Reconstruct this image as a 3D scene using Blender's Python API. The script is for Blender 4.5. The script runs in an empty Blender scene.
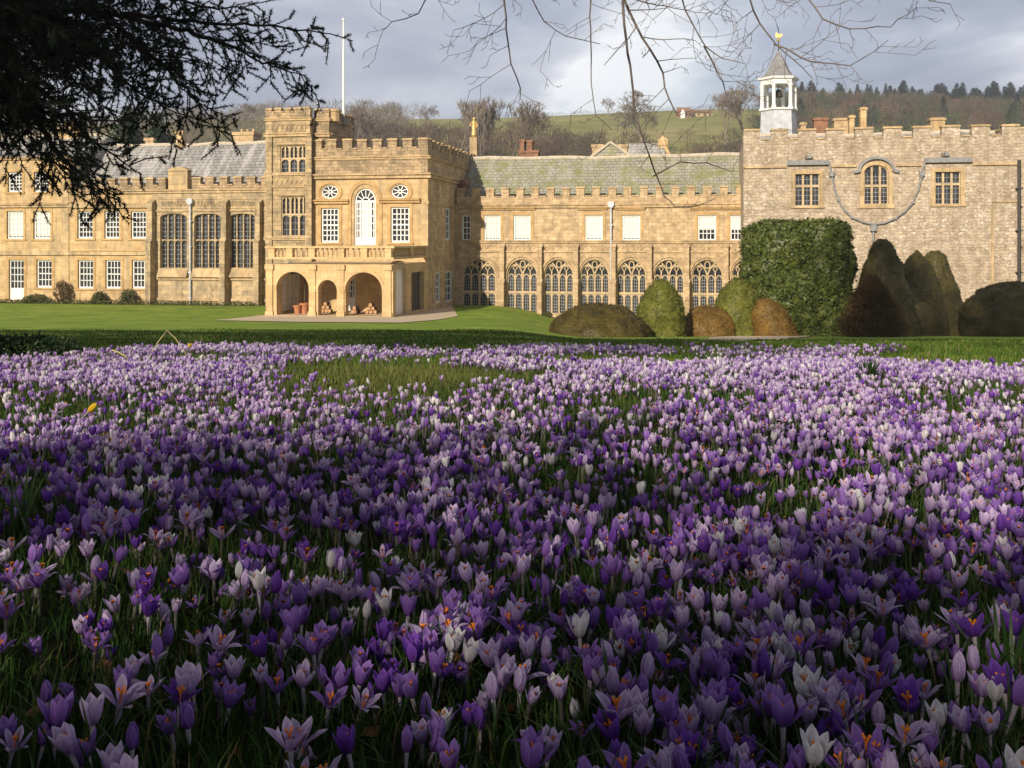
import bpy, bmesh, math, random
import numpy as np
from mathutils import Vector, Matrix
from mathutils import noise as mnoise
from mathutils.geometry import tessellate_polygon

random.seed(7)
RNG = np.random.default_rng(11)
SC = bpy.context.scene
COL = SC.collection
R = math.radians

# ------------------------------------------------------------------ camera, sky, sun, exposure
FPX, CX, HY, EYE = 1000.0, 512.0, 240.0, 4.70
cam_d = bpy.data.cameras.new('camera')
cam = bpy.data.objects.new('camera', cam_d)
COL.objects.link(cam)
cam.location = (0, 0, EYE)
cam.rotation_euler = (R(90), 0, 0)
cam_d.sensor_width = 36.0
cam_d.lens = 36.0 * FPX / 1024.0
cam_d.shift_y = (HY - 384.0) / 1024.0
cam_d.clip_start = 0.05
cam_d.clip_end = 4000
SC.camera = cam

SUN_EL = R(23.0)
SUN_H = Vector((-0.439, -0.899))                 # horizontal direction towards the sun
SUN_DIR = Vector((SUN_H.x * math.cos(SUN_EL), SUN_H.y * math.cos(SUN_EL), math.sin(SUN_EL)))
sun_d = bpy.data.lights.new('sun', 'SUN')
sun_d.energy = 5.0
sun_d.angle = R(0.55)
sun_d.color = (1.0, 0.89, 0.73)
sun = bpy.data.objects.new('sun', sun_d)
COL.objects.link(sun)
sun.rotation_euler = SUN_DIR.to_track_quat('Z', 'Y').to_euler()
sun.location = (-40, -80, 60)

world = bpy.data.worlds.new('World')
SC.world = world
world.use_nodes = True
wn = world.node_tree
wn.nodes.clear()


def nd(tree, kind, **kw):
    n = tree.nodes.new(kind)
    for k, v in kw.items():
        if k.startswith('i_'):
            n.inputs[k[2:].replace('_', ' ')].default_value = v
        elif isinstance(k, str) and k.startswith('n') and k[1:].isdigit():
            n.inputs[int(k[1:])].default_value = v
        else:
            setattr(n, k, v)
    return n


def ramp(tree, fac, stops, interp='LINEAR'):
    n = tree.nodes.new('ShaderNodeValToRGB')
    n.color_ramp.interpolation = interp
    el = n.color_ramp.elements
    while len(el) < len(stops):
        el.new(0.5)
    for e, (p, c) in zip(el, stops):
        e.position = p
        e.color = (c[0], c[1], c[2], 1) if not isinstance(c, (int, float)) else (c, c, c, 1)
    tree.links.new(fac, n.inputs['Fac'])
    return n.outputs['Color']


def mixc(tree, fac, a, b, blend='MIX'):
    n = tree.nodes.new('ShaderNodeMix')
    n.data_type = 'RGBA'
    n.blend_type = blend
    for sock, val in ((n.inputs['Factor'], fac), (n.inputs['A'], a), (n.inputs['B'], b)):
        pass
    ins = [i for i in n.inputs if i.enabled]
    f, A, B = n.inputs[0], n.inputs[6], n.inputs[7]
    for sock, val in ((f, fac), (A, a), (B, b)):
        if hasattr(val, 'is_output'):
            tree.links.new(val, sock)
        elif isinstance(val, (int, float)):
            sock.default_value = val
        else:
            sock.default_value = (val[0], val[1], val[2], 1)
    return n.outputs[2]


def build_world():
    L = wn.links.new
    sky = nd(wn, 'ShaderNodeTexSky', sky_type='NISHITA', sun_disc=False, sun_elevation=SUN_EL,
             sun_rotation=math.atan2(SUN_H.x, SUN_H.y) % (2 * math.pi), altitude=50, air_density=1.0,
             dust_density=1.2, ozone_density=1.0)
    tc = nd(wn, 'ShaderNodeTexCoord')
    sep = nd(wn, 'ShaderNodeSeparateXYZ')
    L(tc.outputs['Generated'], sep.inputs[0])
    zz = nd(wn, 'ShaderNodeMath', operation='ADD', n1=0.16)
    L(sep.outputs['Z'], zz.inputs[0])
    comb = nd(wn, 'ShaderNodeCombineXYZ')
    for i, ax in enumerate('XY'):
        dv = nd(wn, 'ShaderNodeMath', operation='DIVIDE')
        L(sep.outputs[ax], dv.inputs[0])
        L(zz.outputs[0], dv.inputs[1])
        L(dv.outputs[0], comb.inputs[i])
    mp = nd(wn, 'ShaderNodeMapping')
    mp.inputs['Location'].default_value = (5.3, 4.4, 0)
    mp.inputs['Scale'].default_value = (0.95, 0.8, 1)
    L(comb.outputs[0], mp.inputs[0])
    n1 = nd(wn, 'ShaderNodeTexNoise', i_Scale=1.0, i_Detail=6.0, i_Roughness=0.52, i_Distortion=0.25)
    L(mp.outputs[0], n1.inputs['Vector'])
    n2 = nd(wn, 'ShaderNodeTexNoise', i_Scale=0.42, i_Detail=3.0, i_Roughness=0.5)
    L(mp.outputs[0], n2.inputs['Vector'])
    cloud = ramp(wn, n1.outputs['Fac'], [(0.37, (2.8, 3.1, 4.1)), (0.47, (4.1, 4.35, 5.4)), (0.54, (5.8, 6.0, 6.8)), (0.61, (9.6, 9.6, 9.8))])
    cover = ramp(wn, n2.outputs['Fac'], [(0.36, 0.62), (0.50, 0.93)])
    out = mixc(wn, cover, sky.outputs[0], cloud)
    # unseen sky overhead is dimmed to deepen the shade; full brightness low down
    over = ramp(wn, sep.outputs['Z'], [(0.20, 1.0), (0.45, 0.60), (1.0, 0.50)])
    out = mixc(wn, 1.0, out, over, 'MULTIPLY')
    bg = nd(wn, 'ShaderNodeBackground', i_Strength=0.10)
    L(out, bg.inputs['Color'])
    wo = nd(wn, 'ShaderNodeOutputWorld')
    L(bg.outputs[0], wo.inputs['Surface'])


build_world()
SC.view_settings.view_transform = 'Standard'
SC.view_settings.look = 'None'
SC.view_settings.exposure = 0.2
SC.view_settings.gamma = 1.0
SC.view_settings.use_curve_mapping = False
SC.cycles.max_bounces = 6
SC.cycles.diffuse_bounces = 3
SC.cycles.transmission_bounces = 4
SC.cycles.transparent_max_bounces = 8
SC.cycles.use_denoising = True

# ------------------------------------------------------------------ house frame: u along the front, v into the house
TH = R(11.0)
CT, ST = math.cos(TH), math.sin(TH)
Y0 = 73.0


def U(px, v):
    x = (px - CX) / FPX
    return (x * (Y0 + v * CT) - v * ST) / (CT + x * ST)


def depth(u, v):
    return Y0 - u * ST + v * CT


def Z(py, px, v):
    return EYE - (py - HY) / FPX * depth(U(px, v), v)


def W(u, v, z):
    return Vector((u * CT + v * ST, Y0 - u * ST + v * CT, z))


def V_for(px, u):
    """the depth at which a point on the line u = const is seen at picture column px"""
    x = (px - CX) / FPX
    return (x * (Y0 - u * ST) - u * CT) / (ST - x * CT)


V_SAL = -7.3
U_SAL_R = U(428, V_SAL)
V_POR = V_for(393, U_SAL_R)
V_HALL = -3.0
V_CHA = -5.4

# ------------------------------------------------------------------ ground height
_py = np.array([-80, -40, 0, 12, 20, 30, 45, 57, 66, 80, 112, 125, 160, 200, 300, 400, 450, 520, 700, 1500, 2600], float)
_pz = np.array([9.1, 6.66, 4.18, 3.436, 2.80, 2.03, 0.90, 0.16, -0.05, -0.15, -0.2, 0.5, 5.0, 12, 33, 53.5, 60, 62, 58, 50, 40], float)
_ty = np.linspace(-80, 2600, 13401)
_tz = np.interp(_ty, _py, _pz)
_k = np.ones(41) / 41.0
_tz = np.convolve(np.pad(_tz, 20, mode='edge'), _k, mode='valid')


def ss(t):
    t = np.clip(t, 0, 1)
    return t * t * (3 - 2 * t)


def gz(x, y):
    x = np.asarray(x, float)
    y = np.asarray(y, float)
    z = np.interp(y, _ty, _tz)
    z = z - 1.15 * ss((x / np.maximum(y, 5.0) + 0.02) / 0.10) * np.interp(y, [13, 20, 26, 36, 46, 60, 71], [0, 0.13, 0.22, 0.36, 0.53, 0.83, 1.0]) * (1 - ss((y - 105) / 20.0))
    near = 1 - ss((y - 20) / 25)
    z = z + near * 0.022 * (np.sin(x * 1.9 + 0.7) * np.cos(y * 1.3) + 0.6 * np.sin(x * 0.8 + y * 0.9 + 2))
    far = ss((y - 150) / 200)
    z = z + far * (1.8 * np.sin(x / 85.0 + 0.6) + 1.2 * np.sin(x / 37.0 + y / 90.0) + 0.008 * np.clip(x, -400, 400))
    return z


def g1(x, y):
    return float(gz(x, y))


# ------------------------------------------------------------------ materials
MATS = {}


def new_mat(name):
    m = bpy.data.materials.new(name)
    m.use_nodes = True
    m.node_tree.nodes.clear()
    MATS[name] = m
    t = m.node_tree
    o = nd(t, 'ShaderNodeOutputMaterial')
    b = nd(t, 'ShaderNodeBsdfPrincipled')
    t.links.new(b.outputs[0], o.inputs['Surface'])
    return m, t, b, o


def wall_coords(t):
    """(x + y, z) of the object: courses run along every wall of the house"""
    tc = nd(t, 'ShaderNodeTexCoord')
    sp = nd(t, 'ShaderNodeSeparateXYZ')
    t.links.new(tc.outputs['Object'], sp.inputs[0])
    ad = nd(t, 'ShaderNodeMath', operation='ADD')
    t.links.new(sp.outputs['X'], ad.inputs[0])
    t.links.new(sp.outputs['Y'], ad.inputs[1])
    cb = nd(t, 'ShaderNodeCombineXYZ')
    t.links.new(ad.outputs[0], cb.inputs[0])
    t.links.new(sp.outputs['Z'], cb.inputs[1])
    return tc.outputs['Object'], cb.outputs[0]


def stone(name, c1, c2, mortar, bw=0.62, rh=0.27, dirt=(0.10, 0.085, 0.06), dirt_amt=0.5, fleck=None, bump=0.35, seed=0.0, msize=0.012, spread=0.35, vary=0.13, wob=0.09):
    m, t, b, o = new_mat(name)
    L = t.links.new
    obj, wc = wall_coords(t)
    br = nd(t, 'ShaderNodeTexBrick', i_Scale=1.0, i_Mortar_Size=msize, i_Mortar_Smooth=0.3, i_Bias=0.0, i_Brick_Width=bw, i_Row_Height=rh, offset=0.5, squash=1.0)
    br.inputs['Color1'].default_value = (*(x * (1 - vary) for x in c1), 1)
    br.inputs['Color2'].default_value = (*(min(0.85, x * (1 + vary * 0.6)) for x in c2), 1)
    br.inputs['Mortar'].default_value = (*(x * 0.8 for x in mortar), 1)
    dist = nd(t, 'ShaderNodeTexNoise', i_Scale=3.0, i_Detail=2.0)
    L(obj, dist.inputs['Vector'])
    ma = nd(t, 'ShaderNodeVectorMath', operation='MULTIPLY_ADD')
    L(dist.outputs['Color'], ma.inputs[0])
    ma.inputs[1].default_value = (wob, wob * 0.8, 0.0)
    L(wc, ma.inputs[2])
    L(ma.outputs[0], br.inputs['Vector'])
    # per-stone tone
    n1 = nd(t, 'ShaderNodeTexNoise', i_Scale=2.1, i_Detail=5.0, i_Roughness=0.62)
    L(obj, n1.inputs['Vector'])
    tone = ramp(t, n1.outputs['Fac'], [(0.28, 1 - spread), (0.5, 1.0), (0.75, 1 + spread * 0.7)])
    col = mixc(t, 1.0, br.outputs['Color'], tone, 'MULTIPLY')
    # lichen and soot, in drips
    mp = nd(t, 'ShaderNodeMapping')
    mp.inputs['Scale'].default_value = (1.0, 1.0, 0.32)
    mp.inputs['Location'].default_value = (seed, seed * 2.1, 0)
    L(obj, mp.inputs[0])
    n2 = nd(t, 'ShaderNodeTexNoise', i_Scale=0.85, i_Detail=7.0, i_Roughness=0.66)
    L(mp.outputs[0], n2.inputs['Vector'])
    dm = ramp(t, n2.outputs['Fac'], [(0.48, 0.0), (0.70, dirt_amt)])
    col = mixc(t, dm, col, dirt)
    ms = nd(t, 'ShaderNodeMapping')
    ms.inputs['Scale'].default_value = (2.4, 2.4, 0.16)
    ms.inputs['Location'].default_value = (seed * 1.3, 0, seed)
    L(obj, ms.inputs[0])
    n5 = nd(t, 'ShaderNodeTexNoise', i_Scale=1.0, i_Detail=5.0, i_Roughness=0.7)
    L(ms.outputs[0], n5.inputs['Vector'])
    sm = ramp(t, n5.outputs['Fac'], [(0.53, 0.0), (0.72, dirt_amt * 0.8)])
    col = mixc(t, sm, col, tuple(x * 0.8 for x in dirt))
    n3 = nd(t, 'ShaderNodeTexNoise', i_Scale=14.0, i_Detail=4.0, i_Roughness=0.7)
    L(obj, n3.inputs['Vector'])
    gr = ramp(t, n3.outputs['Fac'], [(0.3, 0.78), (0.7, 1.18)])
    col = mixc(t, 1.0, col, gr, 'MULTIPLY')
    if fleck:
        vo = nd(t, 'ShaderNodeTexVoronoi', i_Scale=7.5, feature='F1')
        mv = nd(t, 'ShaderNodeMapping')
        mv.inputs['Scale'].default_value = (1.0, 1.0, 1.25)
        L(obj, mv.inputs[0])
        L(mv.outputs[0], vo.inputs['Vector'])
        sp = nd(t, 'ShaderNodeSeparateColor')
        L(vo.outputs['Color'], sp.inputs[0])
        fm = ramp(t, sp.outputs[0], [(0.82, 0.0), (0.99, 0.7)])
        # the pale flints gather in patches, and lower down
        n6 = nd(t, 'ShaderNodeTexNoise', i_Scale=0.45, i_Detail=3.0)
        L(obj, n6.inputs['Vector'])
        fm = mixc(t, 1.0, fm, ramp(t, n6.outputs['Fac'], [(0.38, 0.25), (0.6, 1.0)]), 'MULTIPLY')
        col = mixc(t, fm, col, fleck)
        dk = ramp(t, sp.outputs[1], [(0.70, 0.0), (0.95, 0.5)])
        col = mixc(t, dk, col, tuple(x * 0.55 for x in c2))
    L(col, b.inputs['Base Color'])
    b.inputs['Roughness'].default_value = 0.92
    b.inputs['Specular IOR Level'].default_value = 0.15
    hs = nd(t, 'ShaderNodeMath', operation='MULTIPLY_ADD', n1=-0.6)
    L(br.outputs['Fac'], hs.inputs[0])
    L(n3.outputs['Fac'], hs.inputs[2])
    bp = nd(t, 'ShaderNodeBump', i_Strength=bump, i_Distance=0.05)
    L(hs.outputs[0], bp.inputs['Height'])
    L(bp.outputs[0], b.inputs['Normal'])
    return m


def plain(name, c, rough=0.6, var=0.15, scale=6.0, bump=0.0, metallic=0.0, spec=0.3, c2=None, coord='Object'):
    m, t, b, o = new_mat(name)
    L = t.links.new
    tc = nd(t, 'ShaderNodeTexCoord')
    n = nd(t, 'ShaderNodeTexNoise', i_Scale=scale, i_Detail=5.0, i_Roughness=0.6)
    L(tc.outputs[coord], n.inputs['Vector'])
    if c2:
        col = ramp(t, n.outputs['Fac'], [(0.35, c), (0.65, c2)])
    else:
        tone = ramp(t, n.outputs['Fac'], [(0.3, 1 - var), (0.7, 1 + var)])
        col = mixc(t, 1.0, c, tone, 'MULTIPLY')
    L(col, b.inputs['Base Color'])
    b.inputs['Roughness'].default_value = rough
    b.inputs['Metallic'].default_value = metallic
    b.inputs['Specular IOR Level'].default_value = spec
    if bump:
        bp = nd(t, 'ShaderNodeBump', i_Strength=bump, i_Distance=0.03)
        L(n.outputs['Fac'], bp.inputs['Height'])
        L(bp.outputs[0], b.inputs['Normal'])
    return m


def roofing(name, ca, cb_, streak, course=0.34, moss=None, moss_amt=0.0):
    m, t, b, o = new_mat(name)
    L = t.links.new
    tc = nd(t, 'ShaderNodeTexCoord')
    sp = nd(t, 'ShaderNodeSeparateXYZ')
    L(tc.outputs['Object'], sp.inputs[0])
    cb = nd(t, 'ShaderNodeCombineXYZ')
    L(sp.outputs['X'], cb.inputs[0])
    L(sp.outputs['Z'], cb.inputs[1])
    br = nd(t, 'ShaderNodeTexBrick', i_Scale=1.0, i_Mortar_Size=0.02, i_Brick_Width=0.42, i_Row_Height=course * 0.7)
    br.inputs['Color1'].default_value = (*ca, 1)
    br.inputs['Color2'].default_value = (*cb_, 1)
    br.inputs['Mortar'].default_value = (ca[0] * .45, ca[1] * .45, ca[2] * .45, 1)
    L(cb.outputs[0], br.inputs['Vector'])
    mp = nd(t, 'ShaderNodeMapping')
    mp.inputs['Scale'].default_value = (2.2, 0.3, 0.22)
    L(tc.outputs['Object'], mp.inputs[0])
    n = nd(t, 'ShaderNodeTexNoise', i_Scale=1.0, i_Detail=6.0, i_Roughness=0.65)
    L(mp.outputs[0], n.inputs['Vector'])
    f = ramp(t, n.outputs['Fac'], [(0.47, 0.0), (0.68, 0.7)])
    col = mixc(t, f, br.outputs['Color'], streak)
    n2 = nd(t, 'ShaderNodeTexNoise', i_Scale=1.1, i_Detail=7.0, i_Roughness=0.68)
    L(tc.outputs['Object'], n2.inputs['Vector'])
    if moss:
        f2 = ramp(t, n2.outputs['Fac'], [(0.44, 0.0), (0.62, moss_amt)])
        col = mixc(t, f2, col, moss)
    n3 = nd(t, 'ShaderNodeTexNoise', i_Scale=9.0, i_Detail=4.0, i_Roughness=0.7)
    L(tc.outputs['Object'], n3.inputs['Vector'])
    tn = ramp(t, n3.outputs['Fac'], [(0.3, 0.68), (0.7, 1.25)])
    col = mixc(t, 1.0, col, tn, 'MULTIPLY')
    L(col, b.inputs['Base Color'])
    b.inputs['Roughness'].default_value = 0.85
    b.inputs['Specular IOR Level'].default_value = 0.2
    bp = nd(t, 'ShaderNodeBump', i_Strength=0.5, i_Distance=0.06)
    L(br.outputs['Fac'], bp.inputs['Height'])
    bp.invert = True
    L(bp.outputs[0], b.inputs['Normal'])
    return m


def leafy(name, ca, cb, rough=0.55, trans=0.25, scale=1.4, tcol=None, spec=0.25):
    """leaf cards: base colour varies in clumps through the crown; a share of the light passes through"""
    m, t, b, o = new_mat(name)
    L = t.links.new
    tc = nd(t, 'ShaderNodeTexCoord')
    n = nd(t, 'ShaderNodeTexNoise', i_Scale=scale, i_Detail=6.0, i_Roughness=0.7)
    L(tc.outputs['Object'], n.inputs['Vector'])
    col = ramp(t, n.outputs['Fac'], [(0.33, ca), (0.66, cb)])
    L(col, b.inputs['Base Color'])
    b.inputs['Roughness'].default_value = rough
    b.inputs['Specular IOR Level'].default_value = spec
    if trans > 0:
        tr = nd(t, 'ShaderNodeBsdfTranslucent')
        L(col, tr.inputs['Color'])
        mx = nd(t, 'ShaderNodeMixShader', n0=trans)
        L(b.outputs[0], mx.inputs[1])
        L(tr.outputs[0], mx.inputs[2])
        L(mx.outputs[0], o.inputs['Surface'])
    return m


def attr_mat(name, rough=0.5, trans=0.35, spec=0.2, attr='Col', noise=None):
    m, t, b, o = new_mat(name)
    L = t.links.new
    a = nd(t, 'ShaderNodeAttribute', attribute_name=attr)
    col = a.outputs['Color']
    L(col, b.inputs['Base Color'])
    b.inputs['Roughness'].default_value = rough
    b.inputs['Specular IOR Level'].default_value = spec
    if trans:
        tr = nd(t, 'ShaderNodeBsdfTranslucent')
        L(col, tr.inputs['Color'])
        mx = nd(t, 'ShaderNodeMixShader', n0=trans)
        L(b.outputs[0], mx.inputs[1])
        L(tr.outputs[0], mx.inputs[2])
        L(mx.outputs[0], o.inputs['Surface'])
    return m


M = dict(
    gold=stone('golden_ashlar', (0.57, 0.39, 0.195), (0.61, 0.43, 0.225), (0.46, 0.31, 0.16), 0.9, 0.34, dirt=(0.30, 0.245, 0.165), dirt_amt=0.85, bump=0.22, spread=0.3, msize=0.006),
    porchstone=stone('pale_golden_ashlar', (0.62, 0.43, 0.21), (0.65, 0.46, 0.24), (0.48, 0.33, 0.16), 1.0, 0.4, dirt=(0.40, 0.31, 0.19), dirt_amt=0.5, bump=0.12, seed=3, spread=0.16, msize=0.005),
    hallstone=stone('weathered_ashlar', (0.46, 0.355, 0.225), (0.53, 0.39, 0.22), (0.33, 0.26, 0.17), 0.8, 0.33, dirt=(0.19, 0.16, 0.115), dirt_amt=0.75, bump=0.35, seed=5, spread=0.45),
    towerstone=stone('lichened_stone', (0.43, 0.325, 0.20), (0.51, 0.37, 0.20), (0.30, 0.23, 0.15), 0.7, 0.3, dirt=(0.15, 0.125, 0.09), dirt_amt=0.8, bump=0.5, seed=9, spread=0.55),
    parapetstone=stone('rough_parapet_stone', (0.42, 0.305, 0.19), (0.50, 0.36, 0.215), (0.28, 0.21, 0.13), 0.45, 0.21, dirt=(0.13, 0.11, 0.075), dirt_amt=0.75, bump=0.5, seed=13, spread=0.5),
    cloister=stone('cloister_stone', (0.52, 0.37, 0.215), (0.60, 0.44, 0.265), (0.46, 0.33, 0.20), 0.55, 0.25, dirt=(0.30, 0.22, 0.14), dirt_amt=0.7, bump=0.4, seed=17, spread=0.45, vary=0.09, wob=0.16),
    rubble=stone('flinty_rubble', (0.47, 0.37, 0.265), (0.57, 0.455, 0.335), (0.45, 0.36, 0.265), 0.46, 0.2, dirt=(0.29, 0.215, 0.14), dirt_amt=0.7, fleck=(0.80, 0.75, 0.69), bump=0.7, seed=21, spread=0.45, msize=0.012, vary=0.06, wob=0.4),
    trim=stone('dressed_stone_trim', (0.54, 0.38, 0.21), (0.58, 0.42, 0.24), (0.5, 0.36, 0.2), 1.4, 0.5, dirt=(0.20, 0.165, 0.11), dirt_amt=0.75, bump=0.2, seed=2, spread=0.3, msize=0.004),
    surround=stone('ochre_window_stone', (0.52, 0.34, 0.155), (0.56, 0.37, 0.17), (0.46, 0.3, 0.13), 1.0, 0.4, dirt=(0.36, 0.23, 0.10), dirt_amt=0.4, bump=0.1, seed=8, spread=0.15, msize=0.004),
    tracery=stone('tracery_stone', (0.55, 0.415, 0.25), (0.58, 0.44, 0.27), (0.55, 0.42, 0.27), 0.6, 0.4, dirt=(0.34, 0.27, 0.17), dirt_amt=0.5, bump=0.1, seed=31, spread=0.2, msize=0.004),
    white=plain('white_paint', (0.80, 0.79, 0.76), 0.45, 0.05, 3.0),
    glass=None,
    blind=plain('white_blind', (0.68, 0.66, 0.61), 0.8, 0.04, 2.0),
    lead=plain('grey_lead', (0.245, 0.24, 0.24), 0.55, 0.25, 4.0, bump=0.1),
    paintlead=plain('pale_lead_paint', (0.52, 0.54, 0.58), 0.55, 0.22, 2.5, bump=0.1),
    iron=plain('dark_iron', (0.05, 0.045, 0.04), 0.6, 0.3, 6.0),
    gilt=plain('gilding', (0.72, 0.50, 0.17), 0.35, 0.1, 5.0, metallic=0.6),
    slate=roofing('stone_slate_grey', (0.25, 0.24, 0.23), (0.34, 0.325, 0.305), (0.62, 0.60, 0.56)),
    mossroof=roofing('mossy_stone_slate', (0.30, 0.285, 0.24), (0.38, 0.355, 0.29), (0.46, 0.43, 0.34), moss=(0.22, 0.235, 0.085), moss_amt=0.8),
    coping=plain('pale_ridge_stone', (0.55, 0.47, 0.37), 0.9, 0.25, 5.0, bump=0.2),
    brickred=stone('chimney_brick', (0.34, 0.15, 0.085), (0.40, 0.19, 0.11), (0.30, 0.22, 0.16), 0.24, 0.085, dirt=(0.1, 0.07, 0.05), dirt_amt=0.6, bump=0.3, seed=4, spread=0.3),
    terracotta=plain('terracotta', (0.46, 0.19, 0.09), 0.8, 0.2, 8.0),
    gravel=plain('pale_gravel', (0.58, 0.46, 0.32), 0.95, 0.35, 30.0, bump=0.3),
    logend=plain('cut_log_wood', (0.55, 0.34, 0.17), 0.85, 0.3, 14.0, c2=(0.38, 0.19, 0.09)),
    bark=plain('log_bark', (0.13, 0.085, 0.055), 0.9, 0.4, 9.0, bump=0.4),
)


def glass_mat():
    m, t, b, o = new_mat('old_window_glass')
    tc = nd(t, 'ShaderNodeTexCoord')
    n = nd(t, 'ShaderNodeTexNoise', i_Scale=2.2, i_Detail=2.0)
    t.links.new(tc.outputs['Object'], n.inputs['Vector'])
    t.links.new(ramp(t, n.outputs['Fac'], [(0.35, (0.012, 0.014, 0.018)), (0.68, (0.05, 0.055, 0.065))]), b.inputs['Base Color'])
    b.inputs['Roughness'].default_value = 0.12
    b.inputs['Specular IOR Level'].default_value = 0.6
    bp = nd(t, 'ShaderNodeBump', i_Strength=0.25, i_Distance=0.05)
    n2 = nd(t, 'ShaderNodeTexNoise', i_Scale=5.0, i_Detail=1.0)
    t.links.new(tc.outputs['Object'], n2.inputs['Vector'])
    t.links.new(n2.outputs['Fac'], bp.inputs['Height'])
    t.links.new(bp.outputs[0], b.inputs['Normal'])
    return m


M['glass'] = glass_mat()


# ------------------------------------------------------------------ objects: things, parts, tags
BASE = {}


def tag(o, label=None, cat=None, group=None, kind=None):
    if label:
        o['label'] = label
    if cat:
        o['category'] = cat
    if group:
        o['group'] = group
    if kind:
        o['kind'] = kind
    return o


def thing(name, label, cat, loc=(0, 0, 0), rotz=0.0, group=None, base=None):
    o = bpy.data.objects.new(name, None)
    COL.objects.link(o)
    o.location = loc
    o.rotation_euler = (0, 0, rotz)
    o.empty_display_size = 0.3
    tag(o, label, cat, group)
    BASE[o.name] = Vector(base) if base is not None else Vector((0, 0, 0))
    return o


def house_thing(name, label, cat, u, v, z, group=None):
    """a thing of the house, in the house's own (u, v, z) frame"""
    return thing(name, label, cat, W(u, v, z), -TH, group, base=(u, v, z))


def link_mesh(name, me, parent=None, mats=()):
    o = bpy.data.objects.new(name, me)
    COL.objects.link(o)
    for m in mats:
        me.materials.append(m)
    if parent is not None:
        o.parent = parent
        BASE[o.name] = BASE.get(parent.name, Vector((0, 0, 0)))
    return o


def dup(root, loc=None, rotz=None, label=None, group=None, scale=None):
    r = root.copy()
    COL.objects.link(r)
    if loc is not None:
        r.location = loc
    if rotz is not None:
        r.rotation_euler = (0, 0, rotz)
    if scale is not None:
        r.scale = scale if hasattr(scale, '__len__') else (scale,) * 3
    if label:
        r['label'] = label
    if group:
        r['group'] = group
    for ch in list(root.children):
        c = ch.copy()
        COL.objects.link(c)
        c.parent = r
        for gch in list(ch.children):
            d = gch.copy()
            COL.objects.link(d)
            d.parent = c
    return r


def mesh_np(name, verts, faces, mat, parent=None, colors=None, smooth=False):
    """one mesh from arrays; faces (n,3) or (n,4)"""
    me = bpy.data.meshes.new(name)
    verts = np.ascontiguousarray(verts, dtype=np.float32)
    faces = np.ascontiguousarray(faces, dtype=np.int32)
    n, k = faces.shape
    me.vertices.add(len(verts))
    me.vertices.foreach_set('co', verts.ravel())
    me.loops.add(n * k)
    me.loops.foreach_set('vertex_index', faces.ravel())
    me.polygons.add(n)
    me.polygons.foreach_set('loop_start', np.arange(0, n * k, k, dtype=np.int32))
    me.polygons.foreach_set('loop_total', np.full(n, k, dtype=np.int32))
    if smooth:
        me.polygons.foreach_set('use_smooth', np.ones(n, dtype=bool))
    me.update(calc_edges=True)
    if colors is not None:
        ca = me.color_attributes.new('Col', 'FLOAT_COLOR', 'POINT')
        c4 = np.ones((len(verts), 4), np.float32)
        c4[:, :3] = colors
        ca.data.foreach_set('color', c4.ravel())
    return link_mesh(name, me, parent, [mat])


class Front:
    def __init__(s, v):
        s.v = v

    def pt(s, a, b, d=0.0):
        return (a, s.v + d, b)


class Side:
    """a wall that faces +u; a runs along v"""

    def __init__(s, u):
        s.u = u

    def pt(s, a, b, d=0.0):
        return (s.u - d, a, b)


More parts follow.
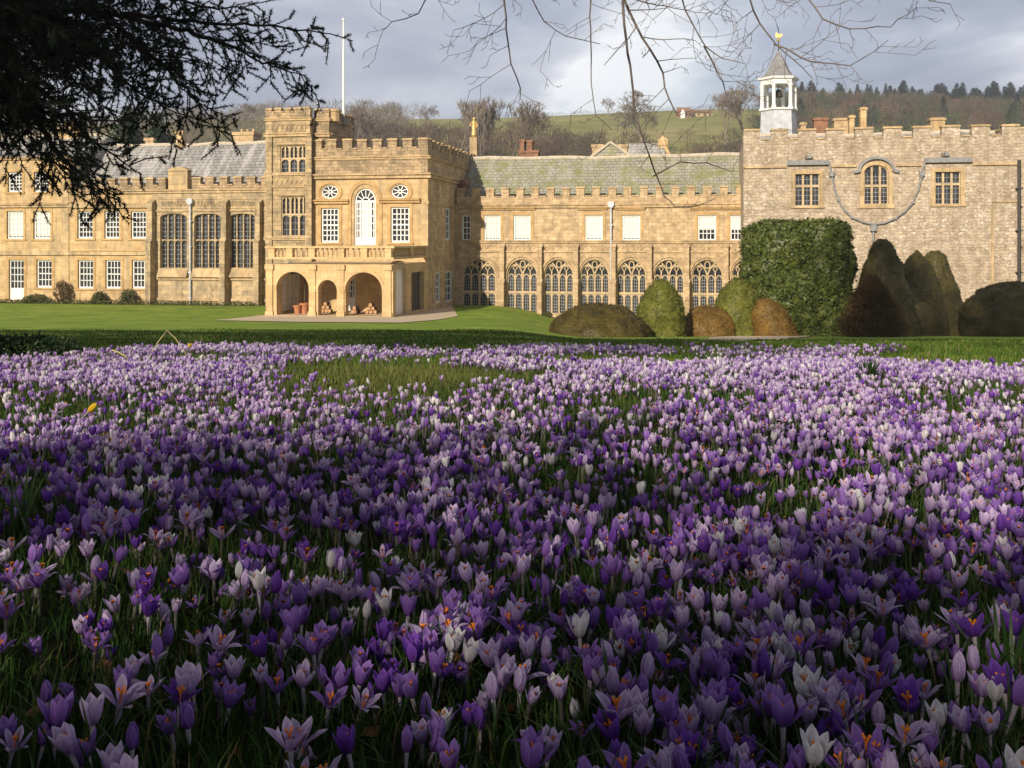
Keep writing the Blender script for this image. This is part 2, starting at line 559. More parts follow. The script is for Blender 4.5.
class MB:
    def __init__(s):
        s.v = []
        s.f = []

    def add(s, vs, fs):
        o = len(s.v)
        s.v += [tuple(p) for p in vs]
        s.f += [tuple(i + o for i in f) for f in fs]
        return s

    def box(s, P, a0, a1, b0, b1, d0, d1):
        vs = [P.pt(a, b, d) for d in (d0, d1) for (a, b) in ((a0, b0), (a1, b0), (a1, b1), (a0, b1))]
        return s.add(vs, [(0, 1, 2, 3), (7, 6, 5, 4), (0, 4, 5, 1), (1, 5, 6, 2), (2, 6, 7, 3), (3, 7, 4, 0)])

    def slope(s, P, a0, a1, b0, b1, d0, d1):
        """a weathered ledge: proud d0 at the bottom b0, back to d1 at the top b1"""
        vs = [P.pt(a0, b0, d0), P.pt(a1, b0, d0), P.pt(a1, b1, d1), P.pt(a0, b1, d1), P.pt(a0, b0, d1), P.pt(a1, b0, d1)]
        return s.add(vs, [(0, 1, 2, 3), (0, 4, 5, 1), (0, 3, 4), (1, 5, 2), (4, 3, 2, 5)])

    def prism(s, P, pts, d0, d1):
        n = len(pts)
        vs = [P.pt(a, b, d0) for a, b in pts] + [P.pt(a, b, d1) for a, b in pts]
        fs = [tuple(range(n)), tuple(range(2 * n - 1, n - 1, -1))]
        fs += [(i, n + i, n + (i + 1) % n, (i + 1) % n) for i in range(n)]
        return s.add(vs, fs)

    def ribbon(s, P, pts, w, d0, d1, closed=False):
        """a bar of width w that follows a line drawn on the wall"""
        n = len(pts)
        L_, R_ = [], []
        for i, p in enumerate(pts):
            q0 = pts[(i - 1) % n] if (closed or i) else p
            q1 = pts[(i + 1) % n] if (closed or i < n - 1) else p
            tx, ty = q1[0] - q0[0], q1[1] - q0[1]
            l = math.hypot(tx, ty) or 1
            nx, ny = -ty / l * w / 2, tx / l * w / 2
            L_.append((p[0] + nx, p[1] + ny))
            R_.append((p[0] - nx, p[1] - ny))
        vs = [P.pt(a, b, d) for d in (d0, d1) for (a, b) in L_ + R_]
        fs = []
        m = 2 * n
        rng = range(n) if closed else range(n - 1)
        for i in rng:
            j = (i + 1) % n
            fs += [(i, j, n + j, n + i), (m + i, m + n + i, m + n + j, m + j), (i, m + i, m + j, j), (n + i, n + j, m + n + j, m + n + i)]
        if not closed:
            fs += [(0, n, m + n, m), (n - 1, m + n - 1, m + 2 * n - 1, 2 * n - 1)]
        return s.add(vs, fs)

    def wall(s, P, outer, holes, thick, reveal=0.3, through=False):
        """a wall skin with real openings, their reveals, and the wall's back and edges"""
        polys = [outer] + holes
        flat = [p for pl in polys for p in pl]
        tris = tessellate_polygon([[Vector((a, b, 0)) for a, b in pl] for pl in polys])
        o = len(s.v)
        s.v += [P.pt(a, b, 0) for a, b in flat]
        s.f += [tuple(o + i for i in t) for t in tris]
        n = len(outer)
        if through:
            o2 = len(s.v)
            s.v += [P.pt(a, b, thick) for a, b in flat]
            s.f += [tuple(o2 + i for i in reversed(t)) for t in tris]
            k = 0
            for pl in polys:
                m = len(pl)
                s.f += [(o + k + i, o + k + (i + 1) % m, o2 + k + (i + 1) % m, o2 + k + i) for i in range(m)]
                k += m
        else:
            o2 = len(s.v)
            s.v += [P.pt(a, b, thick) for a, b in outer]
            s.f.append(tuple(o2 + i for i in range(n)))
            s.f += [(o + i, o + (i + 1) % n, o2 + (i + 1) % n, o2 + i) for i in range(n)]
            k = n
            for pl in holes:
                m = len(pl)
                o3 = len(s.v)
                s.v += [P.pt(a, b, reveal) for a, b in pl]
                s.f += [(o + k + i, o + k + (i + 1) % m, o3 + (i + 1) % m, o3 + i) for i in range(m)]
                k += m
        return s

    def tube(s, pts, radii, n=6, cap=True):
        pts = [Vector(p) for p in pts]
        rings = []
        up = Vector((0.13, 0.21, 0.97)).normalized()
        for i, p in enumerate(pts):
            t = (pts[min(i + 1, len(pts) - 1)] - pts[max(i - 1, 0)])
            t = t.normalized() if t.length > 1e-9 else Vector((0, 0, 1))
            ref = up if abs(t.dot(up)) < 0.95 else Vector((1, 0, 0))
            a = t.cross(ref).normalized()
            b = t.cross(a)
            r = radii[i] if hasattr(radii, '__len__') else radii
            o = len(s.v)
            for k in range(n):
                an = 2 * math.pi * k / n
                s.v.append(tuple(p + a * (math.cos(an) * r) + b * (math.sin(an) * r)))
            rings.append(o)
        for o, q in zip(rings, rings[1:]):
            for k in range(n):
                s.f.append((o + k, o + (k + 1) % n, q + (k + 1) % n, q + k))
        if cap:
            s.f.append(tuple(rings[0] + k for k in range(n - 1, -1, -1)))
            s.f.append(tuple(rings[-1] + k for k in range(n)))
        return s

    def lathe(s, c, prof, n=12):
        """prof: (radius, z) from bottom to top round the point c"""
        o = len(s.v)
        for r, z in prof:
            for k in range(n):
                an = 2 * math.pi * (k + 0.5) / n
                s.v.append((c[0] + r * math.cos(an), c[1] + r * math.sin(an), c[2] + z))
        for i in range(len(prof) - 1):
            for k in range(n):
                s.f.append((o + i * n + k, o + i * n + (k + 1) % n, o + (i + 1) * n + (k + 1) % n, o + (i + 1) * n + k))
        s.f.append(tuple(o + k for k in range(n - 1, -1, -1)))
        s.f.append(tuple(o + (len(prof) - 1) * n + k for k in range(n)))
        return s

    def build(s, name, mat, parent=None, smooth=False, recalc=True):
        b = BASE.get(parent.name, Vector((0, 0, 0))) if parent is not None else Vector((0, 0, 0))
        me = bpy.data.meshes.new(name)
        me.from_pydata([(x - b.x, y - b.y, z - b.z) for x, y, z in s.v], [], s.f)
        if recalc:
            bm = bmesh.new()
            bm.from_mesh(me)
            bmesh.ops.recalc_face_normals(bm, faces=bm.faces)
            bm.to_mesh(me)
            bm.free()
        if smooth:
            me.polygons.foreach_set('use_smooth', np.ones(len(me.polygons), dtype=bool))
        me.update()
        return link_mesh(name, me, parent, [mat])


class Sep:
    """like MB, but every piece becomes an object of its own"""

    def __init__(s, name, mat, parent):
        s.a = (name, mat, parent)

    def one(s):
        return MB()

    def done(s, mb):
        return mb.build(*s.a)

    def __getattr__(s, k):
        def f(*a, **kw):
            mb = MB()
            getattr(mb, k)(*a, **kw)
            mb.build(*s.a)
        return f


def rect(a0, a1, b0, b1):
    return [(a0, b0), (a1, b0), (a1, b1), (a0, b1)]


def arch(a0, a1, b0, bs, b1, n=12):
    """opening with a rounded head: sill b0, springing bs, crown b1"""
    c, r = (a0 + a1) / 2, (a1 - a0) / 2
    return [(a0, b0), (a1, b0)] + [(c + r * math.cos(math.pi * i / n), bs + (b1 - bs) * math.sin(math.pi * i / n)) for i in range(n + 1)]


def head(a0, a1, bs, b1, n=12):
    c, r = (a0 + a1) / 2, (a1 - a0) / 2
    return [(c + r * math.cos(math.pi * i / n), bs + (b1 - bs) * math.sin(math.pi * i / n)) for i in range(n + 1)]


def oval(c, d, ra, rb, n=18):
    return [(c + ra * math.cos(2 * math.pi * i / n), d + rb * math.sin(2 * math.pi * i / n)) for i in range(n)]


def pane(P, outline, d, win, name='pane', mat=None):
    mb = MB()
    n = len(outline)
    mb.add([P.pt(a, b, d) for a, b in outline] + [P.pt(a, b, d + 0.03) for a, b in outline],
           [tuple(range(n)), tuple(range(2 * n - 1, n - 1, -1))] + [(i, n + i, n + (i + 1) % n, (i + 1) % n) for i in range(n)])
    return mb.build(name, mat or M['glass'], win)


def sash(t, P, a0, a1, b0, b1, cols=4, rows=5, blind=0.0, mat=None, d=0.16, fw=0.11, bw=0.05, label=None):
    """white sash window: frame, glazing bars, pane, and a roller blind let down by the share `blind`"""
    mat = mat or M['white']
    mb = MB()
    mb.box(P, a0, a0 + fw, b0, b1, d - 0.05, d + 0.08)
    mb.box(P, a1 - fw, a1, b0, b1, d - 0.05, d + 0.08)
    mb.box(P, a0 + fw, a1 - fw, b0, b0 + fw * 1.2, d - 0.06, d + 0.08)
    mb.box(P, a0 + fw, a1 - fw, b1 - fw, b1, d - 0.05, d + 0.08)
    ia0, ia1, ib0, ib1 = a0 + fw, a1 - fw, b0 + fw * 1.2, b1 - fw
    for i in range(1, cols):
        x = ia0 + (ia1 - ia0) * i / cols
        mb.box(P, x - bw / 2, x + bw / 2, ib0, ib1, d, d + 0.05)
    for j in range(1, rows):
        z = ib0 + (ib1 - ib0) * j / rows
        w = bw * (1.5 if j == rows // 2 else 1.0)
        mb.box(P, ia0, ia1, z - w / 2, z + w / 2, d - 0.003, d + 0.053)
    w = mb.build('window', mat, t)
    if label:
        w['label'] = label
    pane(P, rect(ia0, ia1, ib0, ib1), d + 0.055, w)
    if blind:
        zb = ib1 - (ib1 - ib0) * blind
        m2 = MB()
        # the drawn blind hangs in soft folds just inside the bars
        m2.box(P, ia0 + 0.01, ia1 - 0.01, zb, ib1, d + 0.040, d + 0.052)
        nb = max(3, cols)
        for k in range(nb):
            c0 = ia0 + (ia1 - ia0) * k / nb
            c1 = ia0 + (ia1 - ia0) * (k + 1) / nb
            m2.prism(P, [(c0 + 0.01, zb), (c1 - 0.01, zb), ((c0 + c1) / 2 + 0.08, zb - 0.06), ((c0 + c1) / 2 - 0.08, zb - 0.06)][::-1], d + 0.041, d + 0.051)
        m2.build('blind', M['blind'], w)
    return w


def mould(mb, P, a0, a1, b, h, proud):
    m = MB() if isinstance(mb, Sep) else mb
    # one moulded section: flat band, then the projecting weathered upper member
    sec = [(b, -proud * 0.6), (b + h * 0.5, -proud * 0.6), (b + h * 0.6, -proud), (b + h * 0.85, -proud), (b + h, -proud * 0.45), (b + h, 0.05), (b, 0.05)]
    n = len(sec)
    m.add([P.pt(a, q[0], q[1]) for a in (a0, a1) for q in sec], [tuple(range(n)), tuple(range(2 * n - 1, n - 1, -1))] + [(i, (i + 1) % n, n + (i + 1) % n, n + i) for i in range(n)])
    if isinstance(mb, Sep):
        mb.done(m)


def surround(mb, P, a0, a1, b0, b1, w=0.2, proud=0.04, sill=True):
    if isinstance(mb, Sep):
        m = MB()
        surround(m, P, a0, a1, b0, b1, w, proud, sill)
        mb.done(m)
        return
    mb.box(P, a0 - w, a0, b0, b1 + w, -proud, 0.05)
    mb.box(P, a1, a1 + w, b0, b1 + w, -proud, 0.05)
    mb.box(P, a0, a1, b1, b1 + w, -proud, 0.05)
    if sill:
        mb.box(P, a0 - w - 0.05, a1 + w + 0.05, b0 - 0.14, b0, -proud - 0.06, 0.05)


def mullioned(t, P, outline, a0, a1, b0, b1, cols, tiers, spring=None, bw=0.12, d=0.18, leads=5, mat=None, heads=True, label=None):
    """stone mullioned window with arched lights and leaded glass"""
    mat = mat or M['surround']
    mb = MB()
    n = len(outline)
    mb.ribbon(P, outline, bw * 1.1, d - 0.06, d + 0.12, closed=True)
    top = spring if spring is not None else b1
    lights = [b0] + tiers + [top]
    for i in range(1, cols):
        x = a0 + (a1 - a0) * i / cols
        tz = b1 if spring is None else b1 - 0.04
        mb.box(P, x - bw / 2, x + bw / 2, b0, tz, d - 0.04, d + 0.1)
    for z in tiers:
        mb.box(P, a0, a1, z - bw / 2, z + bw / 2, d - 0.044, d + 0.104)
    if heads:
        cw = (a1 - a0) / cols
        for zt in tiers + ([top] if spring is None else []):
            for i in range(cols):
                x0, x1 = a0 + cw * i + bw * 0.4, a0 + cw * (i + 1) - bw * 0.4
                s_ = cw * 0.42
                z1 = zt - bw * 0.4
                hp = head(x0, x1, z1 - s_, z1, 8)
                poly = [(x1, z1 + 0.01)] + [(x0, z1 + 0.01)] + hp[::-1]
                # spandrels left and right of each light's head
                m_ = len(hp) // 2
                mb.prism(P, [(x1, z1)] + hp[:m_ + 1], d - 0.02, d + 0.07)
                mb.prism(P, [(x0, z1)] + hp[m_:][::-1], d - 0.02, d + 0.07)
    w = mb.build('window', mat, t)
    if label:
        w['label'] = label
    pn = pane(P, outline, d + 0.11, w)
    lb = MB()
    for k in range(1, leads * (len(tiers) + 1)):
        z = b0 + (top - b0) * k / (leads * (len(tiers) + 1))
        lb.box(P, a0 + 0.03, a1 - 0.03, z - 0.016, z + 0.016, d + 0.085, d + 0.105)
    for i in range(cols):
        x = a0 + (a1 - a0) * (i + 0.5) / cols
        lb.box(P, x - 0.014, x + 0.014, b0 + 0.03, top - 0.03, d + 0.083, d + 0.103)
    lb.build('leading', M['lead'], w)
    return w
# ------------------------------------------------------------------ the abbey, range by range
def battlement(t, P, a0, a1, zb, zc, zt, pitch, gap, thick=0.45, mat=None, start=0.0, first_solid=True, name='battlement'):
    """parapet with merlons from zb; crenel sills at zc, merlon tops at zt; weathered copings"""
    mat = mat or M['parapetstone']
    n = max(1, round((a1 - a0) / pitch))
    p = (a1 - a0 + gap) / n
    body, cop = MB(), MB()
    body.box(P, a0, a1, zb, zc, 0, thick)
    sgn = 1
    for i in range(n):
        m0 = a0 + i * p + (random.uniform(-0.04, 0.04) if i else 0)
        m1 = a0 + i * p + p - gap + (random.uniform(-0.04, 0.04) if i < n - 1 else 0)
        j = random.uniform(-0.045, 0.03)
        body.box(P, m0, m1, zc, zt - 0.1 + j, 0.004, thick - 0.004)
        c0 = m0 - 0.05 if i else m0
        c1 = m1 + 0.05 if i < n - 1 else m1
        cop.box(P, c0, c1, zt - 0.1 + j, zt + j - 0.02, -0.07, thick + 0.07)
        cop.box(P, c0 + 0.03, c1 - 0.03, zt + j - 0.02, zt + j + 0.03, 0.03, thick - 0.03)
        if i < n - 1:
            cop.box(P, m1 + 0.06, m0 + p - 0.06, zc, zc + 0.09, -0.07, thick + 0.07)
    b = body.build(name, mat, t)
    cop.build('coping', M['trim'], b)
    return b


def gable_roof(t, u0, u1, ve, ze, vr, zr, mat, name='roof', back=None, hip=False):
    """stone roof: front slope from the eaves (ve, ze) to the ridge (vr, zr), and the back slope"""
    mb = MB()
    vb = back if back is not None else 2 * vr - ve
    n = 14
    vs, fs = [], []
    for i in range(n + 1):
        u = u0 + (u1 - u0) * i / n
        sag = 0.05 * math.sin(i * 1.7) + 0.04 * math.sin(i * 0.6 + 1)
        vs += [(u, ve, ze), (u, (ve + vr) / 2, (ze + zr) / 2 - 0.08 + sag * 0.6), (u, vr, zr + sag), (u, vb, ze), (u, vr, ze - 0.02)]
    for i in range(n):
        o, q = i * 5, i * 5 + 5
        fs += [(o, q, q + 1, o + 1), (o + 1, q + 1, q + 2, o + 2), (o + 2, q + 2, q + 3, o + 3)]
    mb.add(vs, fs)
    mb.add([vs[0], vs[1], vs[2], vs[3]], [(0, 1, 2, 3)])
    mb.add([vs[-5], vs[-4], vs[-3], vs[-2]], [(0, 1, 2, 3)])
    o = mb.build(name, mat, t)
    rd = MB()
    pts = [(u0 + (u1 - u0) * i / n, vr, zr + 0.05 * math.sin(i * 1.7) + 0.04 * math.sin(i * 0.6 + 1) + 0.03) for i in range(n + 1)]
    rd.tube(pts, 0.13, 6)
    rd.build('ridge', M['coping'], o)
    return o


def buttress(t, P, a, w, z0, zset, z1, deep, deep2, mat):
    mb = MB()
    mb.box(P, a - w / 2, a + w / 2, z0, zset, -deep, 0.05)
    mb.slope(P, a - w / 2 - 0.03, a + w / 2 + 0.03, zset, zset + 0.3, -deep - 0.04, -deep2)
    mb.box(P, a - w / 2 + 0.02, a + w / 2 - 0.02, zset + 0.001, z1, -deep2, 0.05)
    mb.slope(P, a - w / 2 - 0.02, a + w / 2 + 0.02, z1, z1 + 0.3, -deep2 - 0.04, 0.0)
    return mb.build('buttress', mat, t)


def downpipe(t, P, a, z0, z1, mat=None, r=0.07, hopper=True, label=None):
    mb = MB()
    v = P.pt(a, z0, -0.16)
    mb.tube([P.pt(a, z0, -0.16), P.pt(a, z1, -0.16)], r, 8)
    for k in range(4):
        z = z0 + (z1 - z0) * (k + 0.5) / 4.2
        mb.box(P, a - r * 1.7, a + r * 1.7, z, z + 0.09, -0.16 - r * 1.2, 0.0)
    if hopper:
        mb.prism(P, [(a - 0.2, z1 + 0.38), (a - 0.24, z1 + 0.12), (a - 0.1, z1 - 0.06), (a + 0.1, z1 - 0.06), (a + 0.24, z1 + 0.12), (a + 0.2, z1 + 0.38)], -0.34, 0.0)
    o = mb.build('drainpipe', mat or M['paintlead'], t)
    if label:
        o['label'] = label
    return o


# ---------- great hall: sash windows on the left, three tall mullioned windows on the right
def build_hall():
    P = Front(V_HALL)
    v = V_HALL
    u = lambda px: U(px, v)
    z = lambda py, px: Z(py, px, v)
    ul, ur = u(70), u(269)
    zb = -1.0
    t = house_thing('great_hall', 'golden stone hall range with three tall mullioned windows and a streaky grey slate roof', 'building', (ul + ur) / 2, v, 0)
    z_str = z(193, 200)
    holes, win = [], []
    for x0, x1, y0, y1 in ((77.5, 93, 211, 238.5), (104.5, 119.5, 211, 238.5), (131, 146.5, 211, 238.5), (78, 93.5, 260, 288.5), (105.5, 121, 260, 288.5), (132, 148, 260, 288.5)):
        c = (x0 + x1) / 2
        r = (u(x0), u(x1), z(y1, c), z(y0, c))
        holes.append(rect(*r))
        win.append(r)
    big = []
    for x0, x1 in ((160.5, 187), (194.5, 221), (229.5, 256)):
        c = (x0 + x1) / 2
        a0, a1, b0, bs, b1 = u(x0), u(x1), z(268, c), z(217.5, c), z(213.5, c)
        o = arch(a0, a1, b0, bs, b1, 8)
        holes.append(o)
        big.append((o, a0, a1, b0, bs, b1, z(240, c)))
    mb = MB().wall(P, rect(ul, ur, zb, z_str), holes, 0.8, 0.32)
    mb.build('wall', M['gold'], t)
    # the hall proper is faced in greyer ashlar: a 60 mm facing with the same three openings, frieze and plinth below the sills
    uf = u(153)
    fc = MB().wall(Front(v - 0.06), rect(uf, ur, zb, z_str), [b[0] for b in big], 0.058, 0.058, through=True)
    fc.build('facing', M['hallstone'], t)
    for (a0, a1, b0, b1) in win:
        sash(t, P, a0, a1, b0, b1, 4, 5 if b0 > 4.6 else 4)
    for (o, a0, a1, b0, bs, b1, zt) in big:
        mullioned(t, P, o, a0, a1, b0, b1, 4, [zt], bw=0.095, d=0.16, leads=6, mat=M['hallstone'])
    tr = Sep('window_surround', M['surround'], t)
    for x0, x1, y0, y1 in ((77.5, 93, 211, 238.5), (104.5, 119.5, 211, 238.5), (131, 146.5, 211, 238.5), (78, 93.5, 260, 288.5), (105.5, 121, 260, 288.5), (132, 148, 260, 288.5)):
        c = (x0 + x1) / 2
        surround(tr, P, u(x0), u(x1), z(y1, c), z(y0, c), 0.2, 0.035)
        if y0 > 250:
            mould(tr, P, u(x0 - 5), u(x1 + 4), z(y0 - 7, c), 0.2, 0.22)
    sc_ = Sep('string_course', M['trim'], t)
    sc_.box(P, ul, uf - 0.3, z(255, 110), z(251, 110), -0.16, 0.05)
    sc_.box(P, ul, uf - 0.2, z(208, 110), z(203.5, 110), -0.2, 0.05)
    mould(sc_, P, ul, ur, z_str, 0.3, 0.28)
    Pf = Front(v - 0.06)
    sc_.box(Pf, uf, ur - 0.2, z(280, 210), z(277.5, 210), -0.14, 0.02)
    sc_.box(Pf, uf, ur - 0.2, z(211.5, 210), z(210, 210), -0.1, 0.02)
    sc_.box(Pf, uf, ur - 0.2, z(301, 210), z(298, 210), -0.1, 0.02)
    for x0, x1 in ((161, 186.5), (195, 220.5), (230, 255.5)):
        sc_.slope(Pf, u(x0 - 2), u(x1 + 2), z(277, x0), z(268.6, x0), -0.34, -0.01)
    # carved frieze above the tall windows
    fr = MB()
    rr = random.Random(3)
    for x0, x1 in ((161, 188), (196, 222), (231, 256)):
        a0, a1, f0, f1 = u(x0), u(x1), z(208.5, x0), z(198.5, x0)
        fr.box(Pf, a0, a1, f0, f0 + 0.07, -0.05, 0.02)
        fr.box(Pf, a0, a1, f1 - 0.07, f1, -0.05, 0.02)
        for k in range(16):
            c = a0 + 0.1 + (a1 - a0 - 0.2) * (k + 0.5) / 16
            h = rr.uniform(0.1, 0.22)
            m_ = (f0 + f1) / 2 + rr.uniform(-0.06, 0.06)
            fr.ribbon(Pf, oval(c, m_, rr.uniform(0.04, 0.07), h, 8), 0.035, -0.05, 0.02, True)
    fr.build('frieze', M['hallstone'], t)
    for x in (153.5, 227, 260.5):
        buttress(t, Pf, u(x), 0.42, zb, z(242, x), z(203, x), 0.75, 0.5, M['hallstone'])
    downpipe(t, Pf, u(191.6), -0.6, z(204, 192), label='pale lead drainpipe with a hopper between the tall windows')
    zm, zc = z(177, 200), z(185.5, 200)
    uped0, uped1 = u(169), u(188)
    Pb = Front(v + 0.02)
    battlement(t, Pb, ul, uped0 - 0.3, z_str + 0.3, zc, zm, 13.4 * 0.074, 6 * 0.074)
    battlement(t, Pb, uped1 + 0.3, ur, z_str + 0.3, zc, zm, 13.4 * 0.074, 6 * 0.074)
    pd = MB()
    pd.box(Pb, uped0, uped1, z_str + 0.3, z(171, 178), -0.12, 0.5)
    pd.prism(Pb, [(uped0 - 0.1, z(171, 178)), (uped1 + 0.1, z(171, 178)), (uped1 + 0.05, z(170, 178)), ((uped0 + uped1) / 2 + 0.3, z(167, 178)), ((uped0 + uped1) / 2 - 0.3, z(167, 178)), (uped0 - 0.05, z(170, 178))], -0.2, 0.55)
    pd.box(Pb, uped0 + 0.25, uped1 - 0.25, z(184, 178), z(174, 178), -0.16, 0)
    pd.build('parapet_panel', M['gold'], t)
    vr = v + 4.6
    rf = gable_roof(t, ul - 1.0, ur + 0.6, v + 0.7, z(187, 200), vr, Z(144.5, 200, vr), M['slate'])
    for px, py, w, mt in ((181, 131, 0.55, 'gold'), (148, 138, 0.34, 'coping'), (152.5, 138, 0.34, 'coping'), (248, 133, 1.7, 'brickred')):
        vc = vr + (0.0 if px == 181 else 1.5)
        c = Sep('cornice', M['trim'], t)
        a = U(px, vc)
        zt = Z(py, px, vc)
        Pc = Front(vc - w / 2)
        zl = Z(144.5, 200, vr) - 2.0 if px != 181 else Z(152, 181, vr)
        c.box(Pc, a - w / 2, a + w / 2, zl, zt - 0.25, 0, w * 0.8)
        c.box(Pc, a - w / 2 - 0.08, a + w / 2 + 0.08, zt - 0.25, zt, -0.08, w * 0.8 + 0.08)
        if w > 1:
            for k in (-0.5, 0, 0.5):
                c.lathe((a + k, vc, zt), [(0.14, 0), (0.16, 0.05), (0.12, 0.1), (0.14, 0.3)], 8)
        c.build('chimney', M[mt], rf)
    return t


# ---------- west range: two storeys and attic behind the cedar
def build_west():
    v = V_HALL + 0.25
    P = Front(v)
    u = lambda px: U(px, v)
    z = lambda py, px: Z(py, px, v)
    ul, ur = u(-130), u(70) - 0.02
    t = house_thing('west_range', 'golden stone west range with a white glazed garden door, partly behind the dark cedar boughs', 'building', (ul + ur) / 2, v, 0)
    zt = z(160, 20)
    holes, rects = [], []
    spec = [(7, 23.5, 211, 239, 1), (33.5, 50.5, 211, 239, 1), (36.5, 52, 260, 287.5, 0), (8, 22, 172, 192, 0), (34, 49, 172, 192, 0),
            (-45, -28, 211, 239, 0), (-45, -28, 260, 287.5, 0), (-90, -73, 211, 239, 0), (-90, -73, 260, 287.5, 0)]
    for x0, x1, y0, y1, bl in spec:
        c = (x0 + x1) / 2
        r = (u(x0), u(x1), z(y1, c), z(y0, c))
        rects.append((r, bl))
        holes.append(rect(*r))
    dr = (u(9), u(24), z(300, 16), z(260, 16))
    holes.append(rect(*dr))
    MB().wall(P, rect(ul, ur, -1.0, zt), holes, 0.8, 0.32).build('wall', M['gold'], t)
    for (r, bl) in rects:
        sash(t, P, *r, 4, 5 if r[2] > 4 else 4, blind=0.93 if bl else 0, label='sash window with its white blind drawn' if bl else None)
    # garden door: glazed above, panelled below
    a0, a1, b0, b1 = dr
    mid = b0 + (b1 - b0) * 0.30
    d = MB()
    d.box(P, a0, a0 + 0.1, b0, b1, 0.1, 0.22)
    d.box(P, a1 - 0.1, a1, b0, b1, 0.1, 0.22)
    d.box(P, a0 + 0.1, a1 - 0.1, b1 - 0.1, b1, 0.1, 0.22)
    d.box(P, a0 + 0.1, a1 - 0.1, b0, mid, 0.14, 0.22)
    d.box(P, a0 + 0.25, a1 - 0.25, b0 + 0.2, mid - 0.15, 0.11, 0.15)
    for i in range(1, 4):
        x = a0 + 0.1 + (a1 - a0 - 0.2) * i / 4
        d.box(P, x - 0.025, x + 0.025, mid, b1 - 0.1, 0.15, 0.2)
    for j in range(1, 4):
        y = mid + (b1 - 0.1 - mid) * j / 4
        d.box(P, a0 + 0.1, a1 - 0.1, y - 0.025, y + 0.025, 0.147, 0.203)
    dd = d.build('door', M['white'], t)
    pane(P, rect(a0 + 0.1, a1 - 0.1, mid, b1 - 0.1), 0.205, dd)
    tr = Sep('window_surround', M['surround'], t)
    for x0, x1, y0, y1, bl in spec:
        c = (x0 + x1) / 2
        surround(tr, P, u(x0), u(x1), z(y1, c), z(y0, c), 0.2, 0.035)
    surround(tr, P, a0, a1, b0, b1, 0.2, 0.035, sill=False)
    s_ = Sep('string_course', M['trim'], t)
    s_.box(P, ul, ur, z(255, 20), z(250.5, 20), -0.16, 0.05)
    mould(s_, P, ul, ur, z(207.5, 20), 0.32, 0.3)
    mould(s_, P, ul, ur, zt, 0.25, 0.25)
    s_.box(P, u(62), u(69), -1.0, zt, -0.05, 0.05)
    rf = gable_roof(t, ul, ur + 0.4, v + 0.5, zt + 0.2, v + 4.6, zt + 2.3, M['slate'])
    c = MB()
    vc = v + 4
    a = U(68, vc)
    Pc = Front(vc)
    c.box(Pc, a - 0.9, a + 0.9, zt + 1.0, Z(130, 68, vc), 0, 1.0)
    c.box(Pc, a - 1.0, a + 1.0, Z(130, 68, vc), Z(127, 68, vc), -0.1, 1.1)
    for k in (-0.55, 0, 0.55):
        c.lathe((a + k, vc + 0.5, Z(127, 68, vc)), [(0.16, 0), (0.19, 0.05), (0.14, 0.12), (0.17, 0.5)], 8)
    c.build('chimney', M['gold'], rf)


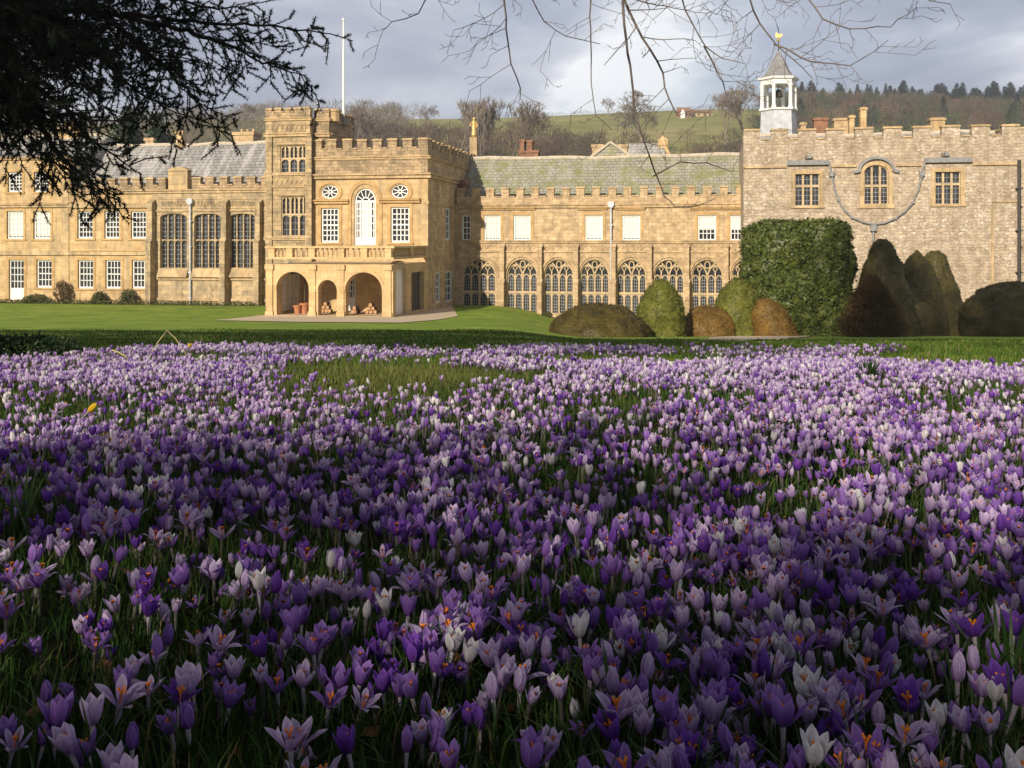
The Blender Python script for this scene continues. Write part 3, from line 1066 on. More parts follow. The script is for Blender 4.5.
# ---------- the tower
def build_tower():
    vb, vt = V_SAL - 0.35, V_SAL + 0.35         # bay front and tower body front
    Pb, Pt = Front(vb), Front(vt)
    u = lambda px: U(px, vb)
    z = lambda py, px: Z(py, px, vb)
    ul, ur = u(265.5), u(310)
    body_r = U(329, vt)
    vback = V_for(355, body_r)
    t = house_thing('battlemented_tower', 'tall square battlemented tower with a stacked mullioned bay, at the left of the saloon block', 'building', (ul + ur) / 2, vb, 0)
    ztop, zcr = z(108, 290), z(112.5, 290)
    zs1, zs2 = z(120.5, 290), z(136.5, 290)
    holes, W_ = [], []
    for (x0, x1, y0, y1, yt) in ((280.3, 306.3, 145.5, 172.7, 158.5), (281.2, 307, 196.5, 236, 214.5)):
        c = (x0 + x1) / 2
        r = (u(x0), u(x1), z(y1, c), z(y0, c))
        holes.append(rect(*r))
        W_.append((r, z(yt, c)))
    MB().wall(Pb, rect(ul, ur, -0.8, zs1), holes, 0.9 + 0.3, 0.3).build('bay', M['towerstone'], t)
    for r, zt in W_:
        w = mullioned(t, Pb, rect(*r), *r, 3, [zt], bw=0.13, d=0.14, leads=3, mat=M['tracery'])
        # narrow upper lights
        mb = MB()
        for i in range(3):
            x = r[0] + (r[1] - r[0]) * (i + 0.5) / 3
            mb.box(Pb, x - 0.05, x + 0.05, zt, r[3], 0.11, 0.23)
        mb.build('mullion', M['tracery'], w)
    bd = MB()
    vs = [(ul + 0.05, vt, -0.8), (body_r, vt, -0.8), (body_r, vback, -0.8), (ul + 0.05, vback, -0.8)]
    bd.add(vs + [(a, b, zs1) for a, b, _ in vs], [(0, 1, 5, 4), (1, 2, 6, 5), (2, 3, 7, 6), (3, 0, 4, 7), (4, 5, 6, 7), (3, 2, 1, 0)])
    bd.build('wall', M['towerstone'], t)
    sc_ = Sep('string_course', M['trim'], t)
    for zz, h, pr in ((zs1, 0.2, 0.15), (zs2, 0.28, 0.22), (z(175.5, 290), 0.2, 0.12), (z(187.5, 290), 0.2, 0.15), (z(240, 290), 0.22, 0.15)):
        mould(sc_, Pb, ul - 0.1, ur + 0.1, zz, h, pr)
        if zz > z(140, 290):
            mould(sc_, Pt, ur + 0.11, body_r + 0.1, zz, h, pr)
            mould(sc_, Side(body_r), vt + 0.05, vback, zz, h, pr)
    # window labels
    for r, zt in W_:
        sc_.box(Pb, r[0] - 0.2, r[1] + 0.2, r[3] + 0.06, r[3] + 0.2, -0.1, 0.05)
        sc_.box(Pb, r[0] - 0.2, r[1] + 0.2, r[2] - 0.16, r[2] - 0.02, -0.1, 0.05)
    cv = MB()
    rr = random.Random(8)
    for (y0, y1) in ((134, 122.5), (186, 177.5)):
        f0, f1 = z(y0, 290), z(y1, 290)
        for k in range(7):
            c = u(272) + (u(306) - u(272)) * (k + 0.5) / 7
            cv.ribbon(Pb, oval(c, (f0 + f1) / 2, 0.17, (f1 - f0) * 0.32, 8), 0.06, -0.05, 0.02, True)
    cv.build('carved_panel', M['towerstone'], t)
    # corner shafts of the bay
    sh = Sep('corner_shaft', M['towerstone'], t)
    for px in (269.5, 309):
        sh.box(Pb, u(px) - 0.22, u(px) + 0.22, -0.8, zs2 - 0.02, -0.12, 0.02)
    zb = zs1 + 0.2
    battlement(t, Pb, ul, ur, zb, zcr, ztop, 0.62, 0.26, 0.4)
    battlement(t, Pt, ur + 0.02, body_r, zb, zcr, ztop, 0.62, 0.26, 0.4)
    battlement(t, Side(body_r), vt + 0.42, vback, zb, zcr, ztop, 0.62, 0.26, 0.4)
    battlement(t, Front(vback - 0.4), ul, body_r - 0.41, zb, zcr, ztop, 0.62, 0.26, 0.4)
    battlement(t, Side(ul + 0.45), vt + 0.4, vback - 0.45, zb, zcr, ztop, 0.62, 0.26, 0.4)
    # stair turret stump at the corner of the roof
    st = MB()
    st.lathe((U(334, vt + 0.6), vt + 0.6, zb - 0.2), [(0.42, 0), (0.42, ztop - zb), (0.47, ztop - zb + 0.02), (0.47, ztop - zb + 0.16), (0.2, ztop - zb + 0.25)], 10)
    st.build('stair_turret', M['gold'], t)
    # flagpole
    vf = (vt + vback) / 2
    a = U(343.5, vf)
    f = house_thing('flagpole', 'tall white flagpole without a flag on the battlemented tower', 'flagpole', a, vf, zs1)
    zp0, zp1 = zs1 + 0.01, Z(21, 343.5, vf)
    MB().tube([(a, vf, zp0), (a, vf, zp0 + 4), (a, vf, zp1)], [0.10, 0.085, 0.055], 8).build('pole', M['white'], f)
    MB().lathe((a, vf, zp1 - 0.01), [(0.03, 0), (0.10, 0.06), (0.11, 0.12), (0.07, 0.2), (0.01, 0.24)], 10).build('truck', M['white'], f)
    MB().lathe((a, vf, zp0 - 0.01), [(0.3, 0), (0.3, 0.12), (0.16, 0.18), (0.15, 0.6), (0.11, 0.62)], 8).build('socket', M['lead'], f)


# ---------- the saloon block
def build_saloon():
    v = V_SAL
    P = Front(v)
    u = lambda px: U(px, v)
    z = lambda py, px: Z(py, px, v)
    ul, ur = u(312.5), U_SAL_R
    S = Side(ur)
    vback = V_for(478, ur)
    t = house_thing('saloon_block', 'golden battlemented saloon block with one tall arched window between two white sash windows', 'building', (ul + ur) / 2, v, 0)
    zt = z(159.5, 370)
    holes = []
    sl = (u(321.2), u(338.8), z(242.5, 330), z(208, 330))
    sr = (u(390.8), u(409.6), z(242.5, 400), z(207, 400))
    holes += [rect(*sl), rect(*sr)]
    ca = (u(354.6), u(375.6), z(245, 365), z(201.5, 365), z(188.3, 365))
    oc = arch(*ca, 14)
    holes.append(oc)
    ov = [oval(u(329.6), z(191.8, 330), 0.60, 0.46, 20), oval(u(399.6), z(191.4, 400), 0.60, 0.46, 20)]
    holes += ov
    MB().wall(P, rect(ul, ur, -0.8, zt), holes, 0.6, 0.3).build('wall', M['gold'], t)
    # attic storey of rough stone above the cornice, 50 mm proud of the ashlar
    zc0 = z(178.5, 370)
    MB().box(P, ul, ur - 0.003, zc0 + 0.35, zt, -0.05, 0.0).build('attic_facing', M['parapetstone'], t)
    # side wall facing the cloister garden, and back
    ushut = lambda vv, zz: (vv, zz)
    sh = []
    side_w = []
    for (x0, x1, y0, y1) in ((445.5, 450.5, 208, 240), (435.5, 440.5, 272, 303), (445.5, 452.5, 271, 302)):
        v0, v1 = V_for(x0, ur), V_for(x1, ur)
        dm = depth(ur, (v0 + v1) / 2)
        r = (v0, v1, EYE - (y1 - HY) / FPX * dm, EYE - (y0 - HY) / FPX * dm)
        sh.append(rect(*r))
        side_w.append(r)
    MB().wall(S, rect(v + 0.604, vback, -1.4, zt), sh, 0.6, 0.3).build('side_wall', M['cloister'], t)
    bk = MB()
    bk.box(Front(vback - 0.01), ul, ur - 0.61, 0, zt, -0.5, 0)
    bk.box(Side(ul + 0.6), v + 0.61, vback - 0.6, 0, zt, 0.0, 0.6)
    bk.build('back_wall', M['parapetstone'], t)
    for r in (sl, sr):
        sash(t, P, *r, 4, 6, d=0.14, bw=0.065)
    for r in side_w:
        sash(t, S, *r, 2, 4, d=0.12)
    # the arched window
    a0, a1, b0, bs, b1 = ca
    d = 0.14
    m = MB()
    m.ribbon(P, oc, 0.2, d - 0.05, d + 0.08, True)
    m.box(P, a0, a1, bs - 0.08, bs + 0.08, d - 0.054, d + 0.084)
    c = (a0 + a1) / 2
    rr_ = (a1 - a0) / 2
    for k in range(1, 6):
        an = math.pi * k / 6
        m.ribbon(P, [(c + 0.24 * math.cos(an), bs + 0.24 * math.sin(an)), (c + rr_ * 0.97 * math.cos(an), bs + (b1 - bs) * 0.97 * math.sin(an))], 0.055, d, d + 0.05)
    m.ribbon(P, head(c - 0.27, c + 0.27, bs, bs + 0.27, 8), 0.07, d - 0.003, d + 0.053)
    iw = (a1 - a0)
    for f_ in (0.24, 0.76):
        m.box(P, a0 + iw * f_ - 0.05, a0 + iw * f_ + 0.05, b0, bs, d - 0.02, d + 0.06)
    for f_ in (0.12, 0.41, 0.5, 0.59, 0.88):
        m.box(P, a0 + iw * f_ - 0.028, a0 + iw * f_ + 0.028, b0, bs, d, d + 0.05)
    for j in range(1, 6):
        zz = b0 + (bs - b0) * j / 6
        m.box(P, a0, a1, zz - 0.03, zz + 0.03, d - 0.003, d + 0.053)
    m.box(P, a0, a1, b0, b0 + 0.45, d - 0.03, d + 0.055)
    w = m.build('window', M['white'], t)
    w['label'] = 'tall arched white window with a fan light'
    pane(P, oc, d + 0.058, w)
    mb = MB().box(P, a0 + iw * 0.29, a0 + iw * 0.71, b0 + 0.3, bs - 0.1, d + 0.02, d + 0.045)
    mb.build('blind', M['blind'], w)
    for o in ov:
        cx_, cz_ = sum(p[0] for p in o) / len(o), sum(p[1] for p in o) / len(o)
        m = MB()
        m.ribbon(P, o, 0.15, d - 0.05, d + 0.08, True)
        m.ribbon(P, oval(cx_, cz_, 0.12, 0.1, 10), 0.07, d - 0.01, d + 0.055, True)
        for k in range(8):
            an = 2 * math.pi * (k + 0.5) / 8
            m.ribbon(P, [(cx_ + 0.13 * math.cos(an), cz_ + 0.11 * math.sin(an)), (cx_ + 0.58 * math.cos(an), cz_ + 0.44 * math.sin(an))], 0.06, d, d + 0.05)
        w = m.build('oval_window', M['white'], t)
        pane(P, o, d + 0.058, w)
    tr = Sep('window_surround', M['surround'], t)
    for r in (sl, sr):
        surround(tr, P, *r, 0.22, 0.05)
        mould(tr, P, r[0] - 0.75, r[1] + 0.75, r[3] + 0.28, 0.3, 0.3)
    for o in ov:
        cx_, cz_ = sum(p[0] for p in o) / len(o), sum(p[1] for p in o) / len(o)
        tr.ribbon(P, oval(cx_, cz_, 0.80, 0.64, 22), 0.2, -0.07, 0.05, True)
    tr.ribbon(P, head(a0 - 0.35, a1 + 0.35, bs, b1 + 0.42, 14), 0.24, -0.08, 0.05)
    tr.box(P, a0 - 0.47, a0 - 0.23, b0, bs, -0.07, 0.05)
    tr.box(P, a1 + 0.23, a1 + 0.47, b0, bs, -0.07, 0.05)
    sc_ = Sep('string_course', M['trim'], t)
    mould(sc_, P, ul, ur + 0.25, zc0, 0.36, 0.32)
    mould(sc_, S, v + 0.02, vback, zc0, 0.36, 0.32)
    mould(sc_, P, ul, ur + 0.2, zt, 0.22, 0.2)
    mould(sc_, S, v + 0.02, vback, zt, 0.22, 0.2)
    zl = z(202.5, 420)
    sc_.box(P, u(411) + 0.9, ur + 0.06, zl - 0.1, zl + 0.1, -0.06, 0.05)
    sc_.box(S, v + 0.02, 0, zl - 0.1, zl + 0.1, -0.06, 0.05)
    sc_.box(P, u(377) + 0.5, u(383), zl - 0.1, zl + 0.1, -0.06, 0.05)
    zb = zt + 0.22
    zc, zm = z(149, 370), z(138.8, 370)
    battlement(t, P, ul, ur, zb, zc, zm, 14.3 * 0.0685, 6.2 * 0.0685)
    battlement(t, S, v + 0.46, vback, zb, zc, zm, 1.05, 0.45)
    # rear extension with its own pair of merlons, and the flat lead roof
    v2 = V_for(497, ur)
    ex = MB()
    ex.box(S, vback + 0.02, v2, 0, zt - 0.4, 0.0, 4.0)
    ex.build('rear_wall', M['parapetstone'], t)
    battlement(t, S, vback + 0.02, v2, zt - 0.4, zc - 0.5, zm - 0.6, 1.1, 0.45)
    MB().box(Side(ur - 0.62), v + 0.62, vback - 0.62, zt - 0.6, zt - 0.45, 0.0, ur - ul - 1.3).build('roof', M['lead'], t)
    # chimney breast on the side, over the cloister roof
    ch = MB()
    ch.box(S, V_for(458, ur), V_for(471, ur), Z(235, 455, 0), z(173, 428) - 0.3, -0.5, 0.02)
    ch.box(S, V_for(457, ur), V_for(472, ur), z(173, 428) - 0.3, z(173, 428), -0.6, 0.02)
    ch.build('chimney_breast', M['brickred'], t)
    # gilded statue on the roof
    vs_ = V_for(474, ur - 0.25)
    a = ur - 0.25
    st = house_thing('statue', 'small golden standing statue on the corner of the saloon battlements', 'statue', a, vs_, zm)
    s = EYE - (137.5 - HY) / FPX * depth(a, vs_)
    h = (137.5 - 117) / FPX * depth(a, vs_)
    MB().box(Front(vs_), a - 0.3, a + 0.3, zm - 0.05, s, -0.3, 0.3).build('plinth', M['trim'], st)
    b = MB()
    b.lathe((a, vs_, s), [(0.24, 0), (0.22, 0.15 * h), (0.19, 0.35 * h), (0.21, 0.5 * h), (0.17, 0.6 * h), (0.22, 0.72 * h), (0.2, 0.79 * h), (0.08, 0.83 * h), (0.085, 0.86 * h), (0.12, 0.92 * h), (0.09, 0.98 * h), (0.02, h)], 12)
    b.tube([(a - 0.19, vs_ - 0.02, s + 0.76 * h), (a - 0.3, vs_ - 0.1, s + 0.6 * h), (a - 0.14, vs_ - 0.22, s + 0.54 * h)], [0.065, 0.055, 0.045], 6)
    b.tube([(a + 0.19, vs_ - 0.02, s + 0.76 * h), (a + 0.29, vs_ - 0.05, s + 0.58 * h), (a + 0.25, vs_ - 0.16, s + 0.44 * h)], [0.065, 0.055, 0.045], 6)
    b.build('figure', M['gilt'], st, smooth=True)


# ---------- the porch: three arches below a balustraded balcony
def build_porch():
    v = V_POR
    P = Front(v)
    u = lambda px: U(px, v)
    z = lambda py, px: Z(py, px, v)
    ul, ur = u(267), U_SAL_R
    S = Side(ur)
    t = house_thing('arcaded_porch', 'pale stone porch with three round arches below a balustraded balcony', 'porch', (ul + ur) / 2, v, 0)
    zc = z(264.3, 330)
    zf = g1(*W(u(330), v, 0).xy) + 0.05
    arches = [(u(276.6), u(309), zf + 0.02, z(289, 292), z(271.8, 292)), (u(318.2), u(336.8), zf + 0.02, z(290, 327), z(280, 327)), (u(345.5), u(382), zf + 0.02, z(290.5, 363), z(272.4, 363))]
    out = [(ul, -0.8), (ur, -0.8), (ur, zc), (ul, zc)]
    MB().wall(P, out, [arch(*a, 16) for a in arches], 0.55, through=True).build('arcade_wall', M['porchstone'], t)
    vs0, vs1 = V_for(396, ur), V_for(406.5, ur)
    sa = arch(vs0, vs1, zf + 0.02, zf + 2.55, zf + 3.3, 12)
    vs2, vs3 = V_for(411.5, ur), V_for(424, ur)
    sb = rect(vs2, vs3, zf + 0.02, zf + 2.5)
    MB().wall(S, rect(v + 0.554, V_SAL - 0.01, -1.0, zc), [sa, sb], 0.5, through=True).build('side_wall', M['porchstone'], t)
    d = MB()
    d.box(S, vs0 + 0.01, vs1 - 0.01, zf + 0.03, zf + 2.6, 0.25, 0.3)
    for k in range(4):
        d.box(S, vs0 + 0.02, vs1 - 0.02, zf + 0.2 + k * 0.6, zf + 0.28 + k * 0.6, 0.22, 0.26)
    d.prism(S, [(p[0], p[1]) for p in head(vs0 + 0.02, vs1 - 0.02, zf + 2.6, zf + 3.25, 10)], 0.25, 0.3)
    dd = d.build('door', M['white'], t)
    dd['label'] = 'white arched side door'
    MB().box(S, vs2 + 0.01, vs3 - 0.01, zf + 0.03, zf + 2.48, 0.3, 0.36).build('dark_opening_panel', M['iron'], t)  # near-black panel closing the dark opening in the side wall
    # inside: back wall, left wall, ceiling, floor
    vb = v + 4.3
    B = Front(vb)
    dr = (U(346.5, vb), U(355.5, vb), zf + 0.02, zf + 2.55)
    MB().wall(B, rect(ul + 0.56, ur - 0.51, -0.8, zc - 0.31), [rect(*dr)], 0.5, 0.2).build('inner_wall', M['porchstone'], t)
    E = Side(ul + 0.55)
    fr = arch(v + 0.95, v + 3.75, zf + 0.2, zf + 2.3, zf + 3.05, 12)
    MB().wall(E, rect(v + 0.56, vb - 0.003, -0.8, zc - 0.31), [fr], 0.53, 0.2).build('end_wall', M['porchstone'], t)
    MB().box(Front(vb + 0.51), ul + 0.02, ul + 0.5, -0.8, zc - 0.31, 0, V_SAL - vb - 0.6).build('rear_end_wall', M['porchstone'], t)
    fm = MB()
    fm.box(Front(v + 0.56), ul + 0.002, ur - 0.52, -0.5, zf, -1.2, V_SAL - v - 0.6)
    fm.build('paving', M['gravel'], t)
    # French window in the left end wall
    m = MB()
    d_ = 0.08
    a0, a1 = v + 0.95, v + 3.75
    m.ribbon(E, fr, 0.24, d_ - 0.05, d_ + 0.08, True)
    m.box(E, a0, a1, zf + 2.22, zf + 2.4, d_ - 0.054, d_ + 0.084)
    for i in range(1, 4):
        x = a0 + (a1 - a0) * i / 4
        m.box(E, x - (0.12 if i == 2 else 0.06), x + (0.12 if i == 2 else 0.06), zf + 0.2, zf + 2.95, d_, d_ + 0.05)
    for j in range(1, 5):
        zz = zf + 0.2 + 2.1 * j / 5
        m.box(E, a0, a1, zz - 0.035, zz + 0.035, d_ - 0.003, d_ + 0.053)
    m.ribbon(E, head(a0 + 0.5, a1 - 0.5, zf + 2.3, zf + 2.75, 8), 0.1, d_ - 0.006, d_ + 0.056)
    w = m.build('french_window', M['white'], t)
    pane(E, fr, d_ + 0.058, w)
    MB().box(E, a0 + 0.2, a1 - 0.2, zf + 0.3, zf + 2.2, d_ + 0.015, d_ + 0.045).build('blind', M['blind'], w)
    m = MB()
    a0, a1, b0, b1 = dr
    m.box(B, a0, a0 + 0.1, b0, b1, 0.05, 0.15)
    m.box(B, a1 - 0.1, a1, b0, b1, 0.05, 0.15)
    m.box(B, a0 + 0.1, a1 - 0.1, b1 - 0.1, b1, 0.05, 0.15)
    m.box(B, a0 + 0.1, a1 - 0.1, b0, b0 + 0.85, 0.06, 0.15)
    for i in (1, 2):
        m.box(B, a0 + (a1 - a0) * i / 3 - 0.03, a0 + (a1 - a0) * i / 3 + 0.03, b0 + 0.85, b1 - 0.1, 0.07, 0.12)
    for j in (1, 2, 3):
        m.box(B, a0 + 0.1, a1 - 0.1, b0 + 0.85 + j * 0.4 - 0.03, b0 + 0.85 + j * 0.4 + 0.03, 0.067, 0.123)
    w = m.build('door', M['white'], t)
    pane(B, rect(a0 + 0.1, a1 - 0.1, b0 + 0.85, b1 - 0.1), 0.125, w)
    # cornice, pilasters
    c = MB()
    for (h0, h1, pr) in ((0.0, 0.12, 0.1), (0.12, 0.22, 0.2), (0.22, 0.30, 0.30)):
        c.box(P, ul - pr, ur + pr, zc + h0, zc + h1, -pr, 0.4)
        c.box(S, v + 0.41, V_SAL - 0.02, zc + h0, zc + h1, -pr, 0.4)
    c.box(P, ul, ur, z(268.3, 330) - 0.04, z(268.3, 330), -0.06, 0.02)
    pl = MB()
    for px in (269.8, 312.5, 341, 388):
        a = u(px)
        pl.box(P, a - 0.2, a + 0.2, -0.8, zc - 0.33, -0.09, 0.02)
        pl.box(P, a - 0.27, a + 0.27, zc - 0.33, zc - 0.02, -0.16, 0.02)
        pl.box(P, a - 0.25, a + 0.25, -0.8, zf + 0.25, -0.14, 0.02)
    for a in arches:
        pl.ribbon(P, [(p[0], p[1]) for p in head(a[0] - 0.1, a[1] + 0.1, a[3], a[4] + 0.1, 16)], 0.18, -0.05, 0.02)
    pl.build('pilaster', M['porchstone'], t)
    # balcony slab, balustrade
    zt = z(246.2, 330)
    zk = zc + 0.30
    bs_ = MB()
    bs_.box(P, ul + 0.01, ur - 0.01, zc - 0.3, zc - 0.001, 0.56, V_SAL - v - 0.012)
    bs_.build('balcony_slab', M['trim'], t)
    b = MB()
    b.box(P, ul - 0.05, ur + 0.05, zk, zk + 0.12, -0.06, 0.34)
    b.box(P, ul - 0.1, ur + 0.1, zt - 0.12, zt, -0.1, 0.36)
    b.box(S, v + 0.37, V_SAL - 0.02, zk, zk + 0.12, -0.06, 0.34)
    b.box(S, v + 0.37, V_SAL - 0.02, zt - 0.12, zt, -0.1, 0.36)
    piers = [ul + 0.3, u(289.5) , u(311.8), u(341), u(364) , ur - 0.3]
    for a in piers:
        b.box(P, a - 0.2, a + 0.2, zk + 0.12, zt - 0.12, -0.05, 0.32)
    sp = [v + 0.3, v + (V_SAL - v) * 0.5, V_SAL - 0.35]
    for a in sp[1:]:
        b.box(S, a - 0.28, a + 0.28, zk + 0.12, zt - 0.12, -0.05, 0.32)
    bal = b.build('balustrade', M['porchstone'], t)
    hb = zt - 0.12 - zk - 0.12
    base = BASE[bal.name]
    proto = None

    def put(uu, vv):
        nonlocal proto
        if proto is None:
            k = MB()
            k.lathe((base.x, base.y, base.z), [(0.09, 0), (0.09, 0.05 * hb), (0.05, 0.1 * hb), (0.105, 0.34 * hb), (0.095, 0.45 * hb), (0.045, 0.72 * hb), (0.05, 0.86 * hb), (0.09, 0.92 * hb), (0.09, hb)], 8)
            proto = k.build('baluster', M['porchstone'], bal, smooth=True)
            o = proto
        else:
            o = proto.copy()
            COL.objects.link(o)
        o.location = (uu - base.x, vv - base.y, zk + 0.12 - base.z)

    for p, q in zip(piers, piers[1:]):
        n = max(2, round((q - p - 0.4) / 0.30))
        for i in range(n):
            put(p + 0.2 + (q - p - 0.4) * (i + 0.5) / n, v + 0.14)
    for p, q in zip(sp, sp[1:]):
        n = round((q - p - 0.4) / 0.30)
        for i in range(n):
            put(ur - 0.14, p + 0.2 + (q - p - 0.4) * (i + 0.5) / n)
    # pots with clipped plants in the left bay
    for k, (px, r, lab) in enumerate(((297.5, 0.26, 'smaller terracotta pot in the left arch of the porch'), (304.5, 0.32, 'larger terracotta pot with a tall stem in the left arch of the porch'))):
        vv = v + 1.5 + 0.3 * k
        a = U(px, vv)
        p = house_thing('terracotta_pot', lab, 'plant pot', a, vv, zf, group='terracotta pots in the porch')
        h = r * 2.0
        MB().lathe((a, vv, zf), [(r * .66, 0), (r * .9, h * .82), (r * 1.08, h * .84), (r * 1.08, h), (r * .88, h), (r * .82, h * .88)], 16).build('pot', M['terracotta'], p, smooth=False)
        s_ = MB()
        top = zf + h + (1.0 if k == 0 else 1.7)
        s_.tube([(a, vv, zf + h * .85), (a + 0.03, vv, (zf + h + top) / 2), (a - 0.02, vv, top)], [0.035, 0.028, 0.015], 6)
        rr = random.Random(k)
        for q in range(7):
            z0 = zf + h + (top - zf - h) * (0.35 + 0.1 * q)
            an = rr.uniform(0, 6.28)
            s_.tube([(a, vv, z0), (a + 0.2 * math.cos(an), vv + 0.2 * math.sin(an), z0 + 0.18), (a + 0.26 * math.cos(an), vv + 0.26 * math.sin(an), z0 + 0.4)], [0.014, 0.01, 0.004], 4)
        s_.build('plant', M['bark'], p)
    # firewood
    proto = None
    rr = random.Random(5)
    n = 0
    for (px0, px1, rows, vv) in ((321, 336, 4, v + 2.6), (352, 361, 3, v + 2.4), (366, 381, 5, v + 2.2)):
        a0, a1 = U(px0, vv), U(px1, vv)
        r = 0.125
        for j in range(rows):
            k = int((a1 - a0) / (2 * r)) - j
            for i in range(max(0, k)):
                aa = a0 + r * (1 + j) + 2 * r * i
                zz = zf + r + j * r * 1.74
                if proto is None:
                    e = thing('firewood_log', 'cut firewood log with a pale sawn end, stacked inside the porch arches', 'log', group='firewood logs in the porch')
                    m = MB()
                    m.tube([(0, -0.22, 0), (0, 0.0, 0.006), (0, 0.22, 0)], [r * .97, r, r * .95], 9, cap=False)
                    m.build('bark', M['bark'], e)
                    m = MB()
                    m.tube([(0, -0.224, 0), (0, -0.215, 0)], [r * .96, r * .96], 9)
                    m.build('sawn_end', M['logend'], e)
                    proto = e
                    o = e
                else:
                    o = dup(proto)
                o.location = W(aa, vv + rr.uniform(-0.05, 0.05), zz)
                o.rotation_euler = (0, rr.uniform(0, 6), -TH + rr.uniform(-0.12, 0.12))
    return zf


# ---------- cloister range
def gothic(t, P, a0, a1, b0, zt, bs, b1, mat, small_leads=4):
    outl = arch(a0, a1, b0, bs, b1, 18)
    d = 0.22
    m = MB()
    bw = 0.13
    m.ribbon(P, outl, 0.17, d - 0.06, d + 0.1, True)
    wv = a1 - a0
    for i in range(1, 4):
        x = a0 + wv * i / 4
        m.box(P, x - bw / 2, x + bw / 2, b0, bs, d - 0.03 - (0.02 if i == 2 else 0), d + 0.1)
    m.box(P, a0, a1, zt - 0.08, zt + 0.08, d - 0.046, d + 0.104)
    c = (a0 + a1) / 2
    H_ = b1 - bs
    # two sub-arches, each over two lights, leaning into the crown
    for s0, s1 in ((a0, c), (c, a1)):
        m.ribbon(P, head(s0 + 0.03, s1 - 0.03, bs, bs + H_ * 0.66, 10), 0.1, d - 0.03, d + 0.08)
        q = (s0 + s1) / 2
        m.ribbon(P, [(q, bs), (q, bs + H_ * 0.32)], 0.09, d - 0.02, d + 0.07)
        m.ribbon(P, [(q, bs + H_ * 0.30), (q - wv * .07, bs + H_ * 0.46), (q, bs + H_ * .62), (q + wv * .07, bs + H_ * .46)], 0.075, d - 0.025, d + 0.075, True)
        for k in (0, 1):
            l0 = s0 + (s1 - s0) * k / 2
            l1 = l0 + (s1 - s0) / 2
            m.ribbon(P, head(l0 + 0.05, l1 - 0.05, bs - 0.22, bs + 0.12, 8), 0.075, d - 0.015, d + 0.065)
            m.ribbon(P, head(l0 + 0.05, l1 - 0.05, zt - 0.32, zt - 0.08, 8), 0.065, d - 0.012, d + 0.062)
    # the big Y in the crown with soufflets
    m.ribbon(P, [(c, bs + H_ * 0.12), (c - wv * 0.10, bs + H_ * 0.55), (c - wv * 0.24, bs + H_ * 0.80)], 0.1, d - 0.035, d + 0.085)
    m.ribbon(P, [(c, bs + H_ * 0.12), (c + wv * 0.10, bs + H_ * 0.55), (c + wv * 0.24, bs + H_ * 0.80)], 0.1, d - 0.035, d + 0.085)
    m.ribbon(P, oval(c, bs + H_ * 0.70, wv * 0.085, H_ * 0.2, 10), 0.08, d - 0.03, d + 0.08, True)
    m.ribbon(P, [(c, bs + H_ * 0.9), (c, b1)], 0.08, d - 0.02, d + 0.07)
    w = m.build('traceried_window', mat, t)
    pane(P, outl, d + 0.105, w)
    lb = MB()
    for k in range(1, 2 * small_leads + 4):
        zz = b0 + (bs - b0) * k / (2 * small_leads + 4)
        lb.box(P, a0 + 0.06, a1 - 0.06, zz - 0.018, zz + 0.018, d + 0.07, d + 0.1)
    for i in range(4):
        for f_ in (0.36, 0.64):
            x = a0 + wv * (i + f_) / 4
            lb.box(P, x - 0.016, x + 0.016, b0 + 0.05, bs + H_ * 0.1, d + 0.068, d + 0.098)
    lb.build('leading', M['lead'], w)
    return outl


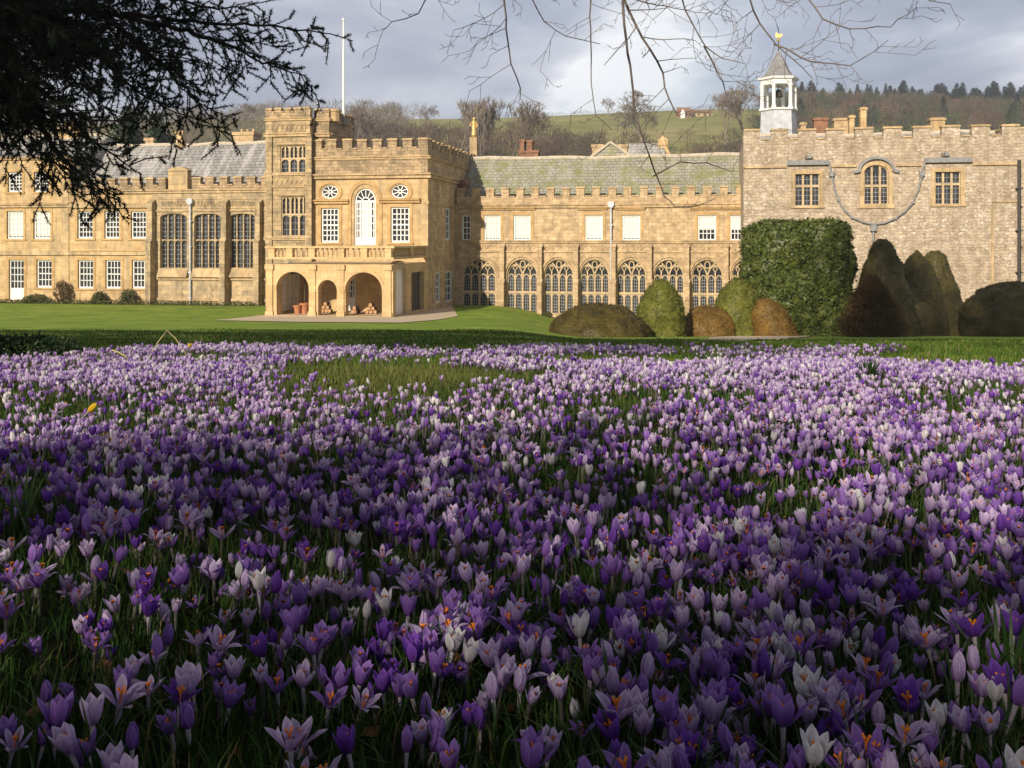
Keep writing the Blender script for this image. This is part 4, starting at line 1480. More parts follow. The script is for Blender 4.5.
def build_cloister():
    v = 0.0
    P = Front(v)
    u = lambda px: U(px, v)
    z = lambda py, px: Z(py, px, v)
    ul, ur = U_SAL_R + 0.01, u(760)
    t = house_thing('cloister_range', 'long cloister range with a row of traceried arched windows under a mossy stone roof', 'building', (ul + ur) / 2, v, -1)
    zs = z(207.5, 600)
    zb = -2.2
    zsill, z2 = z(242.5, 600), z(251.5, 600)
    holes, up = [], []
    for (x0, x1, bl) in ((484, 500.5, .93), (513.3, 530.5, .93), (585, 602.7, .93), (622, 640.3, .93), (697.8, 716, .55), (730, 746, .55), (462, 471, 0)):
        c = (x0 + x1) / 2
        r = (u(x0), u(x1), zsill + 0.12, z(215, c) if True else 0)
        holes.append(rect(*r))
        up.append((r, bl, x1 - x0 < 12))
    MB().wall(P, rect(ul, ur, zsill, zs), holes, 0.7, 0.3).build('wall', M['cloister'], t)
    lo, gh = [], []
    zspr, zcr, ztr, zbt = z(276.5, 600), z(259.5, 600), z(293, 600), z(314.5, 600)
    for (x0, x1) in ((462.5, 495.5), (507.2, 537.5), (544, 573.5), (580, 609), (616.6, 646.3), (653.6, 684), (691.6, 723.2), (731.5, 757)):
        a = (u(x0), u(x1), zbt, zspr, zcr)
        gh.append(a)
        lo.append(arch(*a, 18))
    Pl = Front(v - 0.05)
    MB().wall(Pl, rect(ul, ur + 0.5, zb, zsill - 0.003), lo, 0.8, 0.42).build('cloister_wall', M['cloister'], t)
    for a in gh:
        gothic(t, Pl, a[0], a[1], a[2], ztr, a[3], a[4], M['tracery'])
    for r, bl, small in up:
        sash(t, P, *r, 2 if small else 4, 4, blind=bl, d=0.13,
             label='sash window with its white blind half drawn' if 0 < bl < .9 else ('sash window with its white blind fully drawn' if bl else None))
    tr = Sep('window_surround', M['surround'], t)
    for r, bl, small in up:
        surround(tr, P, *r, 0.2 if not small else 0.1, 0.04, sill=False)
        if not small:
            mould(tr, P, r[0] - 0.55, r[1] + 0.35, r[3] + 0.38, 0.2, 0.22)
    sc_ = Sep('string_course', M['trim'], t)
    mould(sc_, P, ul, ur, zs, 0.28, 0.22)
    mould(sc_, Pl, ul, ur, zsill - 0.05, 0.22, 0.16)
    sc_.box(Pl, ul, ur, z2 - 0.06, z2 + 0.06, -0.09, 0.02)
    sc_.box(Pl, ul, ur, zbt - 0.5, zbt - 0.4, -0.1, 0.02)
    for a in gh:
        sc_.ribbon(Pl, head(a[0] - 0.2, a[1] + 0.2, a[3], a[4] + 0.24, 16), 0.15, -0.09, 0.02)
        sc_.slope(Pl, a[0] - 0.05, a[1] + 0.05, zbt - 0.3, zbt + 0.0, -0.12, 0.0)
    # carved frieze of scrolls below the upper windows
    fr = MB()
    rr = random.Random(2)
    n = 60
    for i in range(n):
        a = ul + 0.4 + (ur - ul - 0.6) * (i + 0.5) / n
        h = (zsill - z2) * 0.5
        cz = (zsill + z2) / 2
        fr.ribbon(Pl, oval(a, cz + rr.uniform(-.03, .03), 0.11, h * 0.45, 7), 0.045, -0.05, 0.02, True)
    fr.build('frieze', M['cloister'], t)
    for px in (503, 540.5, 576.5, 613.8, 649.8, 687, 726):
        buttress(t, Pl, u(px), 0.36, zb, z(283, px), z(247, px), 0.62, 0.42, M['cloister'])
    downpipe(t, Pl, u(611.3), zb + 1.2, z(207, 611), label='pale drainpipe with a decorated hopper between the middle windows')
    zc, zm = z(196.5, 600), z(187, 600)
    battlement(t, Front(v + 0.02), ul + 0.1, u(744), zs + 0.28, zc, zm, 18 * 0.0735 * 1.0 * 0.82, 7.6 * 0.0735, 0.42, mat=M['cloister'])
    vr = v + 4.8
    zr = Z(157.3, 600, vr)
    rf = gable_roof(t, ul + 0.02, U(765, vr), v + 0.6, zs + 0.5, vr, zr, M['mossroof'])
    # small gable that breaks the ridge
    g = MB()
    a0, a1, ap = U(592.5, vr), U(630, vr), U(610.5, vr)
    za = Z(143, 611, vr)
    g.add([(a0, vr + 0.05, zr), (a1, vr + 0.05, zr), (ap, vr + 0.05, za), (ap, vr + 0.05, zr - 0.02), (ap, vr + 6, za), (a0, vr + 6, zr), (a1, vr + 6, zr)],
          [(0, 3, 2), (3, 1, 2), (0, 2, 4, 5), (2, 1, 6, 4)])
    gg = g.build('gablet', M['mossroof'], rf)
    e = MB()
    e.tube([(a0 - 0.1, vr - 0.02, zr + 0.04), (ap, vr - 0.02, za + 0.06), (a1 + 0.1, vr - 0.02, zr + 0.04)], 0.11, 6)
    e.build('gablet_coping', M['coping'], rf)
    for (x0, x1, yt, dv, mt) in ((519.5, 524, 139.5, 2.5, 'brickred'), (527, 532, 140, 2.5, 'brickred'), (519, 538, 150.5, 2.3, 'brickred'), (592, 603, 144.5, 3.0, 'cloister'), (617, 627.5, 144.5, 3.0, 'cloister')):
        vc = vr + dv
        c = MB()
        P2 = Front(vc)
        zt_ = Z(yt, x0, vc)
        c.box(P2, U(x0, vc), U(x1, vc), zr - 1.5, zt_ - 0.2, 0, 0.9)
        c.box(P2, U(x0, vc) - 0.07, U(x1, vc) + 0.07, zt_ - 0.2, zt_, -0.07, 0.97)
        c.build('chimney', M[mt], rf)
    # slate roof and gablet of the range behind
    v3 = vr + 6
    b = house_thing('rear_wing', 'slate roofed rear wing with a small stone bellcote, behind the cloister roof', 'building', U(645, v3), v3, zr - 3)
    r2 = MB()
    za2, zb2 = Z(143.3, 645, v3), Z(158, 645, v3)
    x = [U(628, v3), U(662, v3), U(670, v3)]
    r2.add([(x[0], v3 - 1.6, zb2 - 1), (x[2] + .2, v3 - 1.6, zb2 - 1), (x[1], v3, za2), (x[0], v3, za2), (x[0], v3 + 1.6, zb2 - 1), (x[2] + .2, v3 + 1.6, zb2 - 1)],
           [(0, 1, 2, 3), (3, 2, 5, 4), (0, 3, 4), (1, 5, 2)])
    r2.build('roof', M['slate'], b)
    w2 = MB()
    w2.box(Front(v3 - 1.4), x[0] + .1, x[2], zr - 4, zb2 - 1.01, 0, 2.8)
    w2.build('wall', M['cloister'], b)
    k = MB()
    ax = U(663, v3)
    k.tube([(x[2] + 0.3, v3 - .8, zb2 - 0.4), (ax, v3 - .05, za2 + .1)], 0.12, 5)
    k.box(Front(v3 - .3), ax - .4, ax + .4, za2 - 1, za2 + .15, 0, .6)
    k.prism(Front(v3 - .32), [(ax - .5, za2 + .15), (ax + .5, za2 + .15), (ax, za2 + .6)], 0, .64)
    k.build('bellcote', M['gold'], b)


# ---------- chapel wing on the right
def build_chapel():
    v = V_CHA
    P = Front(v)
    u = lambda px: U(px, v)
    z = lambda py, px: Z(py, px, v)
    ul, ur = u(743.5), u(1020)
    t = house_thing('chapel_wing', 'big battlemented rubble stone wing with a U shaped drainpipe below its three windows', 'building', (ul + ur) / 2, v, 0)
    zs = z(165.5, 880)
    zb = -2.2
    L_ = (u(795), u(819.6), z(205.8, 807), z(174, 807))
    R_ = (u(935), u(960.6), z(204.3, 948), z(171.8, 948))
    C_ = (u(864), u(888.4), z(204.3, 876), z(172.5, 876), z(165, 876))
    oc = arch(*C_, 14)
    zt = z(141, 880)
    MB().wall(P, rect(ul, ur, zb, zt), [rect(*L_), rect(*R_), oc], 0.8, 0.3).build('wall', M['rubble'], t)
    sd = MB()
    sd.box(Side(ul + 0.6), v + 0.81, 8, zb, zt, 0, 0.6)
    sd.box(Side(ur), v + 0.81, 9, zb, zt, 0, 0.6)
    sd.build('side_wall', M['rubble'], t)
    for r in (L_, R_):
        mullioned(t, P, rect(*r), *r, 3, [r[2] + (r[3] - r[2]) * 0.62], bw=0.13, d=0.16, leads=3, heads=False, mat=M['tracery'])
    mullioned(t, P, oc, C_[0], C_[1], C_[2], C_[4], 3, [C_[2] + (C_[3] - C_[2]) * 0.58], spring=C_[3], bw=0.13, d=0.16, leads=4, heads=False, mat=M['tracery'], label='round headed mullioned window')
    tr = Sep('window_surround', M['trim'], t)
    for r in (L_, R_):
        surround(tr, P, *r, 0.24, 0.05)
    a0, a1, b0, bs, b1 = C_
    tr.box(P, a0 - 0.24, a0, b0, bs, -0.05, 0.05)
    tr.box(P, a1, a1 + 0.24, b0, bs, -0.05, 0.05)
    tr.box(P, a0 - 0.34, a1 + 0.34, b0 - 0.24, b0, -0.09, 0.05)
    tr.ribbon(P, head(a0 - 0.12, a1 + 0.12, bs, b1 + 0.12, 16), 0.24, -0.05, 0.05)
    hd = Sep('lead_hood', M['lead'], t)
    hd.ribbon(P, [(a0 - 0.62, bs + 0.05), (a0 - 0.36, bs + 0.08)] + head(a0 - 0.3, a1 + 0.3, bs + 0.1, b1 + 0.45, 14)[::-1] + [(a1 + 0.36, bs + 0.08), (a1 + 0.62, bs + 0.05)], 0.17, -0.22, 0.02)
    for x0, x1, yy in ((787, 829, 162.5), (924.5, 971.5, 160)):
        hd.box(P, u(x0), u(x1), z(yy + 2.6, (x0 + x1) / 2), z(yy - 2.2, (x0 + x1) / 2), -0.24, 0.02)
    sc_ = Sep('string_course', M['trim'], t)
    segs = [(743.5, 786), (831, 856), (896, 921), (973, 1020)]
    for x0, x1 in segs:
        sc_.box(P, u(x0), u(x1), zs - 0.07, zs + 0.06, -0.12, 0.02)
    sc_.box(P, u(992), u(1020), z(202.5, 1005), z(201, 1005), -0.08, 0.02)
    ps = MB()
    ps.box(P, u(991), u(993.6), zb, z(205, 992), -0.07, 0.02)
    ps.build('pilaster', M['trim'], t)
    # the U shaped drainpipe
    dp = MB()
    px_ = [(829, 163.5), (831.5, 174), (834, 188), (838, 200), (844, 210), (852, 217.5), (862, 222), (873, 224.5), (884, 223), (895, 218.5), (904.5, 211.5), (912.5, 202.5), (918, 190), (920.8, 177), (924.5, 162)]
    dp.tube([P.pt(u(a), z(b, a), -0.13) for a, b in px_], 0.066, 8)
    for a, b in px_[3::2]:
        dp.box(P, u(a) - 0.1, u(a) + 0.1, z(b, a) - 0.06, z(b, a) + 0.06, -0.21, 0.0)
    dp.tube([P.pt(u(873), z(224, 873), -0.14), P.pt(u(873), z(240, 873), -0.14), P.pt(u(872), z(300, 873), -0.14)], 0.066, 8)
    dp.box(P, u(873) - 0.17, u(873) + 0.17, z(231, 873), z(225, 873), -0.3, 0.0)
    dp.box(P, u(831.5) - 0.14, u(831.5) + 0.14, z(176.5, 831), z(171.5, 831), -0.28, 0.0)
    dp.box(P, u(921.5) - 0.14, u(921.5) + 0.14, z(176, 921), z(171, 921), -0.28, 0.0)
    o = dp.build('drainpipe', M['lead'], t)
    o['label'] = 'U shaped lead drainpipe hanging between the outer windows'
    downpipe(t, P, u(1018.5), zb + 1, z(160, 1018), mat=M['iron'], r=0.11, hopper=False)
    # small floodlights above the gutters
    for px, py in ((809, 156.5), (945.5, 154)):
        f = MB()
        a, zz = u(px), z(py, px)
        f.box(P, a - 0.12, a + 0.12, zz - 0.14, zz + 0.12, -0.42, -0.16)
        f.tube([P.pt(a, zz - 0.32, -0.1), P.pt(a, zz - 0.1, -0.26)], 0.03, 6)
        f.tube([P.pt(a - 0.2, zz - 0.05, -0.28), P.pt(a - 0.3, zz + 0.02, -0.36)], 0.06, 6)
        f.build('floodlight', M['lead'], t)
    battlement(t, P, ul, ur, zt, z(138, 880) , z(127, 880), 24.2 * 0.0655, 10.3 * 0.0655, 0.5, mat=M['rubble'])
    battlement(t, Side(ur), v + 0.55, 8, zt, z(138, 880), z(127, 880), 1.6, 0.65, 0.5, mat=M['rubble'])
    vr = v + 3.2
    rf = gable_roof(t, ul + 0.62, ur - 0.62, v + 0.9, zt - 0.2, vr, z(127, 880) - 0.15, M['slate'])
    # chimneys, roof lights and stumps that look over the battlements
    for (x0, x1, yt, dv, mt) in ((860.5, 866.5, 107, 3.5, 'gold'), (849.5, 854.5, 115, 3.2, 'gold'), (834, 852, 118, 4.5, 'cloister'), (930.5, 945, 117.5, 2.6, 'gold'), (814, 828, 117.5, 6.5, 'brickred'), (801, 806, 122, 2.2, 'trim')):
        vc = vr + dv
        c = MB()
        P2 = Front(vc)
        c0, c1 = U(x0, vc), U(x1, vc)
        zt_ = Z(yt, x0, vc)
        c.box(P2, c0, c1, zt - 1.4, zt_ - 0.2, 0, 0.8)
        c.box(P2, c0 - 0.07, c1 + 0.07, zt_ - 0.2, zt_ - 0.05, -0.07, 0.87)
        c.box(P2, c0 + 0.05, c1 - 0.05, zt_ - 0.05, zt_, 0.05, 0.75)
        c.build('chimney', M[mt], rf)
    # timber bell cupola
    vc = v + 8.0
    ctr = (U(778.5, vc), vc)
    q = house_thing('bell_cupola', 'white painted open bell cupola with an ogee lead cap and gilded vane', 'cupola', ctr[0], vc, zt)
    dz = lambda py: Z(py, 778.5, vc)
    sc1 = depth(*ctr) / FPX
    r0 = 17.6 * sc1
    n = 6
    rot = 0.18

    def ring(r, zz, a=rot):
        return [(ctr[0] + r * math.cos(2 * math.pi * k / n + a), ctr[1] + r * math.sin(2 * math.pi * k / n + a), zz) for k in range(n)]

    def drum(mb, prof, a=rot):
        vs, fs = [], []
        for r, zz in prof:
            vs += ring(r, zz, a)
        for i in range(len(prof) - 1):
            for k in range(n):
                fs.append((i * n + k, i * n + (k + 1) % n, (i + 1) * n + (k + 1) % n, (i + 1) * n + k))
        fs += [tuple(range(n))[::-1], tuple(len(prof) * n - n + k for k in range(n))]
        mb.add(vs, fs)

    b = MB()
    drum(b, [(r0 * 1.08, dz(146)), (r0 * 0.99, dz(112))])
    bo = b.build('base', M['paintlead'], q)
    b = MB()
    drum(b, [(r0 * 1.0, dz(112)), (r0 * 1.12, dz(111)), (r0 * 1.12, dz(109.5)), (r0 * 1.0, dz(109.2))])
    b.build('cornice', M['white'], q)
    for k, p in enumerate(ring(r0 * 0.93, 0)):
        c = MB()
        w = 1.9 * sc1
        c.lathe((p[0], p[1], dz(109.3)), [(w * 1.25, 0), (w * 1.25, 0.12), (w, 0.16), (w * 0.9, dz(86) - dz(109.3) - 0.2), (w * 1.3, dz(86) - dz(109.3) - 0.1), (w * 1.3, dz(85.6) - dz(109.3))], 8)
        c.build('column', M['white'], q)
    b = MB()
    drum(b, [(r0 * 1.0, dz(85.7)), (r0 * 1.02, dz(83)), (r0 * 1.02, dz(81.5)), (r0 * 1.16, dz(80.5)), (r0 * 1.18, dz(78.5)), (r0 * 1.05, dz(78.2))])
    b.build('entablature', M['white'], q)
    b = MB()
    drum(b, [(r0 * 1.08, dz(78.3)), (r0 * 0.80, dz(75)), (r0 * 0.60, dz(69.5)), (r0 * 0.44, dz(63)), (r0 * 0.27, dz(57.5)), (r0 * 0.05, dz(51))])
    b.build('cap', M['lead'], q)
    b = MB()
    zt2 = dz(51.2)
    b.tube([(ctr[0], ctr[1], zt2 - 0.2), (ctr[0], ctr[1], dz(28))], [0.05, 0.025], 6)
    b.build('vane_rod', M['iron'], q)
    b = MB()
    Pv = Front(vc - 0.03)
    c0 = ctr[0]
    b.prism(Pv, [(c0 - 0.2, dz(37.6)), (c0 + 0.1, dz(37.8)), (c0 + 0.22, dz(36)), (c0 + 0.32, dz(36.3)), (c0 + 0.24, dz(33.9)), (c0 + 0.04, dz(34.4)), (c0 - 0.08, dz(32.4)), (c0 - 0.22, dz(33.5))], 0, 0.06)
    b.lathe((ctr[0], ctr[1], dz(42)), [(0.02, 0), (0.12, 0.08), (0.13, 0.16), (0.03, 0.26)], 8)
    b.build('gilded_vane', M['gilt'], q)
    # bell
    b = MB()
    b.lathe((ctr[0], ctr[1], dz(97)), [(0.34, 0), (0.28, 0.12), (0.22, 0.4), (0.14, 0.52), (0.03, 0.56)], 12)
    b.tube([(ctr[0], ctr[1], dz(97) + 0.54), (ctr[0], ctr[1], dz(83))], 0.03, 5)
    b.build('bell', M['iron'], q, smooth=True)
    # lower wing beyond, set back
    v4 = v + 2.2
    w = house_thing('east_wall', 'plain rubble wall set back beyond the right end of the chapel wing', 'wall', ur + 3, v4, 0)
    MB().box(Front(v4), ur + 0.02, ur + 9, zb, z(135, 1020), 0, 0.6).build('wall', M['rubble'], w)
    battlement(w, Front(v4), ur + 0.02, ur + 9, z(135, 1020), z(133, 1020), z(124, 1020), 1.6, 0.65, 0.5, mat=M['rubble'])


build_hall()
build_west()
build_tower()
build_saloon()
PORCH_FLOOR = build_porch()
build_cloister()
build_chapel()
# ------------------------------------------------------------------ ground
def sheet(name, xs, ys, mat, dz=0.0, kind='structure'):
    X, Y = np.meshgrid(xs, ys)
    Zg = gz(X, Y) + dz
    v = np.stack([X, Y, Zg], -1).reshape(-1, 3)
    n, m = len(ys), len(xs)
    i = np.arange((n - 1) * (m - 1))
    r, c = i // (m - 1), i % (m - 1)
    a = r * m + c
    f = np.stack([a, a + 1, a + m + 1, a + m], -1)
    o = mesh_np(name, v, f, mat, smooth=True)
    o['kind'] = kind
    return o


def lawn_mat():
    m, t, b, o = new_mat('lawn_grass')
    L = t.links.new
    tc = nd(t, 'ShaderNodeTexCoord')
    n1 = nd(t, 'ShaderNodeTexNoise', i_Scale=0.35, i_Detail=6.0, i_Roughness=0.65)
    L(tc.outputs['Object'], n1.inputs['Vector'])
    n2 = nd(t, 'ShaderNodeTexNoise', i_Scale=9.0, i_Detail=5.0, i_Roughness=0.75)
    L(tc.outputs['Object'], n2.inputs['Vector'])
    c = ramp(t, n1.outputs['Fac'], [(0.32, (0.125, 0.225, 0.022)), (0.50, (0.21, 0.315, 0.034)), (0.66, (0.30, 0.37, 0.055))])
    g = ramp(t, n2.outputs['Fac'], [(0.30, 0.55), (0.55, 1.0), (0.75, 1.35)])
    c = mixc(t, 1.0, c, g, 'MULTIPLY')
    # moss, worn and tawny patches, faint mowing stripes
    mp = nd(t, 'ShaderNodeMapping')
    mp.inputs['Scale'].default_value = (0.10, 0.55, 1.0)
    mp.inputs['Rotation'].default_value = (0, 0, 0.12)
    L(tc.outputs['Object'], mp.inputs[0])
    n4 = nd(t, 'ShaderNodeTexNoise', i_Scale=1.0, i_Detail=5.0, i_Roughness=0.6)
    L(mp.outputs[0], n4.inputs['Vector'])
    c = mixc(t, ramp(t, n4.outputs['Fac'], [(0.48, 0.0), (0.66, 0.6)]), c, (0.33, 0.33, 0.075))
    n6 = nd(t, 'ShaderNodeTexNoise', i_Scale=1.6, i_Detail=4.0)
    L(tc.outputs['Object'], n6.inputs['Vector'])
    c = mixc(t, ramp(t, n6.outputs['Fac'], [(0.52, 0.0), (0.66, 0.6)]), c, (0.08, 0.15, 0.02))
    # bare, dark soil and leaf litter in the crocus bed
    sp = nd(t, 'ShaderNodeSeparateXYZ')
    L(tc.outputs['Object'], sp.inputs[0])
    n3 = nd(t, 'ShaderNodeTexNoise', i_Scale=1.3, i_Detail=4.0)
    L(tc.outputs['Object'], n3.inputs['Vector'])
    yy = nd(t, 'ShaderNodeMath', operation='MULTIPLY_ADD', n1=4.0)
    L(n3.outputs['Fac'], yy.inputs[0])
    L(sp.outputs['Y'], yy.inputs[2])
    mr = nd(t, 'ShaderNodeMapRange', n1=5.0, n2=11.0, n3=1.0, n4=0.0)
    L(yy.outputs[0], mr.inputs[0])
    soil = ramp(t, n2.outputs['Fac'], [(0.35, (0.008, 0.011, 0.004)), (0.58, (0.016, 0.022, 0.007)), (0.75, (0.036, 0.026, 0.012))])
    c = mixc(t, mr.outputs[0], c, soil)
    L(c, b.inputs['Base Color'])
    b.inputs['Roughness'].default_value = 0.9
    b.inputs['Specular IOR Level'].default_value = 0.1
    bp = nd(t, 'ShaderNodeBump', i_Strength=0.5, i_Distance=0.05)
    L(n2.outputs['Fac'], bp.inputs['Height'])
    L(bp.outputs[0], b.inputs['Normal'])
    return m


def hill_mat():
    m, t, b, o = new_mat('hillside_fields')
    L = t.links.new
    tc = nd(t, 'ShaderNodeTexCoord')
    n1 = nd(t, 'ShaderNodeTexNoise', i_Scale=0.016, i_Detail=5.0, i_Roughness=0.6)
    L(tc.outputs['Object'], n1.inputs['Vector'])
    n2 = nd(t, 'ShaderNodeTexNoise', i_Scale=0.12, i_Detail=6.0, i_Roughness=0.7)
    L(tc.outputs['Object'], n2.inputs['Vector'])
    c = ramp(t, n1.outputs['Fac'], [(0.35, (0.20, 0.205, 0.07)), (0.55, (0.255, 0.245, 0.09)), (0.68, (0.32, 0.27, 0.13))])
    g = ramp(t, n2.outputs['Fac'], [(0.3, 0.7), (0.7, 1.25)])
    c = mixc(t, 1.0, c, g, 'MULTIPLY')
    sp = nd(t, 'ShaderNodeSeparateXYZ')
    L(tc.outputs['Object'], sp.inputs[0])
    wob = nd(t, 'ShaderNodeMath', operation='MULTIPLY_ADD', n1=60.0)
    L(n1.outputs['Fac'], wob.inputs[0])
    L(sp.outputs['Y'], wob.inputs[2])
    low = nd(t, 'ShaderNodeMapRange', n1=270.0, n2=285.0, n3=1.0, n4=0.0)
    L(wob.outputs[0], low.inputs[0])
    c = mixc(t, low.outputs[0], c, (0.075, 0.058, 0.036))
    L(c, b.inputs['Base Color'])
    b.inputs['Roughness'].default_value = 0.95
    b.inputs['Specular IOR Level'].default_value = 0.05
    return m


def build_ground():
    xs = np.concatenate([np.linspace(-120, -30, 46)[:-1], np.linspace(-30, -8, 45)[:-1], np.linspace(-8, 8, 97)[:-1], np.linspace(8, 30, 45)[:-1], np.linspace(30, 120, 46)])
    ys = np.concatenate([np.linspace(-80, -4, 39)[:-1], np.linspace(-4, 15, 115)[:-1], np.linspace(15, 80, 118)[:-1], np.linspace(80, 113, 20)])
    sheet('ground', xs, ys, lawn_mat())
    xs = np.linspace(-1500, 1500, 161)
    ys = np.concatenate([np.linspace(112, 500, 80)[:-1], np.linspace(500, 2600, 43)])
    sheet('hill', xs, ys, hill_mat(), dz=-0.02)


def path(name, outline, mat, dz, step=0.5, label=None):
    """a flat gravel sheet that follows the ground"""
    xs = [p[0] for p in outline]
    ys = [p[1] for p in outline]
    bm = bmesh.new()
    vs = [bm.verts.new((x, y, 0)) for x, y in outline]
    bm.faces.new(vs)
    for ax, lo, hi in ((0, min(xs), max(xs)), (1, min(ys), max(ys))):
        k = lo + step
        while k < hi:
            co = [0, 0, 0]
            co[ax] = k
            no = [0, 0, 0]
            no[ax] = 1
            bmesh.ops.bisect_plane(bm, geom=bm.verts[:] + bm.edges[:] + bm.faces[:], plane_co=co, plane_no=no)
            k += step
    for v_ in bm.verts:
        v_.co.z = g1(v_.co.x, v_.co.y) + dz
    bmesh.ops.recalc_face_normals(bm, faces=bm.faces)
    me = bpy.data.meshes.new(name)
    bm.to_mesh(me)
    bm.free()
    o = link_mesh(name, me, None, [mat])
    o['kind'] = 'structure'
    return o


def gp(px, py):
    """where the sight line through a picture point meets the lawn"""
    lo, hi = 2.0, 110.0
    f = lambda y: EYE - (py - HY) / FPX * y - g1((px - CX) / FPX * y, y)
    ys = np.linspace(2, 110, 600)
    prev = f(ys[0])
    for a, b_ in zip(ys, ys[1:]):
        cur = f(b_)
        if prev > 0 >= cur:
            for _ in range(30):
                m_ = (a + b_) / 2
                if f(m_) > 0:
                    a = m_
                else:
                    b_ = m_
            return ((px - CX) / FPX * a, a)
        prev = cur
    return ((px - CX) / FPX * 70, 70.0)


build_ground()
# ------------------------------------------------------------------ vector helpers for plants
def wp(px, py, y):
    return Vector(((px - CX) / FPX * y, y, EYE - (py - HY) / FPX * y))


def seg_mesh(P0, P1, R0, R1, sides=3):
    """many tapering stems at once: arrays of start, end, radii -> verts, quads"""
    P0, P1 = np.asarray(P0, float), np.asarray(P1, float)
    R0, R1 = np.asarray(R0, float), np.asarray(R1, float)
    d = P1 - P0
    l = np.linalg.norm(d, axis=1, keepdims=True)
    d = d / np.maximum(l, 1e-9)
    ref = np.where(np.abs(d[:, 2:3]) < 0.9, np.array([[0, 0, 1.0]]), np.array([[1.0, 0, 0]]))
    a = np.cross(d, ref)
    a /= np.linalg.norm(a, axis=1, keepdims=True)
    b = np.cross(d, a)
    n = len(P0)
    v = np.zeros((n, 2 * sides, 3))
    for k in range(sides):
        an = 2 * math.pi * k / sides
        dirv = a * math.cos(an) + b * math.sin(an)
        v[:, k] = P0 + dirv * R0[:, None]
        v[:, sides + k] = P1 + dirv * R1[:, None]
    base = (np.arange(n) * 2 * sides)[:, None]
    f = []
    for k in range(sides):
        j = (k + 1) % sides
        f.append(np.concatenate([base + k, base + j, base + sides + j, base + sides + k], 1))
    return v.reshape(-1, 3), np.concatenate(f, 0)


def rand_unit(n, rng=RNG):
    v = rng.normal(size=(n, 3))
    return v / np.linalg.norm(v, axis=1, keepdims=True)


def leaf_cards(C, N, size, aspect=0.6, rng=RNG, quad=True):
    """flat leaves at points C facing roughly N"""
    n = len(C)
    N = N / np.maximum(np.linalg.norm(N, axis=1, keepdims=True), 1e-9)
    t = np.cross(N, rand_unit(n, rng))
    t /= np.maximum(np.linalg.norm(t, axis=1, keepdims=True), 1e-9)
    b = np.cross(N, t)
    s = (size * rng.uniform(0.6, 1.35, n))[:, None] if np.isscalar(size) else size[:, None]
    v = np.zeros((n, 4, 3))
    v[:, 0] = C - t * s * 0.5
    v[:, 1] = C + b * s * aspect * 0.5 + N * s * 0.06
    v[:, 2] = C + t * s * 0.5
    v[:, 3] = C - b * s * aspect * 0.5 + N * s * 0.06
    f = (np.arange(n) * 4)[:, None] + np.arange(4)[None, :]
    return v.reshape(-1, 3), f


def join(*vf):
    vs, fs, o = [], [], 0
    for v, f in vf:
        vs.append(v)
        fs.append(f + o)
        o += len(v)
    return np.concatenate(vs), np.concatenate(fs)


def fbm(P, scale, seed=0.0):
    out = np.zeros(len(P))
    for i, p in enumerate(P):
        out[i] = mnoise.fractal(Vector((p[0] * scale + seed, p[1] * scale, p[2] * scale)), 1.0, 2.0, 4)
    return out


# ------------------------------------------------------------------ clipped evergreens
PM = dict(
    yewgold=leafy('golden_yew', (0.075, 0.085, 0.011), (0.185, 0.185, 0.030), scale=2.2, trans=0.15),
    bronze=leafy('bronze_clipped_box', (0.05, 0.04, 0.009), (0.125, 0.092, 0.02), scale=1.6, trans=0.15),
    ochre=leafy('ochre_clipped_box', (0.10, 0.060, 0.012), (0.23, 0.135, 0.030), scale=1.8, trans=0.15),
    darkyew=leafy('dark_yew', (0.046, 0.042, 0.012), (0.105, 0.085, 0.026), scale=1.6, trans=0.1),
    russet=leafy('russet_yew', (0.055, 0.036, 0.012), (0.125, 0.075, 0.026), scale=2.0, trans=0.1),
    holly=leafy('holly_leaves', (0.020, 0.036, 0.006), (0.125, 0.150, 0.028), rough=0.45, scale=3.4, trans=0.12, spec=0.3),
    cedar=leafy('cedar_needles', (0.014, 0.024, 0.016), (0.03, 0.046, 0.028), scale=2.0, trans=0.05, rough=0.7),
    conifer=leafy('hill_conifer', (0.010, 0.026, 0.022), (0.028, 0.052, 0.040), scale=0.15, trans=0.1, rough=0.8),
    evergreen=leafy('dark_evergreen', (0.012, 0.030, 0.010), (0.035, 0.065, 0.018), scale=0.6, trans=0.12),
    shrub=leafy('wall_shrub', (0.06, 0.075, 0.02), (0.14, 0.13, 0.045), scale=2.0, trans=0.2),
    redtwig=leafy('red_brown_shrub', (0.13, 0.075, 0.03), (0.22, 0.13, 0.06), scale=2.0, trans=0.2),
    twig=plain('grey_brown_twigs', (0.24, 0.195, 0.15), 0.9, 0.3, 0.3),
    nearbark=plain('smooth_beech_bark', (0.17, 0.135, 0.115), 0.85, 0.35, 5.0, bump=0.3),
    cedarbark=plain('cedar_bark', (0.045, 0.035, 0.028), 0.95, 0.4, 6.0, bump=0.5),
)


